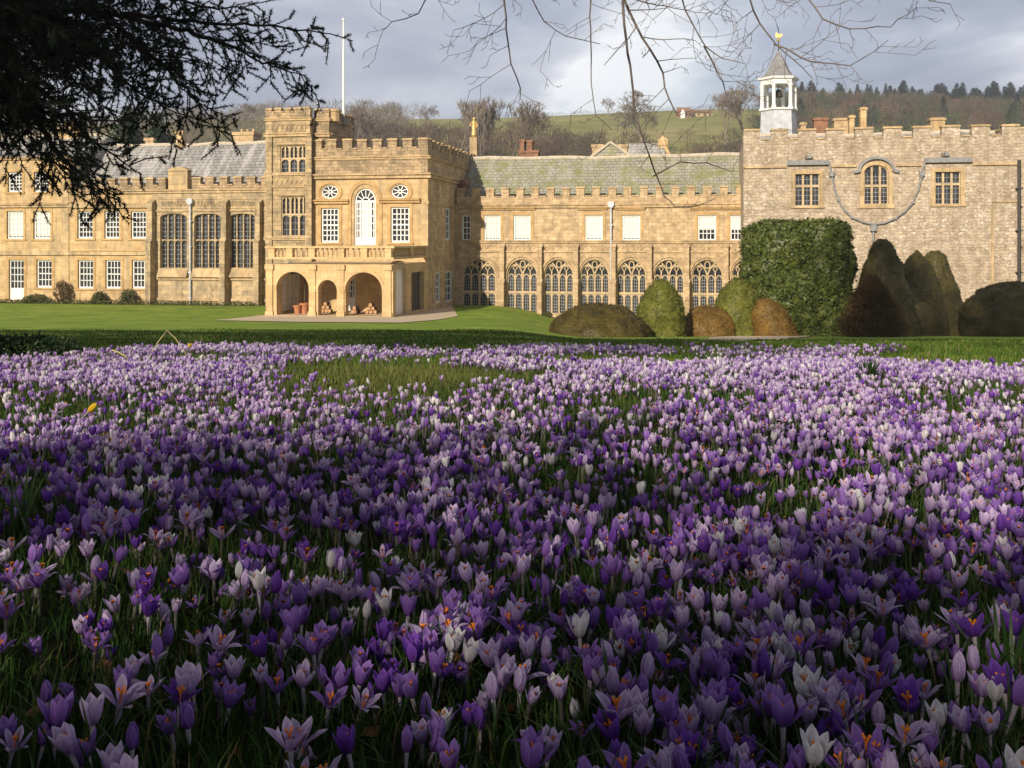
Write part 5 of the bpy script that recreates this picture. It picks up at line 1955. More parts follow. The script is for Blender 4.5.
def clipped(name, label, px0, px1, pyt, y, prof, mat, n_leaf, leaf, lump=0.05, deep=1.0, group=None, seed=0, cat='topiary', lean=0.0, squash=2.0):
    """a clipped shrub: a dense inner body with leaf tips all over it"""
    cx = ((px0 + px1) / 2 - CX) / FPX * y
    r0 = (px1 - px0) / 2 / FPX * y
    z0 = g1(cx, y) - 0.12
    zt = EYE - (pyt - HY) / FPX * y
    h = zt - z0
    nu, nv = 56, 30
    rng = np.random.default_rng(seed + 100)
    t = np.linspace(0, 1, nv)
    rad = np.array([prof(q) for q in t])
    A, T = np.meshgrid(np.linspace(0, 2 * math.pi, nu, endpoint=False), np.arange(nv))
    rr_ = rad[T] * r0
    ca, sa = np.cos(A), np.sin(A)
    k = (np.abs(ca) ** squash + np.abs(sa) ** squash) ** (-1.0 / squash)
    V = np.stack([rr_ * ca * k + lean * h * t[T], rr_ * sa * k * deep, t[T] * h], -1).reshape(-1, 3)
    nrm = np.stack([ca, sa, 0.5 * np.ones_like(ca)], -1).reshape(-1, 3)
    ns = fbm(V, 1.3, seed * 7.1) * lump * r0 + fbm(V, 4.0, seed * 3.3) * lump * 0.35 * r0
    fade = np.where(T.reshape(-1) == nv - 1, 0.3, 1.0)
    V = V + nrm * (ns * fade)[:, None]
    i = np.arange((nv - 1) * nu)
    a, c = i // nu, i % nu
    F = np.stack([a * nu + c, a * nu + (c + 1) % nu, (a + 1) * nu + (c + 1) % nu, (a + 1) * nu + c], -1)
    # leaf tips
    area = np.linalg.norm(np.cross(V[F[:, 1]] - V[F[:, 0]], V[F[:, 3]] - V[F[:, 0]]), axis=1)
    pick = rng.choice(len(F), n_leaf, p=area / area.sum())
    uu, vv = rng.random(n_leaf)[:, None], rng.random(n_leaf)[:, None]
    q = F[pick]
    C = (V[q[:, 0]] * (1 - uu) + V[q[:, 1]] * uu) * (1 - vv) + (V[q[:, 3]] * (1 - uu) + V[q[:, 2]] * uu) * vv
    fn = np.cross(V[q[:, 1]] - V[q[:, 0]], V[q[:, 3]] - V[q[:, 0]])
    fn /= np.maximum(np.linalg.norm(fn, axis=1, keepdims=True), 1e-9)
    C = C + fn * ((rng.uniform(-0.4, 0.55, n_leaf) + 1.3 * (rng.random(n_leaf) < 0.05) * rng.random(n_leaf)) * leaf)[:, None]
    lv = leaf_cards(C, fn + rand_unit(n_leaf, rng) * 0.9, leaf, 0.55, rng)
    v, f = join((V, F), lv)
    o = mesh_np(name, v, f, mat, smooth=False)
    o.location = (cx, y, z0)
    tag(o, label, cat, group)
    return o


def dome(t):
    return max(0.02, (1 - max(0, t) ** 2.1) ** 0.5)


def egg(t):
    return max(0.02, (1 - t ** 2.6) ** 0.55 * (0.94 + 0.1 * math.sin(t * 3.0)))


def cone_flat(t):
    return max(0.02, (0.17 + 0.83 * (1 - t) ** 0.78) * (0.93 + 0.07 * min(1, t * 5)) * (1 - max(0, (t - 0.93) / 0.07) ** 3 * 0.5))


def cone_round(t):
    return max(0.02, (1 - t ** 1.75) ** 0.66)


def build_topiary():
    clipped('clipped_dome', 'broad low bronze-brown dome of clipped box in front of the cloister windows', 548, 650, 304, 46, dome, PM['bronze'], 9000, 0.085, seed=1, lump=0.07)
    clipped('clipped_egg', 'tall yellow-green egg shaped clipped yew beside the broad brown dome', 637, 685, 280, 47.5, egg, PM['yewgold'], 9000, 0.095, seed=2, lump=0.085)
    clipped('clipped_mound', 'low russet clipped mound between the two green egg shaped yews', 678, 737, 306, 49.5, dome, PM['ochre'], 6000, 0.085, seed=3, lump=0.09)
    clipped('clipped_egg', 'stout green egg shaped clipped yew leaning against the big square hedge block', 713, 762, 278.5, 50, egg, PM['yewgold'], 9000, 0.095, seed=4, lump=0.085)
    clipped('clipped_mound', 'small russet clipped mound at the foot of the big square hedge block', 754, 798, 299, 49, dome, PM['ochre'], 5000, 0.085, seed=5, lump=0.10, lean=-0.25)
    # the tall block of evergreen hedge
    def block(t):
        return (0.93 + 0.07 * min(1, t / 0.3)) * max(0.05, (1 - max(0, (t - 0.72) / 0.28) ** 3.2 * 0.30)) * (1.0 if t < 0.98 else 0.82)
    clipped('clipped_hedge', 'big square block of glossy green clipped hedge before the rubble stone wing', 747, 846, 221, 52, block, PM['holly'], 24000, 0.21, seed=6, lump=0.17, squash=3.4, deep=0.8, cat='hedge')
    clipped('clipped_cone', 'tallest dark clipped yew cone with a flat tip, left of the two other cones', 845, 920, 239, 50, cone_flat, PM['darkyew'], 9000, 0.085, seed=7, lump=0.055)
    clipped('clipped_cone', 'dark clipped yew cone standing between two other dark cones', 888, 946, 250.5, 53.5, cone_round, PM['darkyew'], 7000, 0.085, seed=8, lump=0.055)
    clipped('clipped_cone', 'dark clipped yew cone at the right end of the three cones', 900, 970, 251, 56, cone_flat, PM['darkyew'], 7000, 0.085, seed=9, lump=0.055)
    clipped('clipped_dome', 'big dark russet dome of clipped yew at the right edge below the stone wing', 963, 1062, 282, 50, egg, PM['darkyew'], 9000, 0.085, seed=10, lump=0.07)
    # loose conifer in front of the tallest cone
    y = 46.0
    cx = (872 - CX) / FPX * y
    z0 = g1(cx, y)
    h = EYE - (277 - HY) / FPX * y - z0
    rng = np.random.default_rng(4)
    n = 5200
    t = rng.random(n) ** 0.8
    an = rng.uniform(0, 2 * math.pi, n)
    R0 = 33 / FPX * y
    rad = R0 * np.clip(1.12 * (1 - t) ** 0.75, 0, 1) * (0.75 + 0.25 * np.minimum(1, t * 5)) * rng.uniform(0.45, 1.05, n)
    C = np.stack([rad * np.cos(an), rad * np.sin(an), t * h * 0.96], -1)
    D = np.stack([np.cos(an) * 0.8, np.sin(an) * 0.8, 0.35 + t * 0.9], -1) + rand_unit(n, rng) * 0.4
    D /= np.linalg.norm(D, axis=1, keepdims=True)
    L = rng.uniform(0.12, 0.46, n)[:, None]
    a = seg_mesh(C, C + D * L, np.full(n, 0.022), np.full(n, 0.003), 3)
    b = leaf_cards(C + D * L * 0.6, rand_unit(n, rng), 0.11, 0.5, rng)
    v, f = join(a, b)
    o = mesh_np('conifer_bush', v, f, PM['russet'])
    o.location = (cx, y, z0 - 0.05)
    tag(o, 'loose shaggy russet conifer bush growing in front of the tallest clipped cone', 'bush')


def loose_shrub(name, label, px, py_base, w_px, h_px, y, mat, n=1800, leaf=0.09, seed=0, group=None, cat='shrub', twigs=40):
    rng = np.random.default_rng(seed + 50)
    x = (px - CX) / FPX * y
    z0 = g1(x, y)
    w, h = w_px / FPX * y / 2, h_px / FPX * y
    t = rng.random(n)
    an = rng.uniform(0, 2 * math.pi, n)
    rad = w * np.sqrt(rng.random(n)) * (0.55 + 0.6 * np.sin(np.clip(t, 0, 1) * 2.6))
    C = np.stack([rad * np.cos(an), rad * np.sin(an) * 0.7, t * h * (1 - 0.35 * (rad / (w * 1.2)) ** 2)], -1)
    C += fbm(C, 2.0, seed)[:, None] * np.array([[0.15, 0.1, 0.18]]) * min(1, h)
    a = leaf_cards(C, rand_unit(n, rng) + np.array([[0, -0.3, 0.5]]), leaf, 0.6, rng)
    th = rng.uniform(0, 6.28, twigs)
    E = np.stack([w * 0.85 * np.cos(th) * rng.random(twigs), w * 0.6 * np.sin(th) * rng.random(twigs), h * rng.uniform(0.6, 1.12, twigs)], -1)
    b = seg_mesh(E * np.array([[0.15, 0.15, 0]]), E, np.full(twigs, 0.018), np.full(twigs, 0.005), 3)
    v, f = join(a, b)
    o = mesh_np(name, v, f, mat)
    o.location = (x, y, z0 - 0.02)
    tag(o, label, cat, group)
    return o


# ------------------------------------------------------------------ far trees
def bare_tree_data(seed, h=12.0, levels=5, spread=0.55, upright=0.35, kids=(3, 4), stem=0.28, r0=0.26):
    rng = random.Random(seed)
    S = [[], [], [], []]
    T = [[], [], [], []]

    def grow(p, d, l, r, lev):
        n = 2 if lev < 3 else 1
        q = p
        for i in range(n):
            d = (d + Vector((rng.gauss(0, .10), rng.gauss(0, .10), rng.gauss(0, .06) + 0.03))).normalized()
            q2 = q + d * (l / n)
            r2 = r * (0.86 if lev < 2 else 0.75)
            tgt = T if lev == 0 else S
            tgt[0].append(q)
            tgt[1].append(q2)
            tgt[2].append(r)
            tgt[3].append(r2)
            q, r = q2, r2
            if lev and lev < levels and i == 0:
                side(q, d, l, r, lev)
        if lev >= levels:
            return
        for k in range(rng.randint(*kids)):
            side(q, d, l, r, lev)

    def side(q, d, l, r, lev):
        a = rng.uniform(0, 2 * math.pi)
        perp = d.cross(Vector((math.cos(a), math.sin(a), 0.3))).normalized()
        nd_ = (d * rng.uniform(0.6, 1.0) + perp * spread * rng.uniform(0.6, 1.5) + Vector((0, 0, upright))).normalized()
        grow(q, nd_, l * rng.uniform(0.58, 0.82), r * rng.uniform(0.5, 0.68), lev + 1)

    grow(Vector((0, 0, -0.3)), Vector((0, 0, 1)), h * stem, r0, 0)
    return T, S


def bare_tree(name, label, seed, group=None, mat=None, **kw):
    T, S = bare_tree_data(seed, **kw)
    e = thing(name, label, 'tree', group=group)
    v, f = seg_mesh(T[0], T[1], T[2], T[3], 6)
    mesh_np('trunk', v, f, mat or PM['twig'], e)
    v, f = seg_mesh(S[0], S[1], np.maximum(S[2], 0.022), np.maximum(S[3], 0.012), 3)
    mesh_np('crown', v, f, mat or PM['twig'], e)
    e['h'] = float(max(p.z for p in S[1]))
    return e


def conifer_tree(name, label, seed, h=16.0, w=2.6, group=None, mat=None):
    rng = np.random.default_rng(seed)
    e = thing(name, label, 'tree', group=group)
    MB().tube([(0, 0, -0.5), (0.03, 0, h * 0.5), (0, 0, h * 0.97)], [0.26, 0.16, 0.02], 6).build('trunk', PM['cedarbark'], e)
    n = 620
    t = rng.random(n) ** 0.85
    an = rng.uniform(0, 2 * math.pi, n)
    L = w * (1 - t) ** 0.75 * rng.uniform(0.55, 1.08, n) + 0.22
    base = np.stack([np.zeros(n), np.zeros(n), h * (0.12 + 0.86 * t)], -1)
    D = np.stack([np.cos(an), np.sin(an), -0.25 + 0.75 * t], -1)
    # each bough: three drooping sprays
    vs = []
    for k in range(3):
        c = base + D * (L * (0.35 + 0.27 * k))[:, None]
        vs.append(leaf_cards(c, np.stack([np.cos(an) * .4, np.sin(an) * .4, np.ones(n)], -1) + rand_unit(n, rng) * 0.55, np.clip(L * 0.62, 0.35, 1.5), 0.5, rng))
    v, f = join(*vs)
    mesh_np('crown', v, f, mat or PM['conifer'], e)
    e['h'] = h
    return e


def put_tree(proto, first, px, pyt, y, label=None, group=None, wide=1.0, rot=0.0):
    x = (px - CX) / FPX * y
    z = g1(x, y)
    s = (EYE - (pyt - HY) / FPX * y - z) / proto['h']
    if first:
        proto.location = (x, y, z)
        proto.scale = (s * wide, s * wide, s)
        proto.rotation_euler = (0, 0, rot)
        if label:
            proto['label'] = label
        return proto
    return dup(proto, (x, y, z), rot, label, group, (s * wide, s * wide, s))


def build_far():
    rr = random.Random(21)
    A = bare_tree('bare_tree', '', 5, 'bare trees on the hillside', h=12, levels=5, spread=0.5, upright=0.30)
    B = bare_tree('bare_tree', '', 9, 'bare trees on the hillside', h=12, levels=5, spread=0.75, upright=0.16, stem=0.2)
    C = bare_tree('bare_tree', '', 14, 'bare trees on the hillside', h=12, levels=5, spread=0.32, upright=0.6, stem=0.25)
    used = set()
    spec = [
        (B, 425, 102, 330, 1.1, 'rounded grey bare tree on the skyline right of the flagpole'),
        (A, 457, 96, 215, 1.0, 'tall thin bare tree behind the middle of the saloon battlements'),
        (C, 482, 97, 200, 0.9, 'slender upright bare tree behind the golden statue'),
        (A, 503, 100, 205, 1.0, 'bare tree just right of the golden statue, above the mossy roof'),
        (B, 375, 108, 240, 1.2, 'spreading bare tree just right of the flagpole above the battlements'),
        (C, 352, 104, 235, 0.9, 'narrow bare tree directly behind the flagpole'),
        (B, 640, 92, 270, 1.25, 'broad twiggy bare tree standing in the green meadow above the roof gablet'),
        (B, 608, 96, 395, 1.1, 'grey skyline tree at the left end of the copse above the meadow'),
        (A, 628, 90, 400, 1.2, 'tallest skyline tree of the copse above the meadow'),
        (A, 740, 87, 265, 1.25, 'dense fan shaped bare tree just left of the white bell cupola'),
        (C, 725, 96, 280, 1.0, 'smaller bare tree left of the fan shaped tree by the cupola'),
        (B, 215, 106, 330, 1.3, 'bare tree on the hazy skyline above the hall roof'),
        (A, 235, 102, 340, 1.3, 'bare tree on the skyline just left of the tower'),
        (B, 190, 108, 320, 1.3, 'leafless skyline tree above the left chimney of the hall'),
        (A, 575, 112, 410, 0.9, 'tiny bare skyline tree at the left end of the meadow crest'),
    ]
    for p, px, pyt, y, wd, lab in spec:
        put_tree(p, p.name not in used, px, pyt, y, lab, 'bare trees on the hillside', wd, rr.uniform(0, 6))
        used.add(p.name)
    # conifers: along the right skyline, and two behind the hall
    K = [conifer_tree('conifer', '', 30 + k, 16, w, 'conifers along the right skyline') for k, w in enumerate((2.3, 2.9, 3.5))]
    used = set()
    xs = np.linspace(790, 1090, 84)
    for i, x in enumerate(xs):
        p = K[rr.randrange(3)]
        px = x + rr.uniform(-3, 3)
        put_tree(p, p.name not in used, px, 87 - 2.5 * math.sin(i * 0.45) + rr.uniform(-6, 8), 448 + rr.uniform(-16, 16), 'dark blue-green conifer in the row along the wooded skyline', 'conifers along the right skyline', rr.uniform(1.3, 2.1), rr.uniform(0, 6))
        used.add(p.name)
    for i in range(34):
        px = rr.uniform(785, 1090) if i % 3 else rr.uniform(785, 880)
        put_tree(K[rr.randrange(3)], False, px, rr.uniform(93, 112), rr.uniform(330, 425), 'dark blue-green conifer standing among the brown trees below the wooded skyline', 'conifers within the hillside woods', rr.uniform(1.5, 2.4), rr.uniform(0, 6))
    D = conifer_tree('evergreen_tree', 'dark green conifer behind the hall roof, seen through the cedar boughs', 40, 16, 4.2, mat=PM['evergreen'])
    put_tree(D, True, 128, 104, 115, wide=1.1)
    put_tree(D, False, 158, 110, 122, 'second smaller dark conifer close to the tower side of the hall roof', wide=1.0)
    put_tree(D, False, 1008, 121, 92, 'small green conifer peeping over the right end of the battlements', wide=0.9)

    # leafless woods that read as one mass: brown twig clumps
    def woods(name, label, spots, hh, rng, cols, n_tw=95, wmul=1.0):
        P0, P1, R0, R1, CC = [], [], [], [], []
        for (x, y, h) in spots:
            z = g1(x, y)
            w = h * 0.36 * wmul
            c = np.array(cols[rng.integers(len(cols))]) * rng.uniform(0.75, 1.25)
            n = n_tw
            t = rng.random(n) ** 0.6
            an = rng.uniform(0, 6.28, n)
            ra = w * np.sqrt(rng.random(n)) * np.sqrt(np.clip(1 - ((t - 0.55) / 0.6) ** 2, 0.05, 1))
            b = np.stack([x + ra * np.cos(an), y + ra * np.sin(an), z + t * h * 0.85], -1)
            d = np.stack([np.cos(an) * 0.55, np.sin(an) * 0.55, np.ones(n)], -1) + rng.normal(0, 0.35, (n, 3))
            d /= np.linalg.norm(d, axis=1, keepdims=True)
            L = h * rng.uniform(0.10, 0.26, n)[:, None]
            P0.append(b)
            P1.append(b + d * L)
            R0.append(np.full(n, 0.011 * h))
            R1.append(np.full(n, 0.002 * h))
            CC.append(np.repeat((c * rng.uniform(0.7, 1.3, (n, 1))), 6, axis=0))
            P0.append(np.array([[x, y, z - 0.5]]))
            P1.append(np.array([[x, y, z + h * 0.7]]))
            R0.append(np.array([0.022 * h]))
            R1.append(np.array([0.008 * h]))
            CC.append(np.repeat(c[None] * 0.8, 6, axis=0))
        v, f = seg_mesh(np.concatenate(P0), np.concatenate(P1), np.concatenate(R0), np.concatenate(R1), 3)
        o = mesh_np(name, v, f, WOODM, colors=np.concatenate(CC))
        tag(o, label, 'woods', kind='stuff')
        return o

    WOODM = attr_mat('leafless_wood', rough=0.95, trans=0.0, spec=0.02)
    rng = np.random.default_rng(77)
    br = [(0.14, 0.105, 0.075), (0.12, 0.105, 0.075), (0.17, 0.105, 0.075), (0.085, 0.105, 0.05), (0.06, 0.085, 0.05)]
    sp = []
    for _ in range(620):
        y = rng.uniform(290, 446)
        px = rng.uniform(752, 1120)
        sp.append(((px - CX) / FPX * y, y, rng.uniform(5.5, 8.5)))
    woods('hillside_woods', 'brown leafless woodland covering the right hillside below the conifers', sp, 0, rng, br, 95)
    sp = []
    for _ in range(560):
        y = rng.uniform(125, 292)
        px = rng.uniform(330, 800)
        lim = 292 if px > 545 else 330
        sp.append(((px - CX) / FPX * y, y, rng.uniform(3.5, 6.5) + (2 if px < 560 else 0)))
    woods('scrub', 'dark brown leafless scrub filling the slope behind the abbey roofs', sp, 0, rng, [(0.13, 0.095, 0.065), (0.11, 0.085, 0.06), (0.15, 0.10, 0.07)], 110, 1.5)
    sp = []
    for _ in range(420):
        y = rng.uniform(230, 425)
        px = rng.uniform(-80, 420)
        sp.append(((px - CX) / FPX * y, y, rng.uniform(5, 9)))
    woods('far_thicket', 'hazy brown thicket on the hillside above the hall roof', sp, 0, rng, [(0.21, 0.17, 0.12), (0.19, 0.165, 0.115)], 100, 1.5)
    # hedgerow along the meadow crest and small dots of gorse
    sp = [((px - CX) / FPX * 418, 418 + rng.uniform(-3, 3), rng.uniform(1.4, 2.6)) for px in np.arange(500, 765, 2.2)]
    woods('hedgerow', 'thin dark hedgerow along the crest of the green meadow', sp, 0, rng, [(0.06, 0.06, 0.035)], 40, 2.0)
    # farm on the hill
    for k, (x0, x1, yt, yb, y, wm, rm, lab) in enumerate(((678, 690, 107.5, 116, 380, 'brickred', 'brickred', 'red brick farmhouse with a white gable on the hill above the meadow'),
                                                          (693, 711, 110.5, 117, 384, 'trim', 'brickred', 'low pale farm building with a red roof beside the hill farmhouse'))):
        cx = ((x0 + x1) / 2 - CX) / FPX * y
        w = (x1 - x0) / FPX * y / 2
        zt = EYE - (yt - HY) / FPX * y
        zb_ = g1(cx, y) - 1
        he = zb_ + (zt - zb_) * 0.62
        e = thing('farmhouse', lab, 'house', (cx, y, zb_), 0.25, base=(0, 0, 0))
        F_ = Front(-2.2)
        MB().box(F_, -w, w, 0, he - zb_, 0, 4.4).build('wall', M[wm], e)
        m = MB()
        H2, E2 = zt - zb_, he - zb_
        m.add([(-w - .3, -2.6, E2), (w + .3, -2.6, E2), (w + .3, 0, H2), (-w - .3, 0, H2), (-w - .3, 2.6, E2), (w + .3, 2.6, E2)], [(0, 1, 2, 3), (3, 2, 5, 4), (0, 3, 4), (1, 5, 2), (0, 4, 5, 1)])
        m.build('roof', M[rm], e)
        if k == 0:
            MB().prism(Front(-2.9), [(-w - .2, 0), (-w + 1.4, 0), (-w + 1.4, E2 * .8), (-w + .6, H2 - 1.0), (-w - .2, E2 * .8)], 0, 0.6).build('gable', M['white'], e)
        for q in range(3):
            c = -w + w * 2 * (q + 0.5) / 3
            MB().box(Front(-2.25), c - .45, c + .45, E2 * .45, E2 * .8, 0, 0.06).build('window', M['glass'], e)


# ------------------------------------------------------------------ the cedar, the drooping beech, and the trees behind the camera
def build_cedar():
    e = thing('cedar_tree', 'huge dark cedar with spreading boughs that hang into the upper left corner', 'tree', (-9.5, 4.0, g1(-9.5, 4.0)))
    bx = Vector(e.location)
    BASE[e.name] = bx
    tr = MB()
    zz = bx.z
    tr.tube([(-9.5, 4, zz - 0.4), (-9.45, 4, zz + 0.5), (-9.4, 4.05, zz + 3), (-9.5, 4.1, zz + 6), (-9.4, 4.0, zz + 10)], [1.0, 0.72, 0.62, 0.5, 0.3], 14)
    tr.build('trunk', PM['cedarbark'], e, smooth=True)
    rng = np.random.default_rng(3)
    rr = random.Random(12)
    # main limbs that show, drawn as points of the sight (px, py, distance)
    limbs = [
        ([(-330, -190, 5.6), (-90, -40, 7.6), (40, 8, 8.6), (120, 14, 9.0), (200, 22, 9.2), (258, 24, 9.3), (332, 36, 9.4)], 0.11),
        ([(60, -60, 9.4), (150, -8, 9.8), (215, 10, 10), (262, 2, 10)], 0.06),
        ([(120, 14, 9.0), (178, 30, 9.0), (222, 42, 9.0), (258, 60, 9.0), (300, 74, 9.0), (312, 90, 9)], 0.05),
        ([(100, 12, 8.8), (148, 52, 8.8), (178, 78, 8.8), (198, 104, 8.8), (214, 128, 8.8), (226, 138, 8.8)], 0.055),
        ([(40, 8, 8.6), (92, 50, 8.5), (128, 86, 8.5), (160, 106, 8.5), (196, 118, 8.5)], 0.05),
        ([(-300, -60, 5.4), (-110, 30, 7.2), (0, 62, 8.0), (60, 104, 8.2), (92, 140, 8.3), (124, 164, 8.3), (142, 160, 8.3)], 0.10),
        ([(0, 62, 8.0), (40, 130, 8.0), (64, 160, 8.0), (90, 182, 8.0), (114, 204, 8.0)], 0.07),
        ([(-260, 20, 5.6), (-80, 92, 7.0), (-10, 120, 7.6), (30, 146, 7.8), (62, 166, 7.8), (92, 186, 7.8), (108, 196, 7.8)], 0.07),
        ([(-120, -60, 7.0), (-20, 0, 7.8), (50, 40, 8.0), (90, 80, 8.0), (112, 112, 8.0)], 0.07),
        ([(-140, 20, 6.6), (-40, 60, 7.2), (20, 98, 7.4), (50, 130, 7.4), (70, 150, 7.4)], 0.05),
        ([(-100, -90, 8.0), (0, -40, 8.8), (80, -20, 9.4), (160, -30, 9.8), (240, -20, 10)], 0.07),
        ([(-60, -20, 7.4), (20, 20, 7.9), (70, 30, 8.1), (130, 44, 8.2), (190, 60, 8.2)], 0.05),
        ([(-160, -30, 6.4), (-70, 20, 6.9), (-10, 50, 7.2), (40, 66, 7.3), (84, 60, 7.4)], 0.05),
        ([(-150, -100, 7.4), (-30, -30, 8.0), (60, 0, 8.3), (120, 30, 8.4), (150, 40, 8.4)], 0.05),
        ([(-80, 60, 7.0), (-10, 90, 7.3), (40, 110, 7.4), (90, 118, 7.4), (130, 120, 7.4)], 0.045),
    ]
    for _ in range(11):
        yy = rr.uniform(7.2, 9.8)
        ex, ey = rr.uniform(20, 170), rr.uniform(-20, 70)
        ey = min(ey, 100 - 0.25 * max(0, ex - 100))
        sx_, sy_ = rr.uniform(-160, -40), ey * 0.5 + rr.uniform(-90, -10)
        limbs.append(([(sx_, sy_, yy - 0.8), ((sx_ + ex) / 2, (sy_ + ey) / 2 - 14, yy - 0.2), (ex - 30, ey - 8, yy), (ex, ey, yy)], 0.045))
    for _ in range(5):
        yy = rr.uniform(7.0, 8.3)
        ex, ey = rr.uniform(10, 90), rr.uniform(70, 135)
        limbs.append(([(ex - 190, ey - 90, yy - 0.8), (ex - 90, ey - 50, yy - 0.2), (ex - 30, ey - 14, yy), (ex, ey, yy)], 0.045))
    S0, S1, SR0, SR1 = [], [], [], []
    shoots = []                                  # (start, dir, length)
    for pts, r in limbs:
        P = [wp(*p) for p in pts]
        # resample
        seg = [(P[i + 1] - P[i]).length for i in range(len(P) - 1)]
        tot = sum(seg)
        n = max(6, int(tot / 0.09))
        Q = []
        for k in range(n + 1):
            s = tot * k / n
            i = 0
            while i < len(seg) - 1 and s > seg[i]:
                s -= seg[i]
                i += 1
            p = P[i].lerp(P[i + 1], min(1, s / seg[i]))
            Q.append(p + Vector((rr.gauss(0, .012), rr.gauss(0, .03), rr.gauss(0, .012))))
        for k in range(n):
            f0, f1 = 1 - 0.92 * k / n, 1 - 0.92 * (k + 1) / n
            S0.append(Q[k]); S1.append(Q[k + 1]); SR0.append(max(.006, r * .55 * f0)); SR1.append(max(.005, r * .55 * f1))
            d = (Q[k + 1] - Q[k]).normalized()
            frac = k / n
            for side in ((1, -1) if rr.random() < 0.8 else (rr.choice((1, -1)),)):
                lat = d.cross(Vector((0, 1, 0.25))).normalized() * side
                up = Vector((0, rr.gauss(0, .55), -0.25))
                dr = (d * rr.uniform(0.5, 1.0) + lat * rr.uniform(0.35, 0.9) + up).normalized()
                ln = (0.16 + 0.72 * min(1, 2.6 * (1 - frac)) * rr.random()) * (1.0 if frac < .5 else 0.55)
                shoots.append((Q[k], dr, ln))
        shoots.append((Q[-1], (Q[-1] - Q[-3]).normalized(), 0.18))
    N0, N1 = [], []
    for p, d, ln in shoots:
        m = max(3, int(ln / 0.05))
        q = p
        for k in range(m):
            d = (d + Vector((rr.gauss(0, .10), rr.gauss(0, .10), rr.gauss(-.05, .07)))).normalized()
            q2 = q + d * (ln / m)
            S0.append(q); S1.append(q2); SR0.append(0.0065 * (1 - .6 * k / m)); SR1.append(0.0055 * (1 - .6 * (k + 1) / m))
            N0.append(q2)
            N1.append(d)
            if rr.random() < 0.62 and k > 0:
                lat = d.cross(Vector((rr.gauss(0, .4), 1, rr.gauss(0, .4)))).normalized() * rr.choice((1, -1))
                d2 = (d * 0.75 + lat * 0.8 + Vector((0, 0, -0.18))).normalized()
                l2 = rr.uniform(0.05, 0.19)
                q3 = q2 + d2 * l2
                S0.append(q2); S1.append(q3); SR0.append(0.005); SR1.append(0.003)
                for f_ in (0.25, 0.5, 0.75, 1.0):
                    N0.append(q2.lerp(q3, f_)); N1.append(d2)
            q = q2
    o3 = np.array(bx)[None]
    v, f = seg_mesh(np.array([tuple(p) for p in S0]) - o3, np.array([tuple(p) for p in S1]) - o3, SR0, SR1, 4)
    mesh_np('bough', v, f, PM['cedarbark'], e)
    C = np.array([tuple(p) for p in N0]) - o3
    D = np.array([tuple(p) for p in N1])
    reps = 17
    C = np.repeat(C, reps, 0)
    D = np.repeat(D, reps, 0)
    n = len(C)
    nd_ = rand_unit(n, rng) + D * 0.75
    nd_ /= np.linalg.norm(nd_, axis=1, keepdims=True)
    L = rng.uniform(0.020, 0.042, n)[:, None]
    t = np.cross(nd_, rand_unit(n, rng))
    t /= np.linalg.norm(t, axis=1, keepdims=True)
    C = C + D * rng.uniform(-0.02, 0.02, n)[:, None]
    vv = np.stack([C - t * 0.0042, C + t * 0.0042, C + nd_ * L], 1).reshape(-1, 3)
    ff = np.arange(n * 3).reshape(n, 3)
    mesh_np('needles', vv, ff, PM['cedar'], e)
    # the rest of the crown, above and behind the view: flat layered plates of foliage on their boughs
    pl, B0, B1, br0, br1 = [], [], [], [], []
    rng = np.random.default_rng(8)
    k = 0
    while k < 120:
        x, y = rng.uniform(-19, 3.5), rng.uniform(-7, 12)
        if (x + 9) ** 2 / 150 + (y - 3) ** 2 / 90 > 1:
            continue
        lo = 8.95 - 0.471 * y
        hi = 14.2 - 0.456 * y
        z = rng.uniform(lo, hi)
        rp = rng.uniform(1.3, 2.3)
        # nothing hangs inside the view
        if z < EYE + 0.27 * (y + rp) + 0.3 and x > -0.54 * (y + rp) - rp:
            continue
        k += 1
        n = int(170 * rp * rp)
        a, r_ = rng.uniform(0, 6.28, n), rp * np.sqrt(rng.random(n))
        c = np.stack([x + r_ * np.cos(a), y + r_ * np.sin(a), z + 0.12 * rng.normal(size=n) - 0.10 * r_ ** 2 / rp], -1)
        pl.append(leaf_cards(c - o3, np.array([[0, 0, 1.0]]) + rand_unit(n, rng) * 0.6, 0.20, 0.45, rng))
        B0.append((-9.5, 4.0, min(z - 0.4, zz + 10)))
        B1.append((x, y, z - 0.05))
        br0.append(0.11)
        br1.append(0.03)
    v, f = join(*pl)
    mesh_np('crown', v, f, PM['cedar'], e)
    v, f = seg_mesh(np.array(B0) - o3, np.array(B1) - o3, br0, br1, 5)
    mesh_np('limb', v, f, PM['cedarbark'], e)


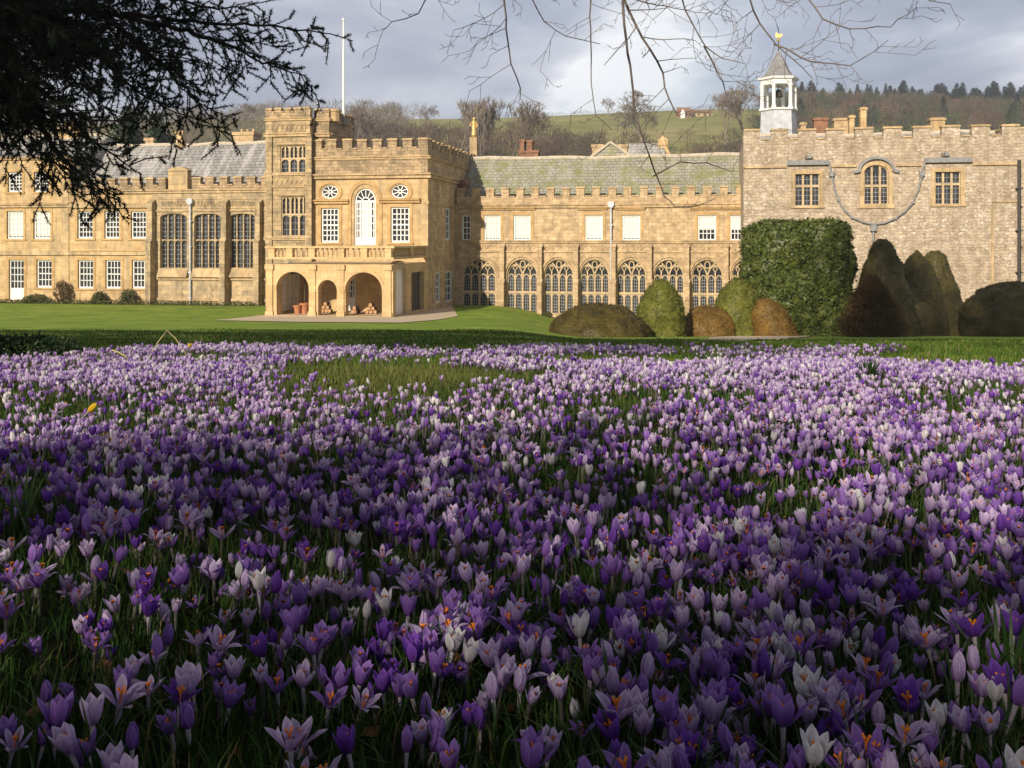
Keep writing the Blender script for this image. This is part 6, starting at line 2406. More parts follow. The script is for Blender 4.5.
def build_beech():
    e = thing('bare_overhanging_tree', 'bare tree whose thin drooping twigs hang across the top of the view', 'tree', (8.6, 5.0, g1(8.6, 5.0)))
    b = Vector(e.location)
    BASE[e.name] = b
    t = MB()
    t.tube([(8.6, 5, b.z - .3), (8.55, 5, b.z + .6), (8.3, 5.1, b.z + 4), (7.7, 5.6, b.z + 6.6)], [0.55, 0.4, 0.33, 0.26], 12)
    t.build('trunk', PM['nearbark'], e, smooth=True)
    rr = random.Random(31)
    S = ([], [], [], [])

    def add(p, q, r, r2):
        S[0].append(p); S[1].append(q); S[2].append(r); S[3].append(r2)

    def twig(p, d, ln, r, lev):
        n = max(2, int(ln / 0.09))
        q = p
        for k in range(n):
            d = (d + Vector((rr.gauss(0, .13), rr.gauss(0, .13), rr.gauss(0.012, .10)))).normalized()
            q2 = q + d * (ln / n)
            r2 = r * (1 - 0.55 / n)
            add(q, q2, r, r2)
            if lev < 4 and rr.random() < (0.85 if lev < 2 else 0.6 if lev < 3 else 0.3):
                side = d.cross(Vector((rr.gauss(0, .5), 1, rr.gauss(0, .5)))).normalized() * rr.choice((1, -1))
                twig(q2, (d * 0.75 + side * rr.uniform(.4, .95)).normalized(), ln * rr.uniform(0.25, 0.6), r2 * 0.62, lev + 1)
            q, r = q2, r2

    def limb(pts, y, r0, r1, side_len=0.75, dens=0.75, lev=1):
        P = [wp(a, c, y + rr.gauss(0, .06)) for a, c in pts]
        Q = []
        for i in range(len(P) - 1):
            m = max(2, int((P[i + 1] - P[i]).length / 0.1))
            for k in range(m):
                Q.append(P[i].lerp(P[i + 1], k / m) + Vector((rr.gauss(0, .006), 0, rr.gauss(0, .006))))
        Q.append(P[-1])
        n = len(Q) - 1
        for k in range(n):
            ra, rb = r0 + (r1 - r0) * k / n, r0 + (r1 - r0) * (k + 1) / n
            add(Q[k], Q[k + 1], ra, rb)
            if rr.random() < dens:
                d = (Q[k + 1] - Q[k]).normalized()
                s = d.cross(Vector((0, 1, 0))).normalized() * rr.choice((1, -1)) + Vector((0, rr.gauss(0, .5), rr.uniform(-.1, .25)))
                twig(Q[k + 1], (d * rr.uniform(.4, .8) + s * 0.8).normalized(), side_len * rr.uniform(.35, 1.0) * (1 - .45 * k / n), max(.0022, rb * .5), lev)

    y = 8.2
    top = wp(470, -420, y)
    # the great limb from the trunk, above the frame, and the limbs that hang from it
    tk = Vector((7.7, 5.6, b.z + 6.6))
    arc = [tk, Vector((5.6, 6.6, 9.1)), Vector((3.4, 7.6, 9.2)), Vector((1.4, 8.1, 8.9)), Vector((-0.4, 8.3, 8.5)), Vector((-1.2, 8.3, 8.1))]
    for i in range(5):
        m = 6
        for k in range(m):
            p, q = arc[i].lerp(arc[i + 1], k / m), arc[i].lerp(arc[i + 1], (k + 1) / m)
            f0 = (i + k / m) / 5
            add(p, q, 0.17 - .12 * f0, 0.17 - .12 * (f0 + .03))
    limb([(455, -240), (488, -90), (503, -10), (507, 30), (511, 64), (521, 88), (520, 100)], y, .017, .004)
    limb([(430, -200), (450, -90), (440, -20), (418, 14), (392, 22), (383, 30)], y, .012, .003, .5)
    limb([(560, -230), (585, -110), (592, -20), (590, 40), (591, 84), (595, 116), (612, 130)], y, .013, .003, .5, .55)
    limb([(590, -250), (612, -100), (622, -5), (636, 26), (650, 48), (662, 74), (668, 98), (678, 116)], y, .027, .005, .8, .8)
    limb([(622, -5), (626, 40), (632, 80), (636, 116), (645, 142), (654, 170), (664, 196), (676, 206), (700, 206), (716, 198)], y, .012, .003, .38, .3)
    limb([(640, -250), (664, -100), (680, -6), (694, 26), (706, 46), (722, 58), (746, 64)], y, .017, .003, .75, .8)
    limb([(706, 46), (718, 72), (726, 92), (722, 108)], y, .008, .003, .45, .7)
    limb([(690, -260), (726, -100), (748, -4), (760, 24), (775, 44), (794, 60), (812, 78)], y, .020, .004, .8, .85)
    limb([(775, 44), (812, 62), (850, 66), (872, 52), (888, 40)], y, .008, .003, .5, .7)
    limb([(790, -220), (800, -80), (806, -4), (822, 18), (850, 30), (890, 26), (916, 8)], y, .014, .003, .6, .7)
    limb([(880, -200), (890, -60), (908, -10), (930, 0), (950, 4)], y, .01, .003, .4, .5)
    limb([(640, -120), (560, -40), (530, -4), (545, 22), (566, 36), (600, 44)], y, .012, .003, .6, .7)
    limb([(653, 176), (680, 162), (706, 164), (732, 172), (738, 160)], y, .006, .003, .2, .25)
    # connect the hanging limbs to the great limb
    for px, py in ((455, -240), (430, -200), (560, -230), (590, -250), (640, -250), (690, -260), (790, -220), (880, -200), (640, -120)):
        p = wp(px, py, y)
        c = min((arc[i].lerp(arc[i + 1], k / 6) for i in range(5) for k in range(7)), key=lambda w_: (w_ - p).length)
        add(c, p, .04, .03)
    o3 = np.array(b)[None]
    v, f = seg_mesh(np.array([tuple(p) for p in S[0]]) - o3, np.array([tuple(p) for p in S[1]]) - o3, np.maximum(S[2], .0021), np.maximum(S[3], .0017), 5)
    mesh_np('branches', v, f, PM['nearbark'], e, smooth=True)


def shade_tree(name, label, x, y, h, z_lo, r, n, leaf, seed, mat, trunk_r=0.3, shape=1.0, off=(0, 0)):
    """an evergreen behind the camera: only its shade reaches the picture"""
    rng = np.random.default_rng(seed)
    z0 = g1(x, y)
    e = thing(name, label, 'tree', (x, y, z0))
    MB().tube([(0, 0, -0.4), (0.05, 0, 0.6), (0, 0.05, h * 0.5), (0, 0, h * 0.95)], [trunk_r * 1.4, trunk_r, trunk_r * .7, trunk_r * .2], 10).build('trunk', PM['cedarbark'], e, smooth=True)
    k = 26
    cen = []
    for _ in range(k):
        t = rng.random()
        a = rng.uniform(0, 6.28)
        q = r * (1 - t) ** (0.6 * shape) * np.sqrt(rng.random())
        cen.append((off[0] + q * math.cos(a), off[1] + q * math.sin(a), z_lo + (h - z_lo) * t))
    cen = np.array(cen)
    idx = rng.integers(k, size=n)
    C = cen[idx] + rng.normal(size=(n, 3)) * np.array([[r * .27, r * .27, (h - z_lo) * 0.09]])
    C[:, 2] = np.clip(C[:, 2], z_lo * 0.9, h)
    v, f = leaf_cards(C, rand_unit(n, rng), leaf, 0.6, rng)
    mesh_np('crown', v, f, mat, e)
    return e


def build_behind():
    """trees behind the photographer; the low sun comes through and over them"""
    rr = random.Random(2)
    n = 0
    for k in range(10):
        s = -9.5 + 1.9 * k                       # along the row, square to the sun
        d = 11.5 + rr.uniform(-0.8, 0.8)
        x = SUN_H.x * d + 0.899 * s
        y = SUN_H.y * d - 0.439 * s
        reach = float(np.interp(s, [-6, -4, -2, 0, 3, 8], [0.3, 1.3, 2.5, 3.5, 4.3, 5.0]))
        h = (d + reach) * 0.368 + rr.uniform(-0.9, 0.7)
        shade_tree('yew_tree', 'dark yew in the row behind the crocus bed', x, y, h, 0.3, 1.65, 2300, 0.19, 60 + k, PM['evergreen'], 0.22, 0.4)['group'] = 'yews in a row behind the crocus bed'
    for k, (s, d, h, r, so) in enumerate(((-8.3, 13, 28, 3.3, 3.4), (3.6, 13.5, 28, 3.3, -2.6), (4.6, 15.5, 29, 3.0, 0.6))):
        x = SUN_H.x * d + 0.899 * s
        y = SUN_H.y * d - 0.439 * s
        shade_tree('pine_tree', 'tall bare-stemmed pine behind the crocus bed', x, y, h, 15.5, r, 6500, 0.36, 90 + k, PM['evergreen'], 0.24, 0.3, (0.899 * so, -0.439 * so))['group'] = 'pines behind the crocus bed'


def build_wall_plants():
    y = 72
    for k, (px, w, h, m, lab) in enumerate(((62, 14, 24, 'redtwig', 'russet climbing shrub on the wall between the left ground floor windows'), (99, 13, 12, 'shrub', 'small green shrub below the left of the three sash windows'), (128, 15, 15, 'shrub', 'bushy green shrub between the middle and right sash windows'), (35, 22, 9, 'shrub', 'low dark bush beside the white garden door'), (547, 10, 5, 'shrub', 'small plant at the foot of the cloister wall'), (760, 22, 9, 'shrub', 'leafy bush at the foot of the stout green egg yew'))):
        u_ = U(px, V_HALL - 0.5)
        yy = depth(u_, V_HALL - 0.6) if px < 300 else (71.0 if px < 700 else 49.5)
        loose_shrub('wall_shrub', lab, px, 0, w, h, yy, PM[m], n=1500, leaf=0.13, seed=k)
    # planted strip along the foot of the hall
    rng = np.random.default_rng(5)
    n = 2600
    us = rng.uniform(U(0, V_HALL), U(262, V_HALL), n)
    vs = rng.uniform(V_HALL - 1.5, V_HALL - 0.35, n)
    X = us * CT + vs * ST
    Y = Y0 - us * ST + vs * CT
    C = np.stack([X, Y, gz(X, Y) + rng.random(n) ** 1.5 * 0.3], -1)
    v, f = leaf_cards(C, rand_unit(n, rng) + np.array([[0, 0, .6]]), 0.2, 0.4, rng)
    o = mesh_np('border_plants', v, f, PM['shrub'])
    tag(o, 'narrow strip of low plants along the foot of the hall wall', 'flower bed', kind='stuff')


def build_paths():
    pts = [gp(214, 322), gp(255, 317)]
    P = [gp(212, 320.6), gp(300, 322.4), gp(400, 323.2), gp(438, 320), gp(458, 316.2)]
    Wp = lambda px, v: tuple(W(U(px, v), v, 0).xy)
    outline = P + [Wp(452, -1.2), Wp(428, V_SAL - 0.1), tuple(W(U_SAL_R + 0.2, V_POR - 0.2, 0).xy), tuple(W(U(262, V_POR), V_POR - 0.1, 0).xy), tuple(W(U(262, V_POR) - 0.5, V_POR + 3, 0).xy)]
    path('gravel_path', outline, M['gravel'], 0.03)
    path('gravel_walk', [gp(690, 342), gp(760, 340.5), gp(812, 336.5), gp(800, 331.5), gp(770, 333.5), gp(715, 337.5)], M['gravel'], 0.03)


build_paths()
build_topiary()
build_wall_plants()
build_far()
build_cedar()
build_beech()
build_behind()
# ------------------------------------------------------------------ the crocus bed
def petal(openness, L, Wd, phi, rows, cols, inner, jit=(0, 0)):
    """one tepal: a cupped, pointed leaf that rises from the throat and opens outwards"""
    ts = np.linspace(0, 1, rows)
    a0, a1, a2 = [(62, -2, -16), (58, 16, 14), (52, 44, 66)][openness]
    a1, a2 = a1 + jit[0], a2 + jit[1]
    if inner:
        a1, a2 = a1 - 3, a2 - 5
    al = np.interp(ts, [0, 0.3, 1.0], [a0, a1, a2]) * math.pi / 180
    r, h = [0.0025], [0.0]
    for i in range(1, rows):
        ds = L / (rows - 1)
        a = (al[i] + al[i - 1]) / 2
        r.append(max(0.001, r[-1] + math.sin(a) * ds))
        h.append(h[-1] + math.cos(a) * ds)
    w = np.interp(ts, [0, 0.2, 0.5, 0.72, 0.88, 1.0], [0.25, 0.62, 1.0, 0.92, 0.55, 0.04]) * Wd
    ss_ = np.linspace(-1, 1, cols)
    V, TT = [], []
    cup = (0.0105, 0.013, 0.02)[openness]
    for i in range(rows):
        na = al[i]
        for s in ss_:
            lat = s * w[i] / 2
            inn = (lat ** 2) / (2 * cup)
            rr_ = r[i] - inn * math.cos(na)
            zz = h[i] + inn * math.sin(na)
            V.append((rr_ * math.cos(phi) - lat * math.sin(phi), rr_ * math.sin(phi) + lat * math.cos(phi), zz))
            TT.append((ts[i], abs(s)))
    F = []
    for i in range(rows - 1):
        for j in range(cols - 1):
            a = i * cols + j
            F.append((a, a + 1, a + cols + 1, a + cols))
    return np.array(V), np.array(F), np.array(TT)


def flower_arrays(openness, rows, cols, seed=0):
    rng = random.Random(seed)
    VS, FS, TS, o = [], [], [], 0
    for k in range(6):
        inner = k % 2
        L = 0.041 * (0.93 if inner else 1.0) * rng.uniform(0.92, 1.06)
        Wd = (0.0165, 0.0172, 0.0142)[openness] * (0.95 if inner else 1.0)
        v, f, t = petal(openness, L, Wd, k * math.pi / 3 + rng.uniform(-.13, .13), rows, cols, inner, (rng.gauss(0, (2, 7, 9)[openness]), rng.gauss(0, (4, 13, 22)[openness])))
        if inner:
            v[:, 2] += 0.0012
        VS.append(v)
        FS.append(f + o)
        TS.append(t)
        o += len(v)
    return np.concatenate(VS), np.concatenate(FS), np.concatenate(TS)


TINTS = {  # throat, body, tip
    'deep violet': ((0.115, 0.03, 0.25), (0.175, 0.055, 0.42), (0.26, 0.105, 0.55)),
    'mid purple': ((0.20, 0.075, 0.34), (0.30, 0.145, 0.54), (0.42, 0.25, 0.66)),
    'pale lilac': ((0.38, 0.21, 0.48), (0.58, 0.42, 0.73), (0.77, 0.64, 0.86)),
    'creamy white': ((0.62, 0.56, 0.60), (0.82, 0.79, 0.82), (0.88, 0.86, 0.88)),
    'yellow': ((0.75, 0.42, 0.02), (0.85, 0.58, 0.03), (0.90, 0.68, 0.06)),
}
TNAMES = list(TINTS)[:4]
ONAMES = ['closed', 'half open', 'wide open']


def tint_cols(T, tint, vein=True):
    c0, c1, c2 = (np.array(c) for c in TINTS[tint])
    t, s = T[:, 0:1], T[:, 1:2]
    c = np.where(t < 0.5, c0 + (c1 - c0) * (t / 0.5), c1 + (c2 - c1) * ((t - 0.5) / 0.5))
    if vein:
        c = c * (0.74 + 0.36 * s)
    return c


def petal_mat():
    """translucent petals; fine darker veins run from the throat to the tip"""
    m, t, b, o = new_mat('crocus_petals')
    L = t.links.new
    a = nd(t, 'ShaderNodeAttribute', attribute_name='Col')
    v = nd(t, 'ShaderNodeAttribute', attribute_name='vein')
    mu = nd(t, 'ShaderNodeMath', operation='MULTIPLY', n1=30.0)
    L(v.outputs['Fac'], mu.inputs[0])
    sn = nd(t, 'ShaderNodeMath', operation='SINE')
    L(mu.outputs[0], sn.inputs[0])
    mr = nd(t, 'ShaderNodeMapRange', n1=-1.0, n2=1.0, n3=0.74, n4=1.12)
    L(sn.outputs[0], mr.inputs[0])
    col = mixc(t, 1.0, a.outputs['Color'], mr.outputs[0], 'MULTIPLY')
    tc = nd(t, 'ShaderNodeTexCoord')
    n = nd(t, 'ShaderNodeTexNoise', i_Scale=260.0, i_Detail=2.0)
    L(tc.outputs['Object'], n.inputs['Vector'])
    col = mixc(t, 1.0, col, ramp(t, n.outputs['Fac'], [(0.3, 0.86), (0.7, 1.10)]), 'MULTIPLY')
    L(col, b.inputs['Base Color'])
    b.inputs['Roughness'].default_value = 0.62
    b.inputs['Specular IOR Level'].default_value = 0.15
    tr = nd(t, 'ShaderNodeBsdfTranslucent')
    L(col, tr.inputs['Color'])
    mx = nd(t, 'ShaderNodeMixShader', n0=0.42)
    L(b.outputs[0], mx.inputs[1])
    L(tr.outputs[0], mx.inputs[2])
    L(mx.outputs[0], o.inputs['Surface'])
    return m


def bed_density(x, y):
    """how thick the crocuses stand, 0..1"""
    n = mnoise.fractal(Vector((x * 0.55 + 3, y * 0.55, 1.3)), 1.0, 2.0, 3)
    n2 = mnoise.noise(Vector((x * 1.7, y * 1.7, 5.0)))
    d = 0.85 + 0.75 * n + 0.30 * n2
    # grassy gap in the middle distance, left of centre, and a thin strip of grass before the far rows
    g = math.exp(-((x + 0.75) / 0.85) ** 2 - ((y - 6.6) / 0.8) ** 2)
    d -= 1.7 * g
    g = math.exp(-((y - 8.5) / 0.55) ** 2) * (1.0 if -3 < x < 6 else 0.3)
    d -= g
    if x > 1.4 and y > 8.0:
        d -= 0.45
    far = 10.0 + 0.5 * math.sin(x * 0.7 + 1.0) + (0.4 if x < -1 else 0)
    d -= max(0, (y - far) * 1.6)
    if x < -3.4 and y > 8.6:
        d -= 0.5
    return max(0.0, min(1.25, d))


def build_bed():
    rng = np.random.default_rng(41)
    rr = random.Random(41)
    pos = []
    y = 0.62
    # clumps scattered by area, each of several corms
    def half(yy):
        return 0.53 * yy * 1.12 + 1.7
    bands = np.linspace(0.3, 12.2, 62)
    for b0, b1 in zip(bands, bands[1:]):
        ym = (b0 + b1) / 2
        area = 2 * half(ym) * (b1 - b0)
        dens = 168 if ym < 2.4 else 142 if ym < 3.5 else 132 if ym < 8 else 118
        for _ in range(int(area * dens + rng.random())):
            cx, cy = rng.uniform(-half(ym), half(ym)), rng.uniform(b0, b1)
            d = bed_density(cx, cy)
            if rng.random() > d * 0.92:
                continue
            k = max(1, int(rng.gamma(2.0, 2.1) * (0.6 + 0.5 * min(1, d))))
            hue = rr.random()
            for _ in range(k):
                a, q = rng.uniform(0, 6.28), 0.075 * math.sqrt(rng.random()) * (1 + 0.10 * k)
                x_, y_ = cx + q * math.cos(a), cy + q * math.sin(a)
                # a clump leans to one colour
                u_ = rr.random() * 0.55 + hue * 0.45
                w_ = min(1.0, max(0.0, (y_ - 2.2) / 3.5))  # paler mix farther back puts the sunlit band into the flower colours
                if u_ < 0.27 - 0.14 * w_:
                    tint = 0
                elif u_ < 0.54 - 0.24 * w_:
                    tint = 1
                elif u_ < 0.85 - 0.10 * w_:
                    tint = 2
                else:
                    tint = 3
                u_ = rr.random()
                near = y_ < 2.2
                op = 0 if u_ < (0.27 if near else 0.32) else (1 if u_ < (0.70 if near else 0.88) else 2)
                if tint == 3 and op == 2:
                    op = 1
                pos.append((x_, y_, tint, op, rng.uniform(0.52, 0.95) * (1.0 if y_ < 6 else 1.12), rng.uniform(0, 6.28), (rng.uniform(0.65, 1.25) if rng.random() < 0.06 else rng.uniform(0, 0.42) ** 1.1), rng.uniform(0, 6.28), rng.uniform(0.034, 0.075)))
    P = np.array(pos)
    zg = gz(P[:, 0], P[:, 1])
    stem = P[:, 8]
    zt = zg + stem + 0.02
    sx = CX + P[:, 0] / P[:, 1] * FPX
    sy = HY + (EYE - zt) / P[:, 1] * FPX
    inside = (sx > -8) & (sx < 1032) & (sy < 785) & (sy > 0)
    size = P[:, 4] / P[:, 1]
    order = np.argsort(-np.where(inside, size, -1))
    single = set(order[:300].tolist())
    rest = np.array([i for i in range(len(P)) if i not in single])

    petal_m = petal_mat()
    stem_m = plain('crocus_tube', (0.34, 0.30, 0.33), 0.5, 0.15, 30.0)
    stig_m = plain('crocus_stigma', (0.72, 0.21, 0.02), 0.5, 0.15, 40.0)
    leaf_m = leafy('crocus_leaf', (0.018, 0.045, 0.010), (0.05, 0.10, 0.022), scale=9.0, trans=0.25, rough=0.45)

    # --- the 300 nearest, each a plant of its own
    protos = {}
    K = [0]

    def leaves_mesh(seed):
        r2 = np.random.default_rng(seed)
        vs, fs = [], []
        for k in range(int(r2.integers(3, 6))):
            a = r2.uniform(0, 6.28)
            L, lean, w = r2.uniform(0.06, 0.12), r2.uniform(0.25, 0.8), r2.uniform(0.0016, 0.0026)
            o = len(vs)
            for i in range(5):
                t = i / 4
                r_, z_ = L * lean * t ** 1.5, L * (t - 0.32 * lean * t * t)
                c = np.array([r_ * math.cos(a), r_ * math.sin(a), z_])
                s = np.array([-math.sin(a), math.cos(a), 0]) * w * (1 - 0.85 * t ** 3)
                vs += [c - s, c + s]
            fs += [(o + 2 * i, o + 2 * i + 1, o + 2 * i + 3, o + 2 * i + 2) for i in range(4)]
        return np.array(vs), np.array(fs)

    def make(tint, op, var):
        e = thing('crocus', '', 'crocus')
        v, f, T = flower_arrays(op, 8, 5, seed=var * 7 + op)
        st = 0.055
        v[:, 2] += st
        c = tint_cols(T, TNAMES[tint])
        fo = mesh_np('flower', v, f, petal_m, e, colors=c, smooth=True)
        fo.data.attributes.new('vein', 'FLOAT', 'POINT').data.foreach_set('value', np.ascontiguousarray(T[:, 1], dtype=np.float32))
        MB().tube([(0.002, 0, -0.02), (0.0015, 0.001, st * 0.5), (0, 0, st + 0.004)], [0.0022, 0.0024, 0.0036], 6).build('stem', stem_m, e, smooth=True)
        if op:
            m = MB()
            m.tube([(0, 0, st + 0.002), (0, 0, st + 0.018)], [0.0011, 0.0012], 5)
            for k in range(3):
                a = k * 2.09 + 0.4
                m.tube([(0, 0, st + 0.016), (0.003 * math.cos(a), 0.003 * math.sin(a), st + 0.023), (0.0055 * math.cos(a), 0.0055 * math.sin(a), st + 0.026)], [0.0011, 0.0015, 0.0019], 5)
            m.build('stigma', stig_m, e)
        v, f = leaves_mesh(var * 31 + tint * 7 + op)
        mesh_np('leaves', v, f, leaf_m, e)
        return e

    singles = []
    for i in order[:300]:
        x, y_, tint, op, sc, rot, tilt, tdir, st = P[i]
        tint, op = int(tint), int(op)
        var = rr.randrange(4)
        key = (tint, op, var)
        if key not in protos:
            o = protos[key] = make(tint, op, var)
        else:
            o = dup(protos[key])
        sc2 = sc * (0.85 + 0.15 * st / 0.055)
        o.location = (x, y_, zg[i])
        o.scale = (sc2,) * 3
        q = Matrix.Rotation(tilt, 3, Vector((math.cos(tdir), math.sin(tdir), 0))) @ Matrix.Rotation(rot, 3, 'Z')
        o.rotation_euler = q.to_euler()
        singles.append((o, tint, op, sx[i], sy[i]))

    # names for the places in the bed, then each flower's own label
    def place(px, py):
        col = 'far left' if px < 128 else 'left' if px < 340 else 'left of centre' if px < 512 else 'right of centre' if px < 684 else 'right' if px < 896 else 'far right'
        row = 'front row' if py > 722 else 'second row' if py > 688 else 'third row' if py > 658 else 'fourth row'
        return row, col
    nth = lambda k: ORD[k] if k < len(ORD) else f'{k + 1}th'
    ORD = ['first', 'second', 'third', 'fourth', 'fifth', 'sixth', 'seventh', 'eighth', 'ninth', 'tenth', 'eleventh', 'twelfth', 'thirteenth', 'fourteenth']
    NUM = ['zero', 'one', 'two', 'three', 'four', 'five', 'six', 'seven', 'eight', 'nine', 'ten', 'eleven', 'twelve', 'thirteen', 'fourteen']
    cl = {}
    for rec in singles:
        cl.setdefault((rec[1], rec[2]) + place(rec[3], rec[4]), []).append(rec)
    for (tint, op, row, col), recs in cl.items():
        recs.sort(key=lambda r_: r_[3])
        n = len(recs)
        base = f'{ONAMES[op]} {TNAMES[tint]} crocus, {row}, {col} of bed'
        for k, rec in enumerate(recs):
            lab = base
            if n > 1:
                lab = f'{ONAMES[op]} {TNAMES[tint]} crocus, {row} {col}, {nth(k)} from left'
            rec[0]['label'] = lab
            rec[0]['group'] = 'crocuses nearest the camera'

    # --- all the others: one mass of flowers
    VS, FS, CS, o = [], [], [], 0
    SV, SF, so = [], [], 0
    temps = {}
    for lod, (r_, c_) in enumerate(((6, 4), (4, 3))):
        for op in range(3):
            for var in range(7):
                temps[lod, op, var] = flower_arrays(op, r_, c_, seed=var * 13 + op)
    for i in rest:
        x, y_, tint, op, sc, rot, tilt, tdir, st = P[i]
        tint, op = int(tint), int(op)
        lod = 0 if y_ < 4.2 else 1
        v, f, T = temps[lod, op, rr.randrange(7)]
        q = np.array(Matrix.Rotation(tilt, 3, Vector((math.cos(tdir), math.sin(tdir), 0))) @ Matrix.Rotation(rot, 3, 'Z'))
        v2 = ((v + np.array([[0, 0, st]])) * sc) @ q.T + np.array([[x, y_, zg[i]]])
        VS.append(v2)
        FS.append(f + o)
        CS.append(tint_cols(T, TNAMES[tint], lod == 0) * rr.uniform(0.85, 1.15))
        o += len(v2)
        # pale tube
        c1 = q @ np.array([0, 0, st * sc]) + np.array([x, y_, zg[i]])
        n = 4
        ring = np.array([(math.cos(k * 1.571), math.sin(k * 1.571), 0) for k in range(n)])
        VS.append(np.concatenate([ring * 0.0022 + np.array([[x, y_, zg[i] - 0.01]]), ring * 0.0036 + c1[None]]))
        FS.append(np.array([(k, (k + 1) % n, n + (k + 1) % n, n + k) for k in range(n)]) + o)
        CS.append(np.tile(np.array([[0.20, 0.19, 0.17]]), (8, 1)))
        o += 8
    fl = mesh_np('crocus_carpet', np.concatenate(VS), np.concatenate(FS), petal_m, colors=np.clip(np.concatenate(CS), 0, 1), smooth=True)
    tag(fl, 'carpet of purple, lilac and white crocuses spreading back to the lawn', 'crocuses', kind='stuff')
    # orange stigmas inside the open flowers of the mass, up to where they can be made out
    sel = [i for i in rest if P[i, 3] >= 1 and P[i, 1] < 5.5]
    base_s = np.array([tuple(p) for p in [(0.0014, 0, 0.004), (-0.0014, 0, 0.004), (0.0055, 0.002, 0.028), (-0.002, 0.0055, 0.028), (-0.004, -0.004, 0.028), (0, 0, 0.019)]])
    fs = np.array([(0, 1, 2), (0, 1, 3), (0, 1, 4), (5, 2, 3), (5, 3, 4), (5, 4, 2)])
    VS, FS, o = [], [], 0
    for i in sel:
        x, y_, tint, op, sc, rot, tilt, tdir, st = P[i]
        q = np.array(Matrix.Rotation(tilt, 3, Vector((math.cos(tdir), math.sin(tdir), 0))) @ Matrix.Rotation(rot, 3, 'Z'))
        VS.append(((base_s + np.array([[0, 0, st]])) * sc) @ q.T + np.array([[x, y_, zg[i]]]))
        FS.append(fs + o)
        o += 6
    sg = mesh_np('carpet_stigmas', np.concatenate(VS), np.concatenate(FS), stig_m, fl)
    sg['kind'] = 'stuff'

    # --- two stray yellow flowers
    for k, (px, py, yy, lab) in enumerate(((187, 357, 9.0, 'small yellow flower by the bent straw stems at the back of the bed'), (75, 421, 4.35, 'single yellow crocus lying among the lilac ones on the left'))):
        x = (px - CX) / FPX * yy
        e = thing('yellow_crocus', lab, 'crocus', (x, yy, g1(x, yy)))
        v, f, T = flower_arrays(1 if k == 0 else 0, 8, 5, seed=3)
        v[:, 2] += 0.06
        mesh_np('flower', v, f, petal_m, e, colors=tint_cols(T, 'yellow'), smooth=True)
        MB().tube([(0, 0, -0.02), (0, 0, 0.064)], [0.0024, 0.0036], 6).build('stem', stem_m, e, smooth=True)
        e.rotation_euler = (0.1, 0.75 if k else 0.2, 0.4)
        e.scale = (1.3,) * 3

    # --- grass
    def blades(name, label, ys, dens, hgt, wid, mat, half_w, ymix=None, seed=0, keep=None, lean=0.55):
        r2 = np.random.default_rng(seed)
        X, Y, HH = [], [], []
        for b0, b1 in zip(ys, ys[1:]):
            hw = half_w((b0 + b1) / 2)
            n = int(2 * hw * (b1 - b0) * dens((b0 + b1) / 2))
            X.append(r2.uniform(-hw, hw, n))
            Y.append(r2.uniform(b0, b1, n))
        X, Y = np.concatenate(X), np.concatenate(Y)
        if keep is not None:
            k = keep(X, Y, r2)
            X, Y = X[k], Y[k]
        n = len(X)
        Zg = gz(X, Y) - 0.004
        Hh = hgt(Y) * r2.uniform(0.45, 1.35, n)
        Wd = wid(Y) * r2.uniform(0.7, 1.3, n)
        a = r2.uniform(0, 6.28, n)
        ln = Hh * lean * r2.uniform(0.2, 1.5, n)
        d = np.stack([np.cos(a), np.sin(a), np.zeros(n)], -1)
        s = np.stack([-np.sin(a + r2.normal(0, .5, n)), np.cos(a), np.zeros(n)], -1) * Wd[:, None] * 0.5
        b = np.stack([X, Y, Zg], -1)
        up = np.array([[0, 0, 1.0]])
        m = b + d * (ln * 0.35)[:, None] + up * (Hh * 0.6)[:, None]
        t = b + d * ln[:, None] + up * (Hh * np.clip(1 - 0.25 * ln / np.maximum(Hh, 1e-6), 0.3, 1))[:, None]
        v = np.stack([b - s, b + s, m - s * 0.8, m + s * 0.8, t], 1)
        base = (np.arange(n) * 5)[:, None]
        f = np.concatenate([base + np.array([[0, 1, 3]]), base + np.array([[0, 3, 2]]), base + np.array([[2, 3, 4]])], 0)
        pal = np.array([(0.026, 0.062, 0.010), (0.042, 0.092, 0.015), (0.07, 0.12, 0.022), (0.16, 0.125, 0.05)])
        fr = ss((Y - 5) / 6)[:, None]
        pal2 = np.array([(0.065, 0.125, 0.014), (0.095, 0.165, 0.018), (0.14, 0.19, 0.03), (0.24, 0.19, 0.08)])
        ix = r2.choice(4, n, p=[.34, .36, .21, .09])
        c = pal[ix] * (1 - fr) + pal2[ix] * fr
        # tawny winter grass in the gap
        g = np.exp(-((X + 0.75) / 0.75) ** 2 - ((Y - 6.6) / 0.95) ** 2)[:, None]
        c = c * (1 - g * 0.6) + np.array([[0.24, 0.21, 0.07]]) * g * 0.6
        c = c * r2.uniform(0.75, 1.3, (n, 1))
        o = mesh_np(name, v.reshape(-1, 3), f, mat, colors=np.repeat(c, 5, 0))
        tag(o, label, 'grass', kind='stuff')
        return o

    gm = attr_mat('grass_blades', rough=0.55, trans=0.35, spec=0.2)
    hw = lambda y_: 0.53 * y_ * 1.12 + 1.7
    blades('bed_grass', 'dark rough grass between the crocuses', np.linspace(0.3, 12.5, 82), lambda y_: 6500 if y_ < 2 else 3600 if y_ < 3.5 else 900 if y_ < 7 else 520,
           lambda Y: np.interp(Y, [0, 3, 8, 12], [0.06, 0.062, 0.062, 0.055]), lambda Y: np.interp(Y, [0, 2, 5, 12], [0.0022, 0.003, 0.006, 0.011]), gm, hw, seed=6)
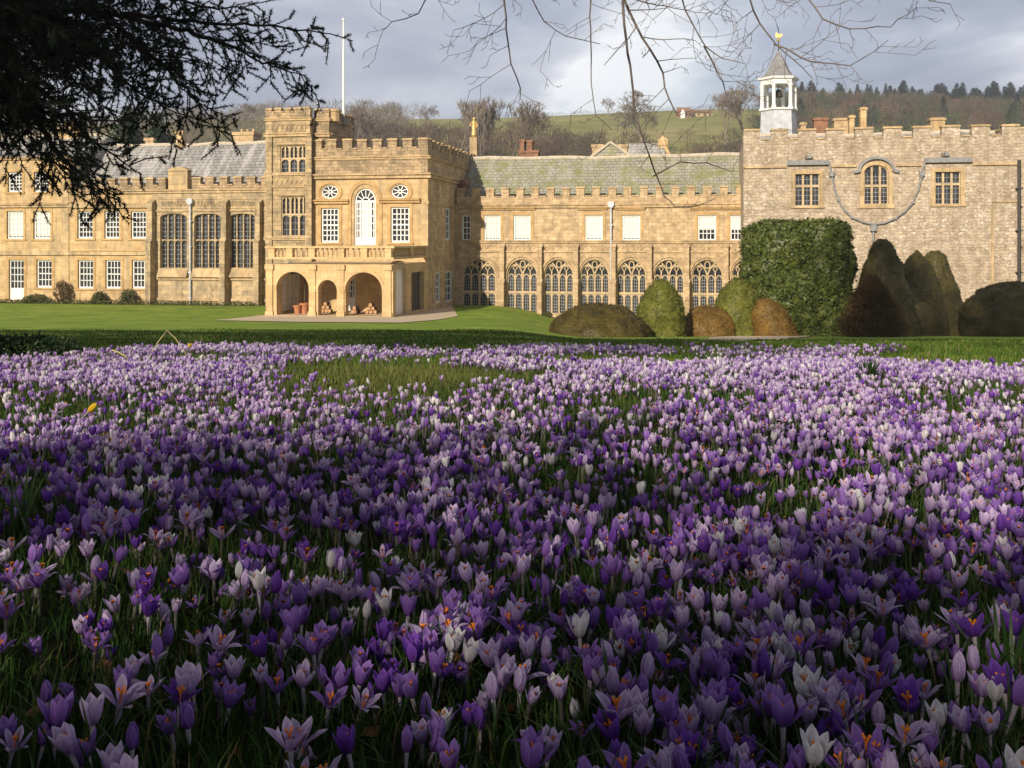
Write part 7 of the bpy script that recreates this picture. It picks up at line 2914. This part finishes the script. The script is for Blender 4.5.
    blades('lawn_edge_grass', 'short green lawn grass beyond the crocus bed', np.linspace(12.3, 27, 40), lambda y_: 260 if y_ < 17 else 130,
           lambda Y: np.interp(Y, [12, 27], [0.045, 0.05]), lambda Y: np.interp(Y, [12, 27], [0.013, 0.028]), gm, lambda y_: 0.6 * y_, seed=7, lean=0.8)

    # --- strap leaf clumps of late bulbs, the dark plant at the back left, bent straws, fallen leaves
    def strap(name, label, px, py_top, yy, n, L, w, seed, mat, lean=0.35):
        r2 = np.random.default_rng(seed)
        x = (px - CX) / FPX * yy
        vs, fs = [], []
        for k in range(n):
            a = r2.uniform(0, 6.28)
            bx, by = r2.normal(0, 0.018, 2)
            l, le, ww = L * r2.uniform(.6, 1.1), lean * r2.uniform(.2, 1.4), w * r2.uniform(.7, 1.2)
            o = len(vs)
            for i in range(7):
                t = i / 6
                r_, z_ = l * le * t ** 1.7, l * (t - 0.25 * le * t * t)
                c = np.array([bx + r_ * math.cos(a), by + r_ * math.sin(a), z_])
                s = np.array([-math.sin(a), math.cos(a), 0]) * ww / 2 * (1 - 0.9 * t ** 4)
                vs += [c - s, c + s]
            fs += [(o + 2 * i, o + 2 * i + 1, o + 2 * i + 3, o + 2 * i + 2) for i in range(6)]
        o = mesh_np(name, np.array(vs), np.array(fs), mat)
        o.location = (x, yy, g1(x, yy) - 0.01)
        tag(o, label, 'plant')
        return o

    strap('leaf_clump', 'upright dark green strap leaves at the left edge of the bed', 16, 500, 2.05, 12, 0.17, 0.010, 1, leaf_m)
    strap('leaf_clump', 'dark green strap leaf clump at the lower right corner of the bed', 1004, 650, 1.36, 16, 0.13, 0.008, 2, leaf_m)
    strap('leaf_clump', 'small dark leaf tuft beside the white crocus in the middle of the bed', 543, 575, 1.62, 8, 0.11, 0.007, 3, leaf_m)
    strap('leaf_clump', 'dense dark tussock standing in the sunlit far right of the bed', 868, 374, 6.4, 60, 0.17, 0.012, 4, leaf_m, lean=0.6)
    loose_shrub('dark_plant', 'low dark leafy plant at the back left edge of the bed', 28, 0, 96, 27, 9.4, PM['evergreen'], n=1500, leaf=0.045, seed=21, cat='plant', twigs=26)
    straw_m = plain('dry_straw', (0.46, 0.38, 0.20), 0.8, 0.2, 20)
    yy = 8.4
    pts = [(150, 356), (158, 342), (167, 330.5), (176, 339), (184, 351), (187, 356)]
    p3 = [wp(a, b, yy) for a, b in pts]
    m = MB().tube(p3, [.0045, .0045, .004, .004, .003, .0025], 5)
    tag(m.build('bent_straw', straw_m), 'pale bent straw stem forming an arch at the back of the bed', 'dry stem')
    p3 = [wp(a, b, 8.1) for a, b in ((112, 350), (118, 352), (127, 357))]
    tag(MB().tube(p3, [.006, .006, .005], 5).build('dry_stem', straw_m), 'short pale dry stem lying between the dark plant and the bent straw', 'dry stem')
    r2 = np.random.default_rng(15)
    n = 420
    Y = 0.8 + 5.5 * r2.random(n) ** 1.4
    X = r2.uniform(-1, 1, n) * (0.53 * Y * 1.2 + .3)
    C = np.stack([X, Y, gz(X, Y) + r2.uniform(0.004, 0.03, n)], -1)
    v, f = leaf_cards(C, np.array([[0, 0, 1.0]]) + rand_unit(n, r2) * 0.5, 0.035, 0.62, r2)
    lm = plain('dead_leaf', (0.17, 0.075, 0.025), 0.8, 0.4, 4.0)
    tag(mesh_np('fallen_leaves', v, f, lm), 'brown fallen leaves lying in the grass under the crocuses', 'leaves', kind='stuff')


build_bed()


# ------------------------------------------------------------------ the damp winter air between the house and the far ridge
def build_haze():
    mb = MB()
    x0, x1, y0, y1, z0, z1 = -1600, 1600, -100, 2700, -40, 110
    v = [(x, y, z) for z in (z0, z1) for (x, y) in ((x0, y0), (x1, y0), (x1, y1), (x0, y1))]
    mb.add(v, [(3, 2, 1, 0), (4, 5, 6, 7), (0, 1, 5, 4), (1, 2, 6, 5), (2, 3, 7, 6), (3, 0, 4, 7)])
    m = bpy.data.materials.new('winter_air')
    m.use_nodes = True
    t = m.node_tree
    t.nodes.clear()
    o = nd(t, 'ShaderNodeOutputMaterial')
    pv = nd(t, 'ShaderNodeVolumePrincipled')
    pv.inputs['Color'].default_value = (0.86, 0.91, 1.0, 1)
    pv.inputs['Density'].default_value = 0.00042
    pv.inputs['Anisotropy'].default_value = 0.0
    t.links.new(pv.outputs[0], o.inputs['Volume'])
    h = mb.build('haze', m)
    h['kind'] = 'stuff'
    h['label'] = 'thin bluish winter haze over the far wooded hillside'


build_haze()
